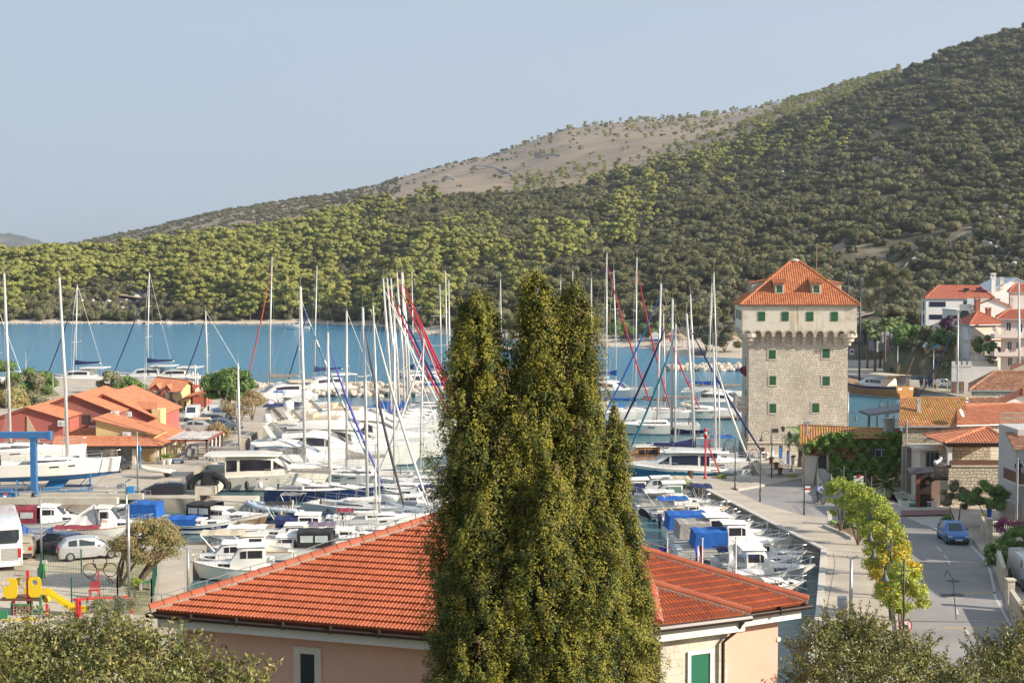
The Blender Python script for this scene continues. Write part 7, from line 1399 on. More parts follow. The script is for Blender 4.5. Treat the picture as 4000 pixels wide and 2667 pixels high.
cabinboat("white motorboat with wide beige sun deck beside the grey inflatable",1600,2000,181,6.6,gel,(.4,.62),.5,CBG,(.55,.95),canh=1.0)
cabinboat("white fishing boat with blue cloth and open steel frame",1640,1972,180,6.8,gel,(.4,.6),.8,CB,(.1,.25))
cabinboat("white cabin boat with grey framed windows nearest the near roof ridge",945,2278,186,7.0,gel,(.3,.6),1.35,None)
cabinboat("white cabin boat with slanted windscreen, just behind the nearest cabin boat",880,2238,188,6.4,gel,(.32,.6),1.15,None)
rowboat("small rowing boat under a bright sky blue cover",815,2202,180,3.4,botm,cov=mat("sky_blue_paint",1))
cabinboat("wooden cabin boat with a faded yellow awning",950,2200,184,6.8,gel,(.3,.58),1.0,CBG,(.5,.95),wood=True,canh=1.7)
cabinboat("white boat with square black canvas cabin and a curtained window",1145,2185,182,6.6,gel,(.5,.74),.7,CK,(.08,.46),True,canh=1.95)
cabinboat("white sports boat with curved plastic windscreen behind the black canvas cabin",1110,2138,182,6.6,gel,(.3,.55),.8,None,ob=.9)
cabinboat("white wheelhouse boat with two square windows and navy canvas behind it",1225,2118,4,6.2,gel,(.3,.62),1.35,CN,(.02,.3),True,canh=1.95)
cabinboat("white open boat under a cream tent canopy",1235,2168,2,5.4,gel,None,0,CW_,(.1,.7))
cabinboat("white boat with mauve bimini roll and blue cushions",1335,2140,3,5.6,gel,(.45,.7),.7,CP,(.05,.4))
cabinboat("white open boat with a pale tubular arch behind the mauve bimini",1320,2098,3,5.0,gel,None,0,CW_,(.3,.5))
cabinboat("open white boat with hard sun top on thin white posts",945,2152,182,5.6,gel,None,0,whitep,(.2,.7),ob=.8)
cabinboat("grey open boat with white upright posts at the pier",800,2172,2,5.0,greyg,None,0,None,ob=.8)
bt_,bth=cabinboat("white motor launch with pale sun top anchored alone in the open bay",1145,1276,180,9.0,gel,(.4,.62),1.1,CW_,(.02,.42));bt_.location.y=520;bt_.location.x=XP(1160,520)
gp=W(3385,1540,236);GU=thing("gulet","varnished wooden gulet with navy rail and two dark masts at the far quay","sailing ship",(XP(3400,240),240,0),R(-62));H=Hull(17,5.6,1.9,1.6,2.7,.8,.7,1.6,2.0)
H.build(GU,[tanw,gel,botm,navyg],(3,0,0,1,2));H.deck(GU,teak,(.1,.2),.3,.8);GU.rotation_euler.z=R(118)
st=[(H.x(.22),1.7,1.6,3.0),(H.x(.4),1.7,1.5,3.0),(H.x(.48),1.5,1.5,2.8),(H.x(.62),1.0,1.7,2.1)];cb=trunk(GU,st,gel,"deckhouse",True,.92);tside(cb,st,.1,1.8,.45,.82,smoke,.92);canopy(GU,H.x(.04),H.x(.4),1.9,3.6,3.6,CBG,"awning",.15,True,2.0)
nv=mat("navy_mast",(.012,.016,.04),rough=.4)
for mpx,tpx,tpy in((3360,3357,1080),(3312,3303,1052)):
 mx=locx(GU,mpx);Yw=GU.location.y+mx*math.sin(R(118));mast(GU,H,mx,ZP(tpy,Yw),2,0,.17,nv,2)
mb=MB();mb.beam((H.x(0)-.2,.8,2.2),(H.x(0)-1.6,-.2,6.8),.7,.1);obj("gangway",mb,woodm,GU)
for y in(-1.2,1.2):mb=MB();mb.box(H.x(0)-.06,y-.4,1.35,H.x(0)+.02,y+.4,1.7);obj("stern_window",mb,gel,GU)
sailboat("white masted sloop with navy furled sail lying behind the old stone house",3740,1600,180,11.5,3745,3743,1225,None,CN,r=.13)
sailboat("white masted sloop behind the barrel tiled cottage at the picture edge",3990,1640,180,11.5,3988,3978,1110,None,None,r=.16)
for o in list(COL.objects):
 if o.get("category")in("motor boat","rowing boat")and 5<o.location.x<26 and 78<o.location.y<131 and abs(math.cos(o.rotation_euler.z))>.8:
  xs=[(o.matrix_basis@Vector(c)).x for ch in o.children if ch.name.startswith("hull")for c in ch.bound_box];e=np.interp(o.location.y,[58,80.6,98.6,130.6],[12,17.6,21.8,16.7])-.35
  if xs and(max(xs)>e or(math.cos(o.rotation_euler.z)>0 and max(xs)<e-.9 and o.location.x>12)):o.location.x-=max(xs)-e+random.uniform(.2,.8)
#  vehicles
tyrem=mat("tyre_rubber",(.022,.022,.023),rough=.85);carglass=mat("car_glass",(.03,.04,.045),rough=.05,spec=.8);redl=mat("red_lamp",(.45,.015,.015),rough=.25);whl=mat("clear_lamp",(.6,.58,.52),rough=.15);plate=mat("number_plate",.7,rough=.5);trimk=mat("black_trim",(.025,.025,.027),rough=.6)
def paint(nm,c,met=.0):return mat("paint_"+nm,c,tuple(a*.88 for a in col(c)[:3]),sc=1,rough=.28,metal=met,coat=.5)
PROF={"hatch":[(0,.36,.38,.84,.8),(.02,.62,.64,.92,.78),(.06,.64,.76,.96,.78),(.14,.64,.95,.98,.74),(.3,.64,1.0,1,.74),(.5,.63,.99,1,.74),(.58,.62,.95,1,.74),(.76,.61,.63,.99,.8),(.92,.54,.56,.95,.8),(.985,.44,.46,.86,.8),(1,.3,.32,.8,.8)],"sedan":[(0,.36,.38,.84,.8),(.02,.6,.62,.9,.8),(.15,.63,.66,.97,.8),(.27,.63,.95,.98,.72),(.4,.63,1.0,1,.72),(.54,.63,.98,1,.72),(.6,.62,.94,1,.72),(.74,.61,.63,.99,.8),(.93,.54,.56,.94,.8),(.985,.44,.46,.86,.8),(1,.3,.32,.8,.8)],"van":[(0,.3,.32,.92,.9),(.01,.5,.97,.97,.88),(.03,.52,1,.98,.86),(.4,.52,1,1,.86),(.66,.52,.99,1,.86),(.72,.52,.96,1,.84),(.86,.5,.56,.98,.84),(.97,.42,.46,.94,.84),(1,.26,.28,.88,.84)]}
def car(name,label,cat,px,py,hd,L_,W_,H_,prof,pm,group=None,z=1.2,plate_on=True,sideglass=True):
 rt=thing(name,label,cat,G(px,py,z),R(hd),group);P=PROF[prof];st=[]
 for f,zb,zr,wf,rf in P:st.append((L_*(f-.5),W_/2*wf,H_*zb,H_*zr,W_/2*rf))
 mb=MB();z0=H_*.14
 mb.loft([[(x,w*.93,z0),(x,w,H_*.3 if zb>H_*.31 else(z0+zb)/2),(x,w*.985,zb),(x,rw,zr-.02*H_),(x,rw*.82,zr),(x,-rw*.82,zr),(x,-rw,zr-.02*H_),(x,-w*.985,zb),(x,-w,H_*.3 if zb>H_*.31 else(z0+zb)/2),(x,-w*.93,z0)]for x,w,zb,zr,rw in st])
 bd=obj("body",mb,pm,rt,True);bd.data.set_sharp_from_angle(angle=R(30));n=len(st)
 cab=[i for i in range(n)if st[i][3]-st[i][2]>.22*H_];i0,i1=cab[0],cab[-1]
 def panel(nm,pts,m,off):
  mb=MB();c=sum((Vector(p)for p in pts),Vector())/len(pts);q=[c+(Vector(p)-c)*.88+Vector(off)for p in pts];mb.loft([q,[p-Vector(off)*2.5 for p in q]]);return obj(nm,mb,m,rt)
 if sideglass:
  xs=(i0,(i0+i1)//2,i1)if prof!="van" else(i1-1,i1)
  for sy in(1,-1):
   for a,b in zip(xs,xs[1:]):
    A,B_=st[a],st[b];panel("side_window",[(A[0]+.03,sy*A[1]*.98,A[2]+.02*H_),(B_[0]-.02,sy*B_[1]*.98,B_[2]+.02*H_),(B_[0]-.02,sy*B_[4],B_[3]-.05*H_),(A[0]+.03,sy*A[4],A[3]-.05*H_)],carglass,(0,sy*.02,0))
 A,B_=st[i1],st[i1+1];panel("windscreen",[(A[0],A[4]*.82,A[3]),(B_[0],B_[4]*.86,B_[3]),(B_[0],-B_[4]*.86,B_[3]),(A[0],-A[4]*.82,A[3])],carglass,(.015,0,.02))
 A,B_=st[i0+(1 if prof!="van" else 0)],st[max(i0-1,1)]if prof!="van" else st[0];
 if prof=="van":panel("rear_window",[(A[0],A[1]*.75,H_*.62),(A[0],-A[1]*.75,H_*.62),(A[0],-A[1]*.75,H_*.88),(A[0],A[1]*.75,H_*.88)],carglass,(-.02,0,0))
 else:panel("rear_window",[(A[0],A[4]*.84,A[3]),(B_[0],B_[4]*.9,B_[3]+.02),(B_[0],-B_[4]*.9,B_[3]+.02),(A[0],-A[4]*.84,A[3])],carglass,(-.02,0,.015))
 for fx in(.18,.81):
  for sy in(1,-1):wheel(rt,(L_*(fx-.5),sy*(W_/2-.1),H_*.205),H_*.205,.2,(0,1,0),"wheel",tyrem,steel,.62)
 for sy in(1,-1):
  mb=MB();y=sy*W_*.36;mb.box(-L_/2-.01,y-.09,H_*.46,-L_/2+.1,y+.09,H_*.62);obj("tail_light",mb,redl,rt);mb=MB();mb.box(L_*.47,y-.14,H_*.40,L_*.492,y+.14,H_*.47);obj("headlight",mb,whl,rt)
  mb=MB();x=st[i1][0]+.25;mb.box(x-.06,sy*(W_/2+.02)-.06,H_*.63,x+.06,sy*(W_/2+.08)+.04,H_*.71);obj("wing_mirror",mb,pm,rt)
 for a,b_,z_ in((-L_/2-.03,-L_/2+.1,.17),(L_/2-.12,L_/2+.03,.14)):mb=MB();mb.box(a,-W_*.42,H_*z_,b_,W_*.42,H_*(z_+.15));obj("bumper",mb,trimk,rt)
 for x in(-L_/2-.045,L_/2+.035):
  mb=MB();mb.box(x-.01,-.25,H_*.24 if x>0 else H_*.38,x+.01,.25,H_*.31 if x>0 else H_*.45);obj("number_plate",mb,plate,rt)
 return rt
car("parked_car","small bright blue hatchback parked facing the camera on the street","car",3722,2112,-93,3.43,1.63,1.43,"hatch",paint("blue",(.02,.15,.42)))
car("parked_car","silver hatchback parked on gravel beside the feathery tree","car",350,2178,24,4.2,1.72,1.52,"hatch",paint("silver",(.55,.55,.55),.4))
car("parked_car","dark blue rounded car on gravel beside the blue fence","car",225,2160,152,4.2,1.7,1.55,"hatch",paint("dark_blue",(.012,.02,.07)))
car("parked_car","champagne saloon parked tail out beside the white coach","car",92,2164,104,4.4,1.74,1.45,"sedan",paint("champagne",(.5,.42,.3),.4))
car("parked_car","black hatchback parked on the yard by the arcade door","car",457,1838,84,4.0,1.74,1.47,"hatch",paint("black",(.012,.013,.016)))
car("parked_van","white delivery van facing out in front of the yellow building","van",752,1640,-84,4.6,1.8,1.9,"van",paint("white",(.72,.72,.7)))
vb=car("parked_van","white panel van with blue swirls parked side on by the porch","van",850,1634,178,5.2,1.95,1.95,"van",paint("white",1));mb=MB();mb.box(-1.9,.985,.95,.4,.995,1.15);mb.box(-1.2,.985,1.25,.6,.995,1.4);obj("blue_graphic",mb,CB,vb)
ev=car("parked_car","silver estate car with a pale roof box in the yard","car",790,1688,3,4.7,1.8,1.5,"hatch",paint("silver",1));mb=MB();mb.loft([[(-1.1,.4*a,1.55),(-1.0,.36*a,1.85),(.9,.36*a,1.82),(1.1,.4*a,1.58)]for a in(-1,1)]);obj("roof_box",mb,CBG,ev)
car("parked_car","dark estate car behind the silver one with the roof box","car",838,1664,4,4.5,1.78,1.5,"hatch",paint("slate",(.05,.08,.11),.3))
car("parked_car","grey blue car half hidden by brown shrubs in the yard","car",880,1678,4,4.3,1.75,1.48,"hatch",paint("grey_blue",(.16,.2,.25),.4))
car("parked_van","dark red van with its side open on the far car park","van",3540,1432,4,5.0,1.9,2.1,"van",paint("dark_red",(.28,.02,.04)))
car("parked_car","silver minivan beside the dark red van on the far car park","car",3558,1440,2,3.7,1.7,1.6,"hatch",paint("silver",1))
car("parked_car","dark teal car behind the young staked trees","car",3615,1500,-30,4.4,1.75,1.45,"sedan",paint("teal",(.012,.05,.07)))
car("parked_car","white hatchback on the far quay road","car",3688,1513,24,3.9,1.7,1.48,"hatch",paint("white",1))
car("parked_car","dark blue minivan parked above the beach","car",2446,1327,178,4.4,1.8,1.6,"hatch",paint("dark_blue",1),z=1.5)
car("parked_car","small dark car beside the minivan above the beach","car",2472,1325,178,3.8,1.7,1.5,"hatch",paint("slate",1),z=1.5)
car("parked_car","white car above the beach seen between the cypress tips","car",2008,1292,178,4.2,1.75,1.5,"hatch",paint("white",1),z=1.5)
car("parked_van","pale grey van parked behind the roadside wall","van",4030,2290,-96,5.0,1.9,2.0,"van",paint("pale_grey",(.5,.52,.53)))
cb_=thing("coach","white coach with black rear window and slatted engine grille","coach",G(2,2186),R(112));mb=MB();Lc,Wc,Hc=8.5,2.45,3.15
mb.loft([[(x,w*a,z)for a,z in((1,.35),(1,2.5),(.94,h*.97),(.8,h),(-.8,h),(-.94,h*.97),(-1,2.5),(-1,.35))]for x,w,h in((-Lc/2,1.1,2.9),(-Lc/2+.15,1.2,3.08),(-Lc/2+.6,1.225,Hc),(Lc/2-.6,1.225,Hc),(Lc/2,1.15,2.9))]);obj("body",mb,paint("white",1),cb_,True).data.set_sharp_from_angle(angle=R(30))
mb=MB();mb.loft([[(-Lc/2-.03,y,z)for y,z in((-.85,1.85),(.85,1.85),(1.0,2.1),(1.0,2.72),(-1.0,2.72),(-1.0,2.1))],[(-Lc/2+.1,y,z)for y,z in((-.85,1.85),(.85,1.85),(1.0,2.1),(1.0,2.72),(-1.0,2.72),(-1.0,2.1))]]);obj("rear_window",mb,carglass,cb_)
mb=MB();
for k in range(9):mb.box(-Lc/2-.035,-.95,.75+k*.09,-Lc/2+.02,.1,.80+k*.09)
obj("engine_grille",mb,mat("grille_grey",(.3,.29,.27),rough=.6),cb_)
for sy in(1,-1):
 mb=MB();mb.box(-Lc/2-.04,sy*1.02-.1,.9,-Lc/2+.06,sy*1.02+.1,1.5);obj("tail_light",mb,redl,cb_);mb=MB();mb.box(-Lc/2+.8,sy*1.225-.015,1.75,Lc/2-.8,sy*1.225+.015,2.6);obj("side_window",mb,carglass,cb_)
 for fx in(-.28,.3):wheel(cb_,(Lc*fx,sy*1.08,.48),.48,.28,(0,1,0),"wheel",tyrem,steel,.6)
EX=thing("excavator","small yellow excavator standing on the far quay","excavator",G(3494,1490),R(60));yx=mat("machine_yellow",(.6,.35,.02),(.5,.3,.03),sc=2,rough=.5)
for sy in(1,-1):mb=MB();mb.loft([[(-1.3,sy*.75-.2,.25),(-1.1,sy*.75-.2,0),(1.1,sy*.75-.2,0),(1.3,sy*.75-.2,.25),(1.1,sy*.75-.2,.6),(-1.1,sy*.75-.2,.6)],[(-1.3,sy*.75+.2,.25),(-1.1,sy*.75+.2,0),(1.1,sy*.75+.2,0),(1.3,sy*.75+.2,.25),(1.1,sy*.75+.2,.6),(-1.1,sy*.75+.2,.6)]]);obj("track",mb,tyrem,EX)
mb=MB();mb.box(-1.2,-.8,.65,.9,.8,1.3);obj("body",mb,yx,EX);mb=MB();mb.box(-.4,0,1.3,.8,.78,2.5);obj("cab",mb,carglass,EX);mb=MB();mb.beam((.7,-.3,1.2),(2.2,-.3,2.9),.25,.3);mb.beam((2.2,-.3,2.9),(2.9,-.3,1.2),.2,.25);obj("boom_arm",mb,yx,EX);mb=MB();mb.loft([[(2.6,-.6,1.2),(3.2,-.6,1.25),(3.0,-.6,.6)],[(2.6,0,1.2),(3.2,0,1.25),(3.0,0,.6)]]);obj("bucket",mb,darkm,EX)
#  street furniture
lampk=mat("lamp_post_dark",(.045,.05,.045),rough=.5);bell=mat("lamp_bell",(.07,.08,.065),rough=.45)
def goose(px,py,label,h=4.6,arm=-1):
 rt=thing("street_lamp",label,"street lamp",G(px,py),0,"bell shaped street lamps along the quay and street");mb=MB();mb.tube([(0,0,0),(0,0,.9)],.07,8);mb.tube([(0,0,.9),(0,0,h)],.05,8);mb.tube([(0,0,.85),(0,0,1.0)],.09,8);obj("pole",mb,lampk,rt,True)
 mb=MB();r_=.42;P=[(arm*.14,0,h-1.3),(arm*.14,0,h-.55)]+[(arm*(.14+r_-r_*math.cos(t)),0,h-.55+r_*math.sin(t))for t in[math.pi*k/8 for k in range(1,9)]];mb.tube(P,.028,6);
 for z in(h-1.25,h-.8):mb.tube([(0,0,z),(arm*.14,0,z)],.025,5)
 obj("arm",mb,lampk,rt,True);x=arm*(.14+2*r_);mb=MB();mb.lathe([(.04,h-.55),(.07,h-.72),(.1,h-.85),(.2,h-1.02),(.29,h-1.1),(.27,h-1.1),(.02,h-1.0)],12,(x,0,0));obj("bell_shade",mb,bell,rt,True);return rt
for px,py,lab in((2871,1912,"bell street lamp at the inner corner of the boat basin"),(2969,1959,"bell street lamp on the quay beside the blue iron bollard"),(3014,1867,"bell street lamp on the terrace before the tower"),(3141,2010,"bell street lamp at the corner of the ivy house road"),(3293,2053,"bell street lamp rising before the ivy house stair"),(3401,2108,"bell street lamp above the first street tree crowns"),(3449,2163,"bell street lamp third in the tree row"),(3456,2240,"bell street lamp fourth in the tree row"),(3461,2339,"bell street lamp fifth in the tree row"),(3478,2423,"bell street lamp sixth in the tree row"),(3528,2528,"bell street lamp nearest, above the yellow tree crown")):goose(px,py,lab)
for px,py,lab in((3306,1768,"bell street lamp at the tower corner, its arm turned towards the water"),(3470,1700,"bell street lamp by the dark shelter")):goose(px,py,lab,4.6,1 if px<3400 else-1)
def lantern(px,py,label,h):
 rt=thing("lantern_post",label,"street lamp",G(px,py),0,"old lanterns before the tower");mb=MB();mb.lathe([(.16,0),(.16,.2),(.08,.35),(.06,1.0),(.045,h-.7)],10);obj("pole",mb,mat("weathered_pole",(.3,.26,.2),rough=.7),rt,True);mb=MB();mb.loft([[(.1*a,.1*b_,h-.65)for a,b_ in((1,1),(-1,1),(-1,-1),(1,-1))],[(.19*a,.19*b_,h-.25)for a,b_ in((1,1),(-1,1),(-1,-1),(1,-1))]]);obj("lantern",mb,darkm,rt);mb=MB();mb.lathe([(.26,h-.25),(.1,h-.08),(.03,h)],4);obj("lantern_cap",mb,darkm,rt)
lantern(3058,1775,"old lantern standing close against the tower wall",3.1);lantern(3083,1838,"old lantern at the terrace edge before the palm",3.9)
def mastlamp(px,py,tpy,label,heads,r=.055,grp="plain steel lamp posts"):
 p=G(px,py);h=ZP(tpy,p.y)-1.2;rt=thing("lamp_post",label,"lamp post",p,0,grp);mb=MB();mb.tube([(0,0,0),(0,0,h)],[r*1.3,r],8);obj("pole",mb,steel,rt,True)
 for kind,dx,dz in heads:
  mb=MB()
  if kind=="arm":mb.tube([(0,0,h),(dx,0,h+.08)],.025,5);mb.loft([[(dx*.4,-.1,h+.02),(dx,-.12,h+.1),(dx,.12,h+.1),(dx*.4,.1,h+.02)],[(dx*.4,-.1,h+.1),(dx,-.12,h+.16),(dx,.12,h+.16),(dx*.4,.1,h+.1)]])
  else:mb.loft([[(dx-.22,-.2,h+dz),(dx+.12,-.2,h+dz+.12),(dx+.12,.2,h+dz+.12),(dx-.22,.2,h+dz)],[(dx-.3,-.2,h+dz+.25),(dx+.1,-.2,h+dz+.36),(dx+.1,.2,h+dz+.36),(dx-.3,.2,h+dz+.25)]]);mb.tube([(0,0,h+dz+.2),(dx,0,h+dz+.2)],.03,4)
  obj("lamp_head",mb,mat("lamp_head_grey",(.2,.2,.2),rough=.5),rt)
 return rt
mastlamp(505,2332,1968,"tall steel lamp post with black floodlight beside the feathery tree",(("arm",.5,0),("flood",-.2,-.7)),.07)
mastlamp(498,2236,1878,"steel post with floodlight and bright blue box behind the feathery tree",(("arm",.3,0),("flood",-.3,-.5)),.06);p=G(498,2236);mb=MB();h=ZP(1912,p.y);mb.box(p.x+.08,p.y-.1,h-.22,p.x+.5,p.y+.1,h+.22);one("signal_box",mb,mat("sky_blue_paint",1),"bright blue square box fixed on the steel floodlight post","box")
mastlamp(162,2176,1940,"thin steel post beside the blue fence and dark car",(("arm",-.4,0),));mastlamp(736,2330,2142,"short steel lamp post at the end of the concrete path",(("arm",-.4,0),),.07);mastlamp(538,1918,1684,"thin steel post standing on the open yard",(("arm",.2,0),));mastlamp(3322,2470,2182,"pale steel lamp post on the quay before the yellow tree",(("arm",.35,0),("arm",-.2,0)),.08)
mastlamp(567,1608,1418,"slim post between the shrubs and the yellow building",(("arm",.1,0),));mastlamp(208,1575,1463,"road lamp at the coast road bend",(("arm",.5,0),));mastlamp(103,1560,1372,"road lamp beyond the bank of shrubs",(("arm",.5,0),))
for px,py,tpy,lab in((3505,1505,1352,"dark slim post with a blue flag box on the far quay"),(3645,1520,1370,"dark slim post under the blue awning on the far quay"),(3790,1515,1380,"dark twin armed post before the crenellated wall"),(3312,1735,1532,"dark slim post on the shore beside the gulet stern")):mastlamp(px,py,tpy,lab,(("arm",.4,0),("arm",-.4,0))if "twin" in lab else(("arm",.15,0),),.06,"dark posts on the far quay")
p=G(2755,1869);HLt=thing("harbour_light","red harbour light post with lantern and slanting brace on the mole","harbour light",p);h=ZP(1672,p.y)-1.2;rp=mat("harbour_red",(.45,.02,.03),rough=.45);mb=MB();mb.lathe([(.2,0),(.18,.12),(.085,.25),(.085,h-.9)],10);obj("post",mb,rp,HLt,True)
mb=MB();mb.lathe([(.2,h-.9),(.22,h-.6),(.2,h-.58)],12);mb.lathe([(.22,h-.28),(.2,h-.12),(.08,h)],12);obj("lantern_body",mb,rp,HLt,True);mb=MB();mb.lathe([(.15,h-.6),(.15,h-.28)],10);obj("lens",mb,whl,HLt,True);q=G(2818,1862)-p;mb=MB();mb.beam((.08,0,h-1.25),(q.x,q.y,0),.1,.1);mb.tube([(0,0,h-1.2),(.65,0,h-1.15)],.05,6);obj("brace",mb,rp,HLt)
rust=mat("rusty_iron",(.16,.065,.04),(.1,.04,.025),sc=5,rough=.85)
bl0=None
for px,py,lab in((2697,1866,"rusty bollard alone out on the mole"),(2980,1772,"rusty bollard with blue foot at the tower corner"),(3013,1812,"rusty bollard third from the tower corner"),(3032,1832,"rusty bollard fourth from the tower corner"),(3047,1853,"rusty bollard nearest the road on the terrace")):
 if bl0 is None:
  bl0=thing("mooring_bollard",lab,"bollard",G(px,py,1.2),0,"rusty mooring bollards");mb=MB();mb.lathe([(.26,0),(.25,.08),(.19,.14),(.2,.45),(.3,.55),(.3,.62),(.16,.7)],14);obj("post",mb,rust,bl0,True)
 else:dup(bl0,G(px,py,1.48),0,lab)
mb=MB();mb.lathe([(.32,0),(.3,.12),(.2,.2),(.2,.42),(.34,.5),(.2,.62)],14);one("stone_bollard",mb,palestone,"pale stone bollard between rusty ones before the tower","bollard",None,G(2995,1790,1.48),smooth=True)
for px,py,lab in((3049,1790,"blue supply pedestal nearer the tower wall"),(3079,1812,"blue supply pedestal beside the white iron bench")):
 t_=thing("supply_pedestal",lab,"pedestal",G(px,py,1.48),0,"blue supply pedestals");mb=MB();mb.box(-.14,-.14,0,.14,.14,1.15);obj("column",mb,mat("pedestal_blue",(.03,.14,.4),rough=.5),t_);mb=MB();mb.lathe([(.17,1.15),(.15,1.3),(.05,1.38)],10);obj("cap",mb,darkm,t_)
def ironbench(px,py,lab,rz,z=1.48):
 t_=thing("iron_bench",lab,"bench",G(px,py,z),rz,"white iron benches");wi=mat("white_iron",(.68,.7,.66),rough=.5)
 mb=MB();
 for k in range(4):mb.box(-.6,-.2+k*.11,.42,.6,-.12+k*.11,.45)
 obj("seat",mb,wi,t_);mb=MB()
 for k in range(9):x=-.56+k*.14;mb.tube([(x,.2,.45),(x+.05,.26,.65),(x,.28,.85)],.014,4)
 mb.tube([(-.6,.28,.85),(0,.3,.95),(.6,.28,.85)],.02,5);obj("backrest",mb,wi,t_)
 for sx in(-1,1):mb=MB();mb.tube([(sx*.58,-.2,0),(sx*.6,-.15,.25),(sx*.58,-.22,.62),(sx*.6,.24,.64)],.022,5);mb.tube([(sx*.58,.28,0),(sx*.58,.2,.45),(sx*.58,.28,.9)],.022,5);obj("leg",mb,wi,t_)
ironbench(3028,1796,"white iron bench nearer the tower",R(70));ironbench(3055,1822,"white iron bench beside the lantern on the terrace",R(80));ironbench(2908,1874,"white iron bench on the mole root",R(10),1.2)
t_=thing("litter_bin","dark litter bin on the terrace before the palm","bin",G(3100,1818,1.48));mb=MB();mb.lathe([(.22,.1),(.26,.75),(.3,.8),(.28,.85)],12);obj("bucket",mb,greysh,t_);mb=MB();mb.lathe([(.3,.9),(.2,1.02),(.05,1.05)],12);obj("lid",mb,darkm,t_)
mb=MB();mb.box(-.16,-.16,0,.16,.16,.95);mb.box(-.19,-.19,.88,.19,.19,.97);one("stone_pillar",mb,whitep,"short white pillar at the tip of the planting bed","pillar",None,G(3240,2046))
t_=thing("parking_meter","grey parking payment machine on the quay beside the lamp post","parking meter",G(3290,2440));mb=MB();mb.box(-.2,-.15,0,.2,.15,1.05);mb.loft([[(-.24,-.2,1.05),(.24,-.2,1.05),(.24,.2,1.05),(-.24,.2,1.05)],[(-.24,-.05,1.5),(.24,-.05,1.5),(.24,.2,1.6),(-.24,.2,1.6)]]);obj("cabinet",mb,steel,t_);mb=MB();mb.box(-.12,-.17,.6,.12,-.14,.9);obj("display",mb,mat("meter_yellow",(.6,.5,.03),rough=.5),t_)
def roundsign(label,px,py,tpy,kind):
 p=G(px,py);h=ZP(tpy,p.y)-1.2;t_=thing("road_sign",label,"road sign",p);mb=MB();mb.tube([(0,0.05,0),(0,.05,h)],.035,6);obj("pole",mb,steel,t_)
 def disc(nm,r_,m,y):mb=MB();mb.tube([(0,y,h),(0,y-.008,h)],r_,20);return obj(nm,mb,m,t_)
 if kind=="slash":disc("sign_ring",.34,redl,.01);disc("sign_face",.27,whitep,-.002);mb=MB();mb.beam((-.2,-.014,h+.2),(.2,-.014,h-.2),.012,.07,up=(0,1,0));obj("sign_bar",mb,redl,t_);mb=MB();mb.box(-.1,-.013,h-.06,.1,-.011,h+.06);obj("symbol",mb,darkm,t_)
 elif kind=="nopark":mb=MB();mb.box(-.42,.0,h-.6,.42,.02,h+.55);obj("back_board",mb,whitep,t_);disc("sign_ring",.34,redl,-.002);disc("sign_face",.26,mat("sign_blue",(.02,.06,.35),rough=.4),-.012);mb=MB();mb.beam((-.2,-.022,h+.2),(.2,-.022,h-.2),.012,.07,up=(0,1,0));obj("sign_bar",mb,redl,t_)
 else:
  mb=MB();mb.box(-.5,.0,h-.5,.5,.03,h+.5);obj("sign_face",mb,whitep,t_);mb=MB();P=[(.25,-.45),(-.2,0),(.25,.45),(.5,.45),(.08,0),(.5,-.45)];mb.loft([[(x-.08,-.004,h+z*.9)for x,z in P],[(x-.08,.005,h+z*.9)for x,z in P]]);obj("chevron",mb,redl,t_)
 return t_
roundsign("round white sign with red ring and slash below the yellow tree",3537,2520,2443,"slash");roundsign("blue no parking sign on a white board beside the tower",3327,1450,1373,"nopark");roundsign("blue no parking sign on a white board above the far car park",3593,1400,1330,"nopark")
c_=roundsign("square red and white chevron sign at the coast road bend",448,1560,1505,"chev");c_.location=(XP(448,240),240,1.2)
MS=thing("menu_sign","pale restaurant sign with a red heart before the ivy house","sign",G(3353,1968));p=MS.location;h0,h1=ZP(1895,p.y)-1.2,ZP(1858,p.y)-1.2;mb=MB();mb.tube([(.6,.06,0),(.6,.06,h1+.5)],.04,6);mb.tube([(.6,.06,h1+.4),(-.5,.06,h1+.4)],.03,6);obj("pole",mb,darkm,MS);mb=MB();mb.box(-.4,0,h0,.4,.05,h1);obj("board",mb,mat("sign_cream",(.62,.62,.55),rough=.6),MS);mb=MB();mb.ball((-.08,-.02,h1-.02),(.1,.03,.1));mb.ball((.08,-.02,h1-.02),(.1,.03,.1));mb.lathe([(.01,-.2),(.16,-.02)],10,(0,-.02,h1));obj("heart",mb,redl,MS);text("lettering","Downtown",.17,MS,dkgreen,(0,-.006,(h0+h1)/2-.05),(math.pi/2,0,0))
mb=MB();p=G(3152,1925);mb.box(-.28,-.04,0,.28,0,.62);q=one("no_entry_board",mb,whitep,"low white board with a red edge at the ivy house corner","sign",None,p);mb=MB();mb.box(-.28,-.05,.3,.28,-.041,.45);obj("red_band",mb,redl,q)
straw=mat("straw_thatch",(.42,.33,.22),(.33,.25,.16),sc=6,rough=.95);first=None
for k,(x,y)in enumerate(((1060,1395),(1190,1410),(1225,1445),(1362,1455),(1765,1495),(1890,1440),(1130,1400),(1640,1470))):
 p=G(2300+.298*x,900+.298*y+22,1.5)
 if first is None:
  first=thing("beach_parasol","straw thatched parasol on the far beach","parasol",p,0,"straw parasols on the far beach");mb=MB();mb.tube([(0,0,0),(0,0,2.4)],.06,6);obj("pole",mb,woodm,first);mb=MB();mb.lathe([(1.5,2.0),(1.42,2.12),(.7,2.5),(.1,2.8)],14);obj("thatch",mb,straw,first)
 else:dup(first,p,k)
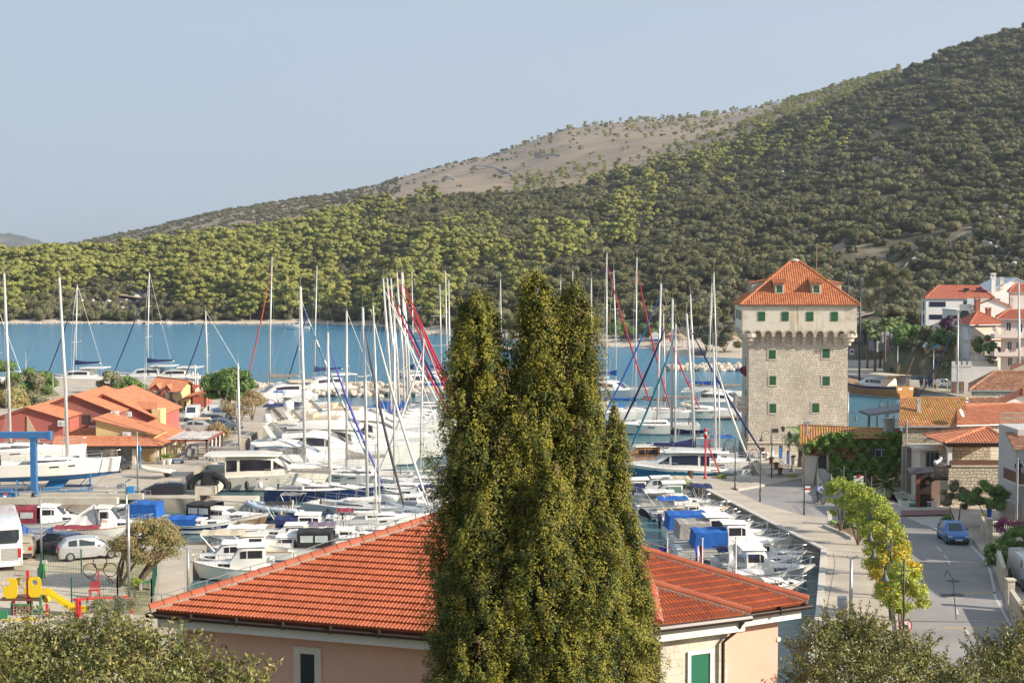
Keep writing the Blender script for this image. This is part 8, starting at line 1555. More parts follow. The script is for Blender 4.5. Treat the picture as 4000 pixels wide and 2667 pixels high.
t_=thing("kiosk","rounded white kiosk trailer with blue base above the beach","kiosk",G(2556,1337,1.5),R(-8));mb=MB();ring=[(1.3*math.cos(t),1.45+1.3*math.sin(t))for t in[math.pi*k/10 for k in range(11)]];ring=ring+[(-1.25,.3),(1.25,.3)];mb.loft([[(x,-1.0,z)for x,z in ring],[(x,1.0,z)for x,z in ring]]);obj("body",mb,whitep,t_);mb=MB();mb.box(-1.2,-1.03,.3,1.2,-.99,.9);obj("base_panel",mb,CB,t_)
mb=MB();q=XP(2730,343);mb.box(q-1.6,342.6,.5,q+1.8,344,1.7);one("breakwater_box",mb,darkm,"low dark box at the edge of the far beach","box")
IC=thing("ice_cream_sign","giant ice cream cone figure standing above the shrubs of the far car park","sign",(XP(3620,262),262,1.2));z0=ZP(1385,262)-1.2;mb=MB();mb.lathe([(.06,z0),(.5,z0+1.35)],12);mb.tube([(0,0,0),(0,0,z0)],.05,5);obj("cone",mb,mat("wafer",(.42,.24,.11),rough=.8),IC,True)
for dx,dz,m_ in((-.28,1.55,whitep),(.28,1.6,mat("scoop_mint",(.4,.55,.45),rough=.7)),(0,1.95,mat("scoop_pale",(.62,.56,.62),rough=.7))):mb=MB();mb.ball((dx,0,z0+dz),.36,0,10,7);obj("scoop",mb,m_,IC,True)
mb=MB();y=258;a,b_,c_,d_=W(3632,1362,y),W(3668,1346,y),W(3667,1362,y-2.5),W(3633,1369,y-2.5);mb.loft([[a,b_,c_,d_],[q+Vector((0,0,.12))for q in(a,b_,c_,d_)]]);
for q in(a,b_,c_,d_):mb.tube([q,Vector((q.x,q.y,1.2))],.05,5)
one("awning",mb,mat("bright_blue_cloth",(.01,.22,.55),rough=.8),"bright blue tilted awning beside the ice cream figure","awning")
mb=MB();a,b_=W(3425,1332,285),W(3605,1297,300);mb.loft([[a,b_,b_-Vector((0,0,2.2)),a-Vector((0,0,2.2))],[a+Vector((0,8,.8)),b_+Vector((0,8,.8)),b_+Vector((0,8,-2)),a+Vector((0,8,-2))]]);one("flat_roofed_shed",mb,mat("shed_grey",(.22,.23,.25),(.17,.17,.19),sc=.6,rough=.8),"long low shed with grey sheet roof behind the palms","shed")
for k,(px,py)in enumerate(((3517,1512),(3550,1516),(3612,1520),(3655,1522),(3705,1527),(3758,1533))):
 p=G(px,py);t_=thing("staked_sapling","leafless young tree held by three pale stakes on the far quay","sapling",p,k,"staked saplings along the far quay");mb=MB();mb.tube([(0,0,0),(.05,0,1.8),(0,.05,3.6)],[.05,.035,.012],5)
 for j in range(7):a=j*2.4;mb.tube([(0,0,1.6+j*.2),(.55*math.cos(a),.55*math.sin(a),2.5+j*.18)],[.018,.006],4)
 obj("trunk",mb,barkm,t_)
 for j in range(3):a=j*2.09;mb=MB();mb.tube([(.45*math.cos(a),.45*math.sin(a),0),(.3*math.cos(a),.3*math.sin(a),1.7)],.05,5);obj("stake",mb,mat("pale_stake",(.5,.38,.24),rough=.9),t_)
for px,py,lab in((3567,1515,"pallet of grey blocks on the far quay verge"),(3602,1440,"white bagged pallet, nearer the silver minivan"),(3632,1440,"white bagged pallet with orange cap, farther from the silver minivan")):
 p=G(px,py);t_=thing("pallet_load",lab,"pallet",p,.1);mb=MB();mb.box(-1,-.6,0,1,.6,.14);obj("pallet",mb,woodm,t_);mb=MB()
 for i in range(3):mb.box(-.95+.03*i,-.55,.15+i*.4,.95-.05*i,.55,.53+i*.4)
 obj("load",mb,greysh if "grey" in lab else whitep,t_)
sheet("far_car_park",[(3470,1500),(3480,1400),(3640,1385),(3760,1500),(3800,1540),(3700,1520),(3560,1500)],asph2,1.206)
sheet("dry_verge",[(3462,1500),(3560,1506),(3700,1526),(3790,1540),(3790,1546),(3560,1512),(3464,1506)],mat("dry_verge",(.36,.3,.17),(.25,.22,.1),sc=2,rough=.95),1.21)
PY_=mat("play_yellow",(.72,.50,.01),rough=.5);PR=mat("play_red",(.5,.03,.03),rough=.5);PGn=mat("play_green",(.03,.22,.10),rough=.5);PBl=mat("play_blue",(.02,.2,.5),rough=.5)
PT=thing("play_tower","yellow and red climbing frame with curved slide in the playground","play structure",(0,0,0));Yp=79.5;pz=lambda py:ZP(py,Yp)
def panel(x0,x1,y0,y1,holes,m,dy=0,nm="panel"):
 mb=MB();X0,X1=XP(x0,Yp),XP(x1,Yp);Z0,Z1=pz(y1),pz(y0);cx=(X0+X1)/2;n=32
 out=[(cx+(X1-X0)/2*max(-1,min(1,1.25*math.cos(t))),(Z0+Z1)/2+(Z1-Z0)/2*max(-1,min(1,1.15*math.sin(t))))for t in[6.283*k/n for k in range(n)]]
 hx,hy,hr=holes;hx=XP(hx,Yp);hy=pz(hy);hr=hr/F*Yp;inn=[(hx+hr*math.cos(t),hy+hr*math.sin(t))for t in[6.283*k/n for k in range(n)]];y=Yp+dy
 mb.loft([[(a,y,c)for a,c in out],[(a,y+.05,c)for a,c in out],[(a,y+.05,c)for a,c in inn],[(a,y,c)for a,c in inn],[(a,y,c)for a,c in out]],0,True,(False,False));return obj(nm,mb,m,PT)
panel(92,143,2252,2332,(118,2274,11),PY_);panel(-6,49,2258,2336,(6,2277,14),PY_);panel(36,92,2259,2290,(65,2276,15),PY_,.3);panel(46,68,2288,2348,(52,2306,9),PY_,1.2)
for px,y0,y1,m,wd in((88,2228,2440,PR,.07),(30,2330,2440,PR,.07),(94,2332,2400,PR,.1),(137,2325,2440,PGn,.06),(24,2352,2440,PGn,.06),(101,2350,2420,PGn,.06),(162,2360,2385,PR,.06)):mb=MB();x=XP(px,Yp);mb.box(x-wd,Yp+.05,1.2,x+wd,Yp+.2,pz(y0));obj("post",mb,m,PT)
mb=MB();mb.box(XP(-20,Yp),Yp,pz(2346),XP(140,Yp),Yp+1.2,pz(2338));obj("platform",mb,woodm,PT);mb=MB();mb.box(XP(30,Yp),Yp-.1,pz(2362),XP(98,Yp),Yp,pz(2357));obj("rail",mb,PGn,PT)
mb=MB();mb.box(XP(30,Yp),Yp+.3,pz(2400),XP(92,Yp),Yp+.36,pz(2366));obj("red_panel",mb,PR,PT);mb=MB()
for k in range(6):x=XP(34+k*12,Yp);mb.tube([(x,Yp-.05,pz(2405)),(x,Yp-.05,pz(2362))],.018,4)
for k in range(4):z=pz(2400-k*11);mb.tube([(XP(30,Yp),Yp-.05,z),(XP(98,Yp),Yp-.05,z)],.018,4)
obj("climbing_net",mb,steel,PT);mb=MB();mb.box(XP(-30,Yp),Yp-.8,1.2,XP(28,Yp),Yp-.74,pz(2370));obj("green_panel",mb,PGn,PT);mb=MB();mb.box(XP(20,Yp),Yp-1.2,1.2,XP(105,Yp),Yp-1.1,pz(2398));mb.box(XP(105,Yp),Yp-1.2,1.2,XP(150,Yp),Yp-1.1,pz(2392));obj("yellow_panel",mb,PY_,PT);mb=MB();mb.ball((XP(143,Yp),Yp-1.25,pz(2422)),(.16,.06,.14),0,10,6);mb.ball((XP(137,Yp),Yp-1.25,pz(2440)),(.14,.06,.1),0,10,6);obj("blue_flower",mb,PBl,PT)
S0=[(142,2317,.3),(165,2319,.3),(185,2335,.3),(220,2358,.2),(255,2380,.1),(285,2388,0),(318,2386,0)];mb=MB();rings=[]
for px,py,d in S0:x,z=XP(px,Yp),pz(py);rings.append([(x,Yp+.1,z+.2),(x,Yp+.1,z-.08),(x,Yp+.6,z-.08),(x,Yp+.6,z+.2),(x,Yp+.55,z+.2),(x,Yp+.55,z),(x,Yp+.15,z),(x,Yp+.15,z+.2)])
mb.loft(rings);obj("slide",mb,PY_,PT)
mb=MB();x=XP(164,Yp+1);mb.lathe([(.2,0),(.22,.3)],10,(x,Yp+1,pz(2360)-.05));mb.tube([(x,Yp+1,1.2),(x,Yp+1,pz(2360))],.06,6);obj("talk_tube",mb,PY_,PT)
RG=thing("ring_climber","three dark red steel climbing rings on the sandy playground","climbing rings",G(392,2278),.1);mb=MB()
for cx,cz,r_ in((-.62,.85,.42),(0,1.32,.42),(.62,.85,.42),(-.33,1.18,.07),(.33,1.2,.07)):mb.tube([(cx+r_*math.cos(6.283*k/22),0,cz+r_*math.sin(6.283*k/22))for k in range(23)],.028,6,cap=False)
for x0,x1 in((-.55,-.15),(-.8,-.25),(.3,.6),(.45,.8)):mb.tube([(x0,0,.45),(x1,0,0)],.028,5)
obj("ring_frame",mb,mat("dark_red_steel",(.16,.025,.03),rough=.5),RG)
RB=thing("play_bench","small red wooden seat with slatted back in the playground","bench",G(371,2332),0);mb=MB()
for k in range(6):mb.box(-.3,0,.55+k*.07,.3,.03,.6+k*.07)
obj("backrest",mb,PR,RB);mb=MB();mb.box(-.3,-.35,.45,.3,.0,.5);obj("seat",mb,PR,RB)
for x,y in((-.27,-.3),(.24,-.3),(-.27,0),(.24,0)):mb=MB();mb.box(x,y,0,x+.05,y+.04,.5);obj("leg",mb,PR,RB)
mb=MB();mb.box(.16,.04,.9,.24,.1,1.6);obj("upright",mb,PR,RB)
SF=thing("swing_frame","long low red balance frame beside the grey olive bush","play frame",(0,0,0));mb=MB();a,b_=W(284,2340,78.5),W(500,2330,80);mb.beam(a,b_,.12,.12);obj("beam",mb,PR,SF)
for px,yy in((284,78.5),(293,79.2),(500,80)):mb=MB();x=XP(px,yy);mb.box(x-.08,yy-.08,1.2,x+.08,yy+.08,ZP(2337,yy));obj("post",mb,PR,SF)
def meshfence(label,pts,h=1.5,nm="mesh_fence"):
 t_=thing(nm,label,"fence");P=[G(a,c)for a,c in pts];gm_=mat("green_wire",(.015,.09,.06),rough=.6)
 for i in range(len(P)-1):
  d=P[i+1]-P[i];n=max(1,int(d.length/2.4));mb=MB();m2=int(d.length/.16)
  for k in range(m2):q=P[i].lerp(P[i+1],k/m2);mb.tube([q,q+Vector((0,0,h))],.006,3,cap=False)
  for k in range(8):z=Vector((0,0,.05+h*k/7));mb.tube([P[i]+z,P[i+1]+z],.006,3,cap=False)
  obj("wire_panel",mb,gm_,t_)
  for k in range(n+1):q=P[i].lerp(P[i+1],k/n);mb=MB();mb.box(q.x-.035,q.y-.035,1.2,q.x+.035,q.y+.035,1.3+h);obj("post",mb,gm_,t_)
 return t_
meshfence("green wire mesh fence running between car park and playground",[(150,2320),(170,2236),(318,2240)]);meshfence("green wire mesh fence closing the playground by the concrete path",[(280,2360),(460,2358),(592,2366),(612,2250)])
t_=thing("bar_fence","bright blue bar fence at the water behind the parked cars","fence");bf=mat("fence_blue",(.02,.10,.38),rough=.5);P=[G(-30,2120),G(60,2112),G(108,2150),G(206,2150)]
for i in range(3):
 d=P[i+1]-P[i];n=int(d.length/.13);mb=MB();h=1.55
 for k in range(n):q=P[i].lerp(P[i+1],k/n);mb.tube([q+Vector((0,0,.1)),q+Vector((0,0,h))],.012,4,cap=False)
 for z in(.12,h):mb.beam(P[i]+Vector((0,0,z)),P[i+1]+Vector((0,0,z)),.04,.04)
 mb.beam(P[i]+Vector((0,0,h)),P[i+1]+Vector((0,0,.12)),.03,.03);obj("bar_panel",mb,bf,t_)
for q in P:mb=MB();mb.box(q.x-.05,q.y-.05,1.2,q.x+.05,q.y+.05,2.85);obj("post",mb,bf,t_)
mb=MB();p=G(173,2256);mb.box(p.x-.05,p.y,1.2,p.x+.05,p.y+.1,2.1);o_=one("marker_post",mb,mat("lime_green",(.08,.5,.06),rough=.5),"lime green post with pale box beside the wire fence","post");mb=MB();mb.box(p.x-.18,p.y-.05,2.1,p.x+.15,p.y+.15,2.3);obj("box",mb,greysh,o_)
PBk=thing("park_bench","grey stone bench with green slats under the feathery tree","bench",G(570,2302),R(8));mb=MB()
for k in range(3):mb.box(-.4,-.2+k*.14,.45,.4,-.1+k*.14,.5)
obj("seat",mb,PGn,PBk)
for x in(-.35,.25):mb=MB();mb.box(x,-.2,0,x+.12,.2,.45);obj("leg",mb,greysh,PBk)
mb=MB();p=G(548,1828);mb.lathe([(.12,0),(.1,.3),(.07,.4),(.07,1.6),(.14,1.7),(.14,1.95),(.06,2.1),(.03,2.4)],10);one("water_pedestal",mb,mat("pedestal_sky",(.02,.25,.55),rough=.5),"sky blue pedestal before the yard arcade","pedestal",None,p,smooth=True)
TR=thing("hand_trolley","blue hand trolley parked by the pergola","trolley",G(692,1810));mb=MB();mb.box(-.7,-.3,.3,.6,.3,.36);mb.tube([(.6,-.25,.36),(.75,-.25,1.2),(.75,.25,1.2),(.6,.25,.36)],.03,5);obj("frame",mb,PBl,TR)
for x in(-.5,.5):wheel(TR,(x,0,.15),.15,.5)
for px,py,lab in((640,1812,"flower pot with green plant by the yard arcade corner"),(660,1812,"taller flower pot with green plant beside the hand trolley")):
 t_=thing("flower_pot",lab,"plant pot",G(px,py));mb=MB();mb.lathe([(.2,0),(.3,.5)],10);obj("pot",mb,whitep,t_);q,d=blob((0,0,.75),(.4,.4,.35),140,np.random.default_rng(px),.2,-.5);leaves("plant",q,d,.08,vinem,.6,parent=t_)
rib("white inflatable tender on a trailer standing on the yard",612,1835,160,3.4,gelc,None,False,0);COL.objects[-1]
for o in list(COL.objects):
 if o.get("label","").startswith("white inflatable tender"):o.location=G(612,1845,1.75)
for px,py,lab,rr in((655,1862,"black round buoy on the yard beside the white tender",.42),):
 mb=MB();mb.ball((0,0,rr),rr,0,12,8);one("buoy",mb,mat("navy_glass",1),lab,"buoy",None,G(px,py),smooth=True)
for px,py,r_,lab,m in((253,2025,.42,"white round mooring buoy under the dock wall",whiteplastic),(2685,2073,.24,"small yellow buoy floating off the quay boats",YEL)):
 p=G(px,py,0);mb=MB();mb.ball((0,0,r_*.6),r_,0,12,8);mb.lathe([(.06,r_*1.5),(.05,r_*2)],6);one("mooring_buoy",mb,m,lab,"buoy",None,p,smooth=True)
t_=thing("dock_pump","black hooded pump with big hoses on the dock block","pump",(-26.6,124.5,1.9));mb=MB();mb.box(-.7,-.6,0,.7,.6,1.2);obj("hood",mb,trimk,t_);mb=MB()
for sx in(-1,1):mb.tube([(sx*.5,-.4,.9)]+[(sx*(.7+.9*math.sin(k*.4)),-.5,.95-.25*k)for k in range(1,6)],.3,8)
obj("hose",mb,tyrem,t_)
mb=MB();a,b_=Vector((-70,118.3,2.2)),Vector((-33.3,118.3,2.2));
for z in(2.2,):mb.tube([a,b_],.04,6)
for k in range(19):q=a.lerp(b_,k/18);mb.tube([q,q-Vector((0,0,.5))],.03,5)
one("dock_rail",mb,steel,"low steel pipe rail along the nearer dock beam","railing");mb=MB();a,b_=Vector((-70,120.8,2.2)),Vector((-31.8,120.8,2.2));mb.tube([a,b_],.04,6)
for k in range(19):q=a.lerp(b_,k/18);mb.tube([q,q-Vector((0,0,.55))],.03,5)
one("dock_rail",mb,steel,"low steel pipe rail along the farther dock beam","railing")
for a,b_,y0,lab in((1000,1340,1581,"wooden pontoon at the outer yard berths"),(2720,2895,1503,"wooden pontoon beyond the outer row near the tower"),(2790,2890,1625,"short wooden pontoon at the tower side"),(700,905,2150,"low wooden pier between car park boats and cruisers"),(930,1060,2060,"short wooden pier beside the dark inflatable")):
 p,q=G(a,y0,.5),G(b_,y0,.5);mb=MB();mb.box(p.x,p.y,.25,q.x,p.y+1.8,.5)
 for k in range(int((q.x-p.x)/3)+1):mb.tube([(p.x+.2+k*3,p.y+.1,-1),(p.x+.2+k*3,p.y+.1,.9)],.1,6)
 one("pontoon",mb,mat("weathered_planks",(.36,.29,.21),(.26,.2,.14),sc=2,rough=.9,stretch=(4,.5,1)),lab,"pontoon")
for px,tpy,lab,cs in((2612,2106,"flagpole with hanging purple blue flag behind the near roof",[(.03,.02,.25)]),(2750,2104,"flagpole with red white and blue flag behind the near roof",[(.5,.02,.04),(.7,.7,.7),(.02,.05,.4)]),(2882,2100,"flagpole with hanging white flag behind the near roof",[(.7,.7,.72)])):
 Yq=63;t_=thing("flagpole",lab,"flagpole",(XP(px,Yq),Yq,1.2));h=ZP(tpy,Yq)-1.2;mb=MB();mb.tube([(0,0,0),(0,0,h)],[.05,.03],8);mb.ball((0,0,h),.05);obj("pole",mb,alum,t_,True)
 mb=MB();n=len(cs);wd=.34;hh=1.75
 for k in range(n):
  pts=[]
  for j in range(9):
   zz=h-.25-hh*j/8;pts.append([(-.03-wd*(k/n)*(1-.2*math.sin(j*.7)),.04*math.sin(j*1.1+k),zz),(-.03-wd*((k+1)/n)*(1-.2*math.sin(j*.7)),.05*math.sin(j*1.3+k+1),zz-.12)])
  for j in range(8):mb.poly([pts[j][0],pts[j][1],pts[j+1][1],pts[j+1][0]],k)
 obj("flag",mb,[cloth("flag_%d_%d"%(px,i),c)for i,c in enumerate(cs)],t_)
mb=MB();a,b_=W(3130,2402,44),W(4060,2424,47);mb.tube([a.lerp(b_,k/12)-Vector((0,0,.1*math.sin(math.pi*k/12)))for k in range(13)],.012,4);one("overhead_cable",mb,darkm,"thin dark overhead cable crossing above the street","cable")
RW=thing("roadside_wall","low stone block wall with square pillars beside the street","wall");w1=stonemat("roadside_block",(.6,.54,.44),(.5,.44,.35),(.4,.34,.27),.5,.2,.01,.01,bump=.4)
for px,py,h in((3945,2380,1.7),(3862,2132,1.9)):p=G(px,py);mb=MB();mb.box(p.x-.2,p.y-.2,1.2,p.x+.2,p.y+.2,1.2+h);mb.box(p.x-.26,p.y-.26,1.2+h,p.x+.26,p.y+.26,1.3+h);obj("pillar",mb,w1,RW)
for A_,B2_,h in(((3950,2390),(4100,2620),1.3),((3862,2132),(3836,2075),1.2),((3920,2310),(3900,2240),1.5)):a,b_=G(*A_),G(*B2_);mb=MB();mb.beam(a+Vector((0,0,h/2)),b_+Vector((0,0,h/2)),.25,h);obj("wall",mb,w1,RW)
t_=thing("iron_fence","pale blue white iron fence before the grey house garden","fence");mb=MB();a,b_=G(3835,2090),G(3990,2085)
for k in range(22):q=a.lerp(b_,k/21);mb.tube([q,q+Vector((0,0,1.0))],.018,4)
for z in(.1,1.0):mb.beam(a+Vector((0,0,z)),b_+Vector((0,0,z)),.04,.05)
obj("rails",mb,whitep,t_)
mb=MB();p=G(3862,2070);mb.box(p.x-.14,p.y,1.9,p.x+.2,p.y+.05,2.9);one("blue_banner",mb,CB,"dark blue cloth hanging over the iron fence","cloth");mb=MB();mb.box(p.x-.5,p.y,1.95,p.x-.2,p.y+.05,2.5);one("yellow_cloth",mb,YEL,"yellow cloth hanging over the iron fence","cloth")
#  people
def person(label,loc,rz,pose,shirt,trouser,hair,skin=(.42,.24,.16),hold=None):
 """one continuous skinned body; pose: joint name -> local xyz"""
 J=dict(pose);order=["pelvis","waist","chest","neck","head","crown","hipL","kneeL","ankL","toeL","hipR","kneeR","ankR","toeR","shL","elL","wrL","haL","shR","elR","wrR","haR"]
 rad=dict(pelvis=.15,waist=.135,chest=.165,neck=.06,head=.1,crown=.085,hipL=.095,kneeL=.062,ankL=.045,toeL=.04,hipR=.095,kneeR=.062,ankR=.045,toeR=.04,shL=.065,elL=.045,wrL=.032,haL=.035,shR=.065,elR=.045,wrR=.032,haR=.035)
 E=[("pelvis","waist"),("waist","chest"),("chest","neck"),("neck","head"),("head","crown")]+[(a+s,b+s)for s in "LR" for a,b in(("hip","knee"),("knee","ank"),("ank","toe"),("sh","el"),("el","wr"),("wr","ha"))]+[("pelvis","hipL"),("pelvis","hipR"),("chest","shL"),("chest","shR")]
 V=[Vector(J[k])for k in order];idx={k:i for i,k in enumerate(order)};ED=[(idx[a],idx[b])for a,b in E];RR=[(rad[k],)*2 for k in order];part=list(order)
 for s in "LR":
  h=Vector(J["ha"+s]);d=(h-Vector(J["wr"+s])).normalized();x,y=perp(d)
  for f,ln in((-.024,.07),(-.008,.08),(.008,.075),(.024,.06)):
   i=len(V);V+=[h+x*f+d*.03,h+x*f*1.2+d*(.03+ln*.6)+y*.015,h+x*f*1.2+d*(.03+ln)+y*.035];RR+=[(.01,.01),(.009,.009),(.007,.007)];ED+=[(idx["ha"+s],i),(i,i+1),(i+1,i+2)];part+=["haX"]*3
  i=len(V);V+=[h+x*.04-d*.01,h+x*.06+d*.035+y*.01];RR+=[(.011,.011),(.008,.008)];ED+=[(idx["ha"+s],i),(i,i+1)];part+=["haX"]*2
 me=D.meshes.new("person");me.from_pydata([tuple(v)for v in V],ED,[]);o=D.objects.new("person",me);COL.objects.link(o);sk=o.modifiers.new("skin",'SKIN')
 for i,r_ in enumerate(RR):me.skin_vertices[0].data[i].radius=r_
 me.skin_vertices[0].data[0].use_root=True;ss=o.modifiers.new("sub",'SUBSURF');ss.levels=1;ss.render_levels=1
 dg=bpy.context.evaluated_depsgraph_get();m2=D.meshes.new_from_object(o.evaluated_get(dg));o.modifiers.clear();o.data=m2;m2.name="person"
 mk=[mat("skin_tone",skin,rough=.6),cloth("shirt_"+label[:10].replace(" ","_"),shirt),cloth("trouser_"+label[:10].replace(" ","_"),trouser),mat("shoe_dark",(.03,.03,.03),rough=.7)]
 for m_ in mk:m2.materials.append(m_)
 def seg(c):
  best=(9,0)
  for i,(a,b_)in enumerate(ED):
   A,B_=V[a],V[b_];ab=B_-A;t=max(0,min(1,(c-A).dot(ab)/max(ab.length_squared,1e-9)));d_=(c-(A+ab*t)).length-(RR[a][0]+RR[b_][0])*.45
   if d_<best[0]:best=(d_,i)
  a,b_=part[ED[best[1]][0]],part[ED[best[1]][1]]
  if b_.startswith(("knee","hip"))or a.startswith(("knee",))and b_.startswith("ank"):return 2
  if b_.startswith("toe"):return 3
  if b_ in("waist","chest","neck")or b_.startswith(("sh","el")):return 1
  return 0
 for p in m2.polygons:p.material_index=seg(Vector(p.center));p.use_smooth=True
 hd_=Vector(J["head"]);up=(Vector(J["crown"])-Vector(J["neck"])).normalized();mb=MB();c=hd_+up*.05
 mb.ball((c.x-.02,c.y,c.z+.02),(.112,.1,.11),0,10,7);obj("hair",mb,mat("hair_"+hair[0],hair[1],rough=.8),o,True)
 mb=MB();f=hd_+Vector((.1,0,.0));mb.loft([[(f.x-.02,-.012,f.z+.03),(f.x-.02,.012,f.z+.03),(f.x-.02,.016,f.z-.02),(f.x-.02,-.016,f.z-.02)],[(f.x+.004,-.005,f.z+.03),(f.x+.004,.005,f.z+.03),(f.x+.022,.01,f.z-.018),(f.x+.022,-.01,f.z-.018)]]);obj("nose",mb,mk[0],o)
 for sy in(1,-1):mb=MB();mb.ball((f.x-.012,sy*.035,f.z+.03),.011,0,6,4);obj("eye",mb,darkm,o);mb=MB();mb.ball((hd_.x,sy*.1,hd_.z),(.02,.012,.03),0,6,4);obj("ear",mb,mk[0],o)
 mb=MB();mb.box(f.x-.02,-.025,f.z-.055,f.x-.004,.025,f.z-.047);obj("mouth",mb,mat("lip",(.3,.1,.08),rough=.6),o)
 o.location=loc;o.rotation_euler=(0,0,rz);tag(o,label,"person");return o
def stand(dy=.0,arms="down"):
 P=dict(pelvis=(0,0,.93),waist=(.0,0,1.08),chest=(.0,0,1.3),neck=(.01,0,1.48),head=(.03,0,1.6),crown=(.02,0,1.7))
 for s,q in(("L",1),("R",-1)):
  P.update({"hip"+s:(0,q*.1,.88),"knee"+s:(.02,q*.11,.48),"ank"+s:(-.01,q*.11,.08),"toe"+s:(.15,q*.13,.035),"sh"+s:(0,q*.19,1.41)})
  if arms=="down":P.update({"el"+s:(-.02,q*.25,1.12),"wr"+s:(.06,q*.26,.88),"ha"+s:(.09,q*.26,.81)})
  elif arms=="rail":P.update({"el"+s:(.16,q*.27,1.18),"wr"+s:(.36,q*.2,1.08),"ha"+s:(.43,q*.18,1.07)})
  else:P.update({"el"+s:(.14,q*.26,1.12),"wr"+s:(.34,q*.24,1.0),"ha"+s:(.41,q*.23,.98)})
 return P
cyc=G(3198,1966);hdg=R(-62)
P=dict(pelvis=(-.18,0,.98),waist=(-.1,0,1.13),chest=(.06,0,1.33),neck=(.15,0,1.48),head=(.22,0,1.58),crown=(.22,0,1.68));
for s,q,kz,kx,az,axx in(("L",1,.72,.22,.34,.08),("R",-1,.55,.14,.16,.0)):P.update({"hip"+s:(-.16,q*.1,.93),"knee"+s:(kx,q*.11,kz),"ank"+s:(axx,q*.12,az),"toe"+s:(axx+.15,q*.12,az-.06),"sh"+s:(.08,q*.19,1.42),"el"+s:(.24,q*.27,1.2),"wr"+s:(.44,q*.26,1.06),"ha"+s:(.51,q*.26,1.03)})
person("cyclist in pale blue shirt and dark trousers riding past the ivy house",cyc,hdg,P,(.35,.45,.65),(.03,.03,.035),("brown",(.05,.03,.02)))
BI=thing("bicycle","dark bicycle ridden by the cyclist in the pale blue shirt","bicycle",cyc,hdg)
for x in(-.52,.52):wheel(BI,(x,0,.34),.34,.04,(0,1,0),"wheel",tyrem,steel,.9)
mb=MB();mb.tube([(-.52,0,.34),(-.02,0,.3),(.42,0,.82),(-.16,0,.78),(-.02,0,.3)],.018,5);mb.tube([(-.52,0,.34),(-.16,0,.78),(-.19,0,.86)],.016,5);mb.tube([(.52,0,.34),(.42,0,.82),(.40,0,1.0)],.018,5);obj("frame",mb,darkm,BI);mb=MB();mb.tube([(.5,.28,1.0),(.4,.12,1.02),(.4,-.12,1.02),(.5,-.28,1.0)],.016,5);obj("handlebar",mb,steel,BI);mb=MB();mb.loft([[(-.34,-.09,.87),(-.34,.09,.87),(-.05,.03,.87),(-.05,-.03,.87)],[(-.34,-.09,.91),(-.34,.09,.91),(-.05,.03,.9),(-.05,-.03,.9)]]);obj("saddle",mb,trimk,BI)
mb=MB();mb.tube([(-.02,.13,.18),(-.02,.05,.3),(-.02,-.05,.3),(.0,-.13,.12)],.014,4);mb.box(-.07,-.2,.08,.08,-.09,.105);mb.box(-.02,.08,.255,.14,.2,.28);obj("pedal",mb,darkm,BI)
bz_=ZP(1880,107)+.15;person("dark clothed person leaning on the balcony of the grey house",(XP(3975,106),105.2,bz_),R(-110),stand(arms="rail"),(.03,.035,.06),(.03,.03,.04),("black",(.02,.015,.012)))
q=G(1206,1668,0);person("person in a dark brown jacket standing on a moored yacht deck",(XP(1206,186),186,1.9),R(150),stand(),(.07,.04,.03),(.03,.03,.035),("auburn",(.12,.05,.03)))
person("person in a dark top standing on the far quay by red building material",(XP(3842,222),222,1.2),R(-100),stand(),(.025,.03,.04),(.06,.07,.1),("black",(.02,.015,.012)))
#  trees and plants
tamm=mat("tamarisk_green",(.24,.25,.10),(.33,.24,.09),sc=.9,rough=.9,isl=.3,trans=.12);tamb=mat("tamarisk_brown",(.36,.26,.13),(.29,.23,.11),sc=1.2,rough=.9,isl=.3,trans=.1);treegm=mat("tree_green",(.15,.24,.055),(.10,.165,.045),sc=.8,rough=.8,isl=.3,trans=.15)
def crown(P,blobs,n,size,m,aspect=.5,seed=1,up=0.,low=-.6,inner=.5,jit=.6,curl=0.,nm="crown",mi=None,solid=0):
 g=np.random.default_rng(seed);A=[];B_=[]
 for c,r_ in blobs:
  rr=r_ if isinstance(r_,tuple)else(r_,r_,r_*.8);k=int(n*(rr[0]*rr[2]));q,d=blob(c,rr,max(20,k),g,inner,low);A.append(q);B_.append(d)
 SO=[(c,tuple(x*solid for x in(r_ if isinstance(r_,tuple)else(r_,r_,r_*.8))))for c,r_ in blobs]if solid else None
 A=np.concatenate(A);B_=np.concatenate(B_);ii=mi(A,g)if mi else None
 return leaves(nm,A,B_,size,m,aspect,up,ii,curl,jit,g,P,solid=SO)
def limbs(P,base,tops,r0,m=barkm,bend=.3,seed=1,nm="trunk"):
 rd=random.Random(seed);mb=MB();b0=Vector(base)
 for t in tops:
  t=Vector(t);mid=b0.lerp(t,.5)+Vector((rd.uniform(-bend,bend),rd.uniform(-bend,bend),rd.uniform(0,bend)));mb.tube([b0,b0.lerp(mid,.6)+Vector((rd.uniform(-.1,.1)*bend,0,0)),mid,mid.lerp(t,.6),t],[r0,r0*.8,r0*.6,r0*.35,r0*.12],7)
 return obj(nm,mb,m,P,True)
def clumps(rd,c,R_,n,r0,r1,flat=.8):
 out=[]
 for k in range(n):
  a=rd.uniform(0,6.283);u=rd.uniform(-.75,1);s=math.sqrt(max(0,1-u*u))*rd.uniform(.55,1);out.append(((c[0]+R_[0]*s*math.cos(a),c[1]+R_[1]*s*math.sin(a),c[2]+R_[2]*u*rd.uniform(.6,1)),rd.uniform(r0,r1)))
 return out
rd=random.Random(3)
p=G(505,2292);TM=thing("tamarisk_tree","feathery green and rust tamarisk tree leaning over the playground","tree",p);c=W(576,2122,p.y)-p
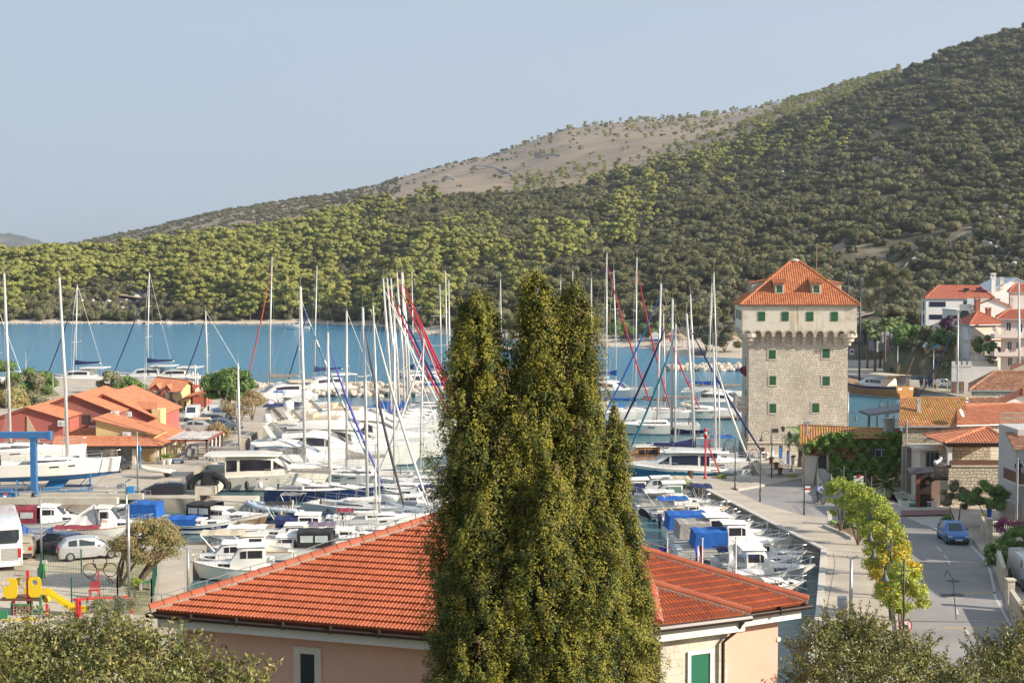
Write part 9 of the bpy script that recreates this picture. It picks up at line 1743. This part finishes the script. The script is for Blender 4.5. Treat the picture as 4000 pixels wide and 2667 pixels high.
crown(TM,clumps(rd,c,(2.1,1.7,1.35),60,.45,.8),1000,.10,[tamm,tamb],.24,4,.3,-.7,.25,.8,mi=lambda A,g:((np.sin(A[:,0]*1.9+1)*np.sin(A[:,2]*2.3)+g.normal(0,.35,len(A)))>.35).astype(int))
limbs(TM,(-.7,0,-.1),[tuple(c+Vector((dx,dy,dz)))for dx,dy,dz in((-1.2,0,.1),(-.6,.4,.5),(.2,-.3,.3))],.13,seed=4);limbs(TM,(.3,-.1,-.1),[tuple(c+Vector((dx,dy,dz)))for dx,dy,dz in((1.3,0,.0),(.7,.3,.5),(1.3,.3,-.3))],.15,seed=5,nm="leaning_trunk")
p=G(890,1612);GT_=thing("broad_tree","bright green broad tree standing beside the yellow building","tree",p);c=W(890,1512,p.y)-p
crown(GT_,clumps(rd,c,(3.3,2.4,2.5),46,.8,1.3),220,.2,treegm,.6,6,solid=.7);limbs(GT_,(0,0,-.1),[(c.x-1.5,0,c.z),(c.x+1.2,.3,c.z+.6),(c.x,-.3,c.z+1.2)],.22,seed=6)
for px,py,cx,cy,rx,rz_,lab,m in((930,1668,935,1590,2.6,1.5,"brown feathery tamarisk at the end of the yard quay",tamb),(985,1640,985,1565,1.4,1.3,"grey brown tamarisk farthest along the yard quay",tamb),(850,1715,850,1688,1.2,.8,"low brown green shrub between the parked cars and pergola",tamb)):
 p=G(px,py);t_=thing("tamarisk_tree",lab,"tree",p);c=W(cx,cy,p.y)-p;crown(t_,clumps(rd,c,(rx,rx*.8,rz_),22,.5,.9),320,.14,m,.3,px,.3);limbs(t_,(0,0,-.1),[(c.x-rx*.5,0,c.z),(c.x+rx*.5,.2,c.z+.2),(c.x,0,c.z+.6)],.1,seed=px)
bnk=MB();
for k,(cx,cy,rx,rz_,Yq,lab,m)in enumerate(((30,1480,3.6,2.6,215,"dark green shrub mass at the picture edge below the coast road",treegm),(110,1520,3.0,2.6,214,"olive green shrub at the coast road bank, second from the edge",olivem),(165,1500,2.4,2.2,222,"bright green shrub highest on the coast road bank",treegm),(60,1570,3.0,1.8,205,"tangled brown green shrub low on the coast road bank",tamm),(150,1580,1.6,1.0,208,"small round shrub at the foot of the coast road bank",olivem),(430,1500,2.4,1.8,228,"grey green shrub beside the chevron sign",olivem),(500,1520,2.4,1.7,222,"dark green shrub between chevron sign and yellow building",treegm),(540,1560,2.2,1.2,212,"low dark shrub behind the red gabled wings",treegm),(470,1545,1.8,1.0,220,"pale shrub on the rocks behind the red gabled wings",olivem),(620,1665,1.0,.5,172,"small green shrub behind the arcade roof",treegm))):
 p=W(cx,cy,Yq);t_=thing("shrub",lab,"shrub",(p.x,p.y,1.2));c=(0,0,p.z-1.2);crown(t_,clumps(rd,c,(rx,rx*.8,rz_),24,rx*.25,rx*.42),230,.17,m,.55,40+k,solid=.75);limbs(t_,(0,0,-.1),[(-rx*.5,0,c[2]),(rx*.5,0,c[2]),(0,0,c[2]+.5)],.1,seed=k);bnk.ball((p.x,p.y+1,0),(rx*1.1,rx*1.3,p.z-.6),0,10,6)
for k,(cx,cy,rx,rz_,Yq,lab,m)in enumerate(((3560,1320,3.6,2.6,275,"round dark shrub bank above the far car park road",treegm),(3620,1330,3.2,2.4,270,"olive coloured shrub beside the no parking board",olivem),(3680,1340,2.6,2.6,262,"dark shrub climbing the hip roof house side",treegm),(3660,1385,1.8,1.5,255,"dry brown bush under the blue awning",tamb),(3640,1330,3.6,1.8,285,"broad olive shrub before the modern house",olivem),(3840,1345,1.9,1.6,243,"young leafy tree before the cream house wall",treegm),(3880,1385,1.5,1.9,240,"dark green tree at the rose house corner",treegm),(3745,1318,2.2,2.2,268,"dark leafy shrub between terrace house and modern house",treegm),(3712,1262,2.0,1.8,275,"purple leaved shrub on the terrace wall",cloth("purple_leaf",(.09,.03,.07))),(3690,1438,1.0,1.2,240,"small green bush at the crenellated wall end",treegm),(3480,1245,4.2,2.8,330,"grey green olive clump beside the sloping road",olivem),(3540,1225,4.5,3.4,335,"tall olive clump left of the modern house",olivem),(3580,1270,3.6,3.0,325,"dark oak clump at the modern house corner",oakm),(3400,1300,3.5,2.2,320,"low olive clump behind the tower's far side",olivem),(3345,1300,3,2.2,318,"pale olive clump just behind the tower parapet",olivem),(3530,1165,5,4,350,"broad olive coloured tree above the modern house roof line",olivem),(3440,1180,5,3.6,372,"grey olive tree beside the dirt track",olivem),(3480,1100,6,4,400,"large oak above the dirt track bend",oakm),(2830,1322,4.5,3.6,352,"big round olive tree on the beach terrace beside the tower",olivem),(2760,1310,3.6,2.6,356,"second round olive tree behind the straw parasols",olivem),(2560,1290,4,2.4,400,"low green shrub row behind the kiosk",treegm),(2420,1290,4,2.2,412,"leafy hedge behind the beach car",treegm))):
 lab=lab.replace(" left of"," beside");p=W(cx,cy,Yq);gz=1.2 if Yq<300 else 1.2;t_=thing("shrub",lab,"shrub",(p.x,p.y,gz));c=(0,0,p.z-gz);crown(t_,clumps(rd,c,(rx,rx*.8,rz_),22,rx*.28,rx*.42),130 if rx>2 else 260,.22 if rx>2 else .13,m,.6,80+k,solid=.75);limbs(t_,(0,0,-.1),[(-rx*.4,0,c[2]),(rx*.4,0,c[2]),(0,0,c[2]+.5)],.12,seed=k)
 if Yq<345 and cx>3300 and not(3800<cx<3900):bnk.ball((p.x,p.y+rx*.6,0),(rx*1.35,rx*1.4,p.z-rz_*.45),0,12,8)
o_=obj("bank",bnk,mat("bank_soil",1),None,True);o_["kind"]="structure"
def palm(label,px,Yq,py_c,fr,h_tr=None,nf=26,m=None,r_=.22,droop=1.0,z0=1.2,name="palm_tree"):
 p=W(px,py_c,Yq);t_=thing(name,label,"palm tree",(p.x,p.y,z0));h=p.z-z0;mb=MB();mb.tube([(0,0,-.1),(.05,0,h*.4),(.02,0,h)],[r_*1.2,r_,r_*.9],9);obj("trunk",mb,mat("palm_trunk",(.22,.15,.1),(.13,.09,.06),sc=6,rough=.95,bump=1),t_,True)
 g=random.Random(px);mb=MB();
 for k in range(nf):
  a=6.283*k/nf*2.4+g.uniform(-.3,.3);el=g.uniform(-.5,1.25);d=Vector((math.cos(a),math.sin(a),0));q=[Vector((0,0,h))];e=el
  for j in range(6):q.append(q[-1]+(d*math.cos(e)+Vector((0,0,math.sin(e))))*fr/6);e-=.28*droop
  s=Vector((-d.y,d.x,0))
  for j in range(6):
   for i in range(3):
    b_=q[j].lerp(q[j+1],i/3);ln=fr*.26*(1-abs((j+i/3)/6-.4)*1.1)
    for sg in(1,-1):tip=b_+s*sg*ln+(q[j+1]-q[j]).normalized()*ln*.5-Vector((0,0,ln*.35));w_=(q[j+1]-q[j]).normalized()*.06*fr/1.6;mb.poly([b_-w_,b_+w_,tip+w_*.2,tip-w_*.2])
 obj("fronds",mb,m or mat("palm_frond",(.20,.26,.08),(.14,.19,.06),sc=2,rough=.6,isl=.3),t_);return t_
palm("date palm standing between the tower and the ivy house",3128,139,1702,2.1,r_=.28);
for px,Yq,py,lab in((3457,283,1268,"fan palm tallest in the far car park group"),(3478,286,1262,"fan palm with two crowns beside the tallest one"),(3419,279,1305,"shorter fan palm nearest the tower in the group"),(3440,290,1272,"fan palm behind the tallest ones in the group"),(3390,288,1270,"fan palm close behind the tower's edge"),(3505,292,1258,"fan palm farthest from the tower in the group")):palm(lab,px,Yq,py,2.0,nf=34,droop=.7)
palm("squat fan palm growing in front of the ivy house",3468,121,1900,1.3,nf=30,droop=.8);palm("cycad palm with arching fronds in the planting bed",3270,108.5,2050,.9,nf=24,r_=.15,name="cycad");palm("tiny palm in the garden of the modern house",3662,296,1283,.9,nf=16)
yg=mat("lime_leaves",(.38,.44,.065),(.28,.36,.055),sc=1.2,rough=.6,isl=.35,trans=.3);yy=mat("yellow_leaves",(.68,.54,.03),(.6,.42,.03),sc=1.5,rough=.6,isl=.3,trans=.3)
ST_=[(3282,2082,.02,1.75,2.6,"first street tree, all lime green, beside the pavement palm"),(3352,2128,.03,1.6,2.9,"second street tree, lime green, before the ivy house"),(3402,2182,.05,1.5,2.9,"third street tree, lime green with a few yellow leaves"),(3432,2245,.1,1.45,2.8,"fourth street tree, half way along the row"),(3452,2325,.2,1.5,2.7,"fifth street tree, touched with yellow"),(3478,2410,.62,1.6,2.6,"sixth street tree, mostly bright yellow with orange tips"),(3520,2480,.12,1.7,2.2,"last street tree, spreading wide branches over the road edge")]
for i,(px,py,yl_,rx,hc,lab)in enumerate(ST_):
 p=G(px,py);t_=thing("street_tree",lab,"tree",p,0,"young street trees between quay and road");c=(.1,0,hc);rdm=random.Random(i);cl=clumps(rdm,c,(rx*.85,rx*.85,1.5),30,.36,.6)
 crown(t_,cl,1150,.085,[yg,yy],.55,300+i,low=-.8,inner=.3,mi=lambda A,g,y_=yl_:(g.uniform(0,1,len(A))<y_*(1.1+.6*np.sin(A[:,0]*2)*np.sin(A[:,2]*2.5))).astype(int));limbs(t_,(0,0,-.05),[(c[0]+a,c[1]+b_,c[2]+d_)for a,b_,d_ in((-.7,0,.2),(.7,.2,.3),(0,-.5,.6),(.1,.6,.1))],.07,seed=i)
for k,(px,py,cx,cy,rx,rz_,lab,m,nn_)in enumerate(((3560,2118,3770,1950,1.1,1.3,"x",olivem,0),(3740,2052,3735,1950,1.15,1.3,"silvery dark olive tree by the street corner garden",olivem,900),(3850,2062,3845,1945,1.6,1.3,"dense dark green tree hiding the grey house stair",treegm,900),(3960,2150,3965,2110,1.2,1.0,"dark garden shrub under the bougainvillea",treegm,900),(3900,2210,3905,2165,.9,.9,"glossy green hedge shrub beside the parked van",treegm,900),(3960,2215,3960,2195,1.0,.7,"rounded light green shrub above the parked van",vinem,900),(3700,2100,3700,2040,.5,.6,"small clipped bush at the fence end",treegm,900),(3310,2062,3310,2045,.5,.35,"little green bush beside the cycad",treegm,900),(3660,1880,3990,2290,.6,.6,"leafy branch hanging beside the parked van",treegm,900))):
 if not nn_:continue
 p=G(px,py);t_=thing("shrub",lab,"shrub",p);c=W(cx,cy,p.y)-p;crown(t_,clumps(rd,c,(rx,rx*.8,rz_),22,rx*.28,rx*.42),nn_,.07,m,.5,500+k,solid=.7);limbs(t_,(0,0,-.1),[(c.x-rx*.4,0,c.z),(c.x+rx*.4,0,c.z)],.07,seed=k)
p=G(3960,2130);BG=thing("bougainvillea","magenta flowering bougainvillea over the garden wall","shrub",p);c=W(3945,2052,p.y)-p;crown(BG,clumps(rd,c,(1.0,.5,.55),14,.22,.36),1800,.06,[mat("magenta_bract",(.5,.03,.3),(.42,.03,.24),sc=2,rough=.7,isl=.2,trans=.2),treegm,mat("orange_bract",(.5,.22,.06),rough=.7)],.7,77,mi=lambda A,g:g.choice([0,1,2],len(A),p=[.62,.33,.05]));limbs(BG,(0,0,-.1),[(c.x-.5,0,c.z),(c.x+.5,0,c.z)],.05)
p=G(432,2440);OB=thing("olive_bush","grey green olive bush beside the red play frame","shrub",p);c=W(440,2372,p.y)-p;crown(OB,clumps(rd,c,(1.35,1.0,.55),26,.3,.5),1500,.06,mat("olive_grey",(.17,.18,.10),(.13,.14,.085),sc=1,rough=.8,isl=.3,trans=.1),.3,78,.5);limbs(OB,(0,0,-.1),[(c.x-.6,0,c.z),(c.x+.6,0,c.z),(c.x,0,c.z+.4)],.06)
p=G(532,2342);SP=thing("sapling","small bright green sapling beside the steel lamp post","tree",p);c=W(533,2275,p.y)-p;crown(SP,clumps(rd,c,(.3,.3,.3),10,.14,.22),3000,.05,yg,.6,79);limbs(SP,(0,0,-.05),[(c.x,0,c.z+.2),(c.x-.15,0,c.z),(c.x+.15,0,c.z)],.03)
for px,py,lab in((2815,1868,"weedy tuft at the foot of the harbour light brace"),(2672,1893,"yellow green weed clump on the mole edge"),(3092,1868,"low weed clump at the terrace step")):
 p=G(px,py);t_=thing("weed_clump",lab,"weeds",p);crown(t_,[((0,0,.15),(.5,.35,.28)),((.35,.1,.1),(.3,.25,.2))],2600,.06,yg,.4,px)
# - the cypress close by
g=np.random.default_rng(21);Yc=31.0;s_=F/Yc;base=Vector((XP(2120,Yc),Yc,5.5))
LB=[(1870,1165,140,300,0),(1830,1200,95,260,.2),(1905,1190,70,240,.1),(2100,1082,100,240,0),(2068,1180,70,260,.1),(2245,1128,90,240,.1),(2180,1170,120,260,.2),(2290,1200,70,220,.1),(1985,1400,60,300,.6),(2402,1618,78,420,.2),(2478,2020,62,300,-.2),(1905,1880,165,520,-.9),(2150,1800,185,560,-1.1),(2345,1980,165,480,-.8),(2505,2270,78,300,-.2),(1785,1700,78,480,.0),(2300,1480,88,420,.2),(2010,1560,120,500,-.3),(2440,2300,100,320,-.5),(1800,2180,95,320,-.4),(2230,2260,150,380,-1.3),(2020,2300,150,380,-1.3)]
LB+=[(1850,1140,26,130,0),(1905,1165,24,120,0),(1800,1190,22,120,0),(2052,1085,28,150,0),(2088,1066,28,150,0),(2125,1100,24,130,0),(2205,1140,22,120,.1),(2245,1108,28,140,0),(2292,1160,22,120,0),(2400,1595,20,120,.1),(2435,1650,20,120,.1),(2474,1995,18,110,-.2),(2512,2250,18,110,-.2)];CP_,CN_,CS_=[],[],[];core=MB()
for px,ty,rp_,full,dy in LB:
 bot=2900 if rp_>40 else ty+420;hpx=bot-ty;area=2*math.pi*rp_*hpx/s_**2;n=int(area*36);z=g.uniform(0,1,n)**.85;ang=g.uniform(0,6.283,n)
 ph=g.uniform(0,6.283,3);rr=rp_*np.clip((z*hpx/full),0,1)**.56*(1+.24*np.sin(3*ang+ph[0]+z*9)+.17*np.sin(5*ang-z*21+ph[1]))*g.uniform(.66,1.12,n)*(1+.35*np.clip((z*hpx-full)/900,0,1))
 x=(px-CX+rr*np.cos(ang))/s_;y=Yc+dy+rr*np.sin(ang)/s_*.9;zz=np.array([ZP(t_,Yc)for t_ in(ty+z*hpx)]);CP_.append(np.stack([x,y,zz],1));CN_.append(np.stack([np.cos(ang),np.sin(ang),np.full(n,.8)],1));CS_.append(g.uniform(.08,.19,n)*np.where(z<.05,.7,1))
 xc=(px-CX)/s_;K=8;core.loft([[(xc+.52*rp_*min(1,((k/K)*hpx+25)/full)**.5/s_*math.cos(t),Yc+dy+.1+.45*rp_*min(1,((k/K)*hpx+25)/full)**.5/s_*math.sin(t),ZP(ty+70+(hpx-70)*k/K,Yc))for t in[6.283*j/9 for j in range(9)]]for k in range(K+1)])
CP_=np.concatenate(CP_);CN_=np.concatenate(CN_);CS_=np.concatenate(CS_);K=46;n=len(CP_)
off=g.normal(0,1,(n,K,3));off/=np.linalg.norm(off,axis=2)[...,None];off*=g.uniform(.2,1,(n,K,1))**.5;off[...,2]=off[...,2]*1.6+.35;off[...,:2]*=.85
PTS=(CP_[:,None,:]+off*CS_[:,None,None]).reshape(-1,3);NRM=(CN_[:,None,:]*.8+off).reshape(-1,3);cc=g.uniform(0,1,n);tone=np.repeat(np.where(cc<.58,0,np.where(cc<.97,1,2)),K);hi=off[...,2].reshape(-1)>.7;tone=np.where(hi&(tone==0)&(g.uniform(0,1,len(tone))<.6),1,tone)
cy0=mat("cypress_dark",(.075,.095,.012),(.055,.075,.011),sc=.6,rough=.75,isl=.2,trans=.06);cy1=mat("cypress_sunlit",(.28,.25,.022),(.20,.19,.020),sc=.8,rough=.75,isl=.2,trans=.08);cy2=mat("cypress_cones",(.22,.15,.05),(.17,.12,.04),sc=1,rough=.85,isl=.3)  # yellow tone paints in sunlit sprays and upward tips over the plain green
CYP=thing("cypress_tree","huge many tipped dark cypress tree rising close by in front of the house","tree",base);PTS-=np.array(base)
leaves("crown",PTS,NRM,.031,[cy0,cy1,cy2],.42,.8,tone,.1,.5,g,CYP);core.v=[(a-base.x,b_-base.y,c-base.z)for a,b_,c in core.v];obj("shade_core",core,mat("cypress_shade",(.018,.022,.010),(.03,.022,.014),sc=2,rough=1.0),CYP)  # solid near-black spindles paint the shade in gaps between the sprays
mb=MB();mb.tube([(0,0,-2),(0,0,3),(-.1,.1,9)],[.3,.25,.1],9);obj("trunk",mb,barkm,CYP)
# - leafy bushes at the bottom of the picture
ngl=mat("hackberry_leaf",(.19,.20,.045),(.135,.15,.036),sc=1.2,rough=.5,isl=.35,trans=.16);ngd=mat("hackberry_dry",(.36,.30,.09),(.28,.24,.075),sc=1.5,rough=.6,isl=.25,trans=.2);twig=mat("twig_bark",(.13,.085,.055),rough=.9)
def nearbush(label,blobs,seed,z0,shoots):
 g=np.random.default_rng(seed);A=[];B_=[];cx=np.mean([b_[0]for b_ in blobs]);Yq=blobs[0][3];root=Vector((XP(cx,Yq),Yq,z0));t_=thing("leafy_tree",label,"tree",root);tw=MB()
 for px,py,rp_,Yb_ in blobs:
  k=F/Yb_;c=W(px,py,Yb_)-root;r_=rp_/k;n=int(r_*r_*2600);q,d=blob(c,(r_,r_*.9,r_),n,g,.55,-.6);wob=1+.14*np.sin(q[:,0]*6)*np.sin(q[:,2]*7+q[:,1]*3);q=np.asarray(c)+(q-np.asarray(c))*wob[:,None];A.append(q);B_.append(d)
  for j in range(shoots):
   a=g.uniform(0,6.283);u=g.uniform(.15,1);s=math.sqrt(1-u*u);d0=Vector((s*math.cos(a),s*math.sin(a)-.2,u)).normalized();p0=c+d0*r_*.7;ln=g.uniform(.35,.75);P=[p0+d0*ln*f+Vector((0,0,.1*f*f))for f in(0,.35,.7,1)];tw.tube(P,[.012,.009,.006,.003],4)
   m_=int(ln*34);f=g.uniform(.25,1,m_);base_=np.array([np.array(p0+d0*ln*x+Vector((0,0,.1*x*x)))for x in f]);A.append(base_+g.normal(0,.035,(m_,3))-np.array([0,0,.035]));B_.append(g.normal(0,1,(m_,3))+np.array([0,-.6,.2]))
 A=np.concatenate(A);B_=np.concatenate(B_);mi=(g.uniform(0,1,len(A))<.16+.10*np.sin(A[:,0]*2.1)).astype(int)
 leaves("crown",A,B_,.052,[ngl,ngd],.40,-.55,mi,.18,.55,g,t_);
 for px,py,rp_,Yb_ in blobs:c=W(px,py,Yb_)-root;tw.tube([(c.x*.35,c.y*.3,-.4),(c.x*.7,c.y*.7,c.z*.5),tuple(c)],[.07,.05,.02],6)
 obj("trunk",tw,twig,t_);return t_
nearbush("broad olive green leafy tree filling the lower corner beside the house",[(40,2600,170,29.0),(190,2570,165,29.5),(340,2560,160,29.0),(480,2555,150,28.5),(620,2610,140,28.0),(740,2655,120,28.0),(860,2700,115,27.5),(960,2740,100,27.0),(110,2720,190,27.5),(400,2720,200,27.0),(650,2760,160,26.5),(-80,2620,150,29.0)],31,6.5,30)
nearbush("olive green leafy tree beside the peach wall and street",[(3200,2560,125,42),(3320,2530,120,42.5),(3430,2560,130,42),(3540,2590,130,41.5),(3640,2640,110,41),(3720,2690,90,40.5),(3300,2680,160,40.5),(3480,2720,170,40),(3180,2700,110,41),(3250,2480,70,42.5),(3370,2470,60,42.5)],32,3.5,24)
nearbush("olive green leafy tree in the lower corner beyond the street edge",[(3850,2600,90,44),(3930,2580,100,44),(4010,2560,110,44),(3880,2680,110,43),(4000,2680,130,43),(4020,2470,60,44.5)],33,3.0,24)
#  the hazy air
hz=D.materials.new("haze_air");hz.use_nodes=True;t=hz.node_tree;n=t.nodes;n.remove(n["Principled BSDF"]);v=n.new("ShaderNodeVolumePrincipled");v.inputs["Density"].default_value=HZD;v.inputs["Color"].default_value=(.80,.88,1.0,1);v.inputs["Anisotropy"].default_value=.25
t.links.new(v.outputs[0],n["Material Output"].inputs["Volume"]);mb=MB();mb.box(-3200,-250,-6,4600,5600,900);struct("haze",mb,hz,"stuff")
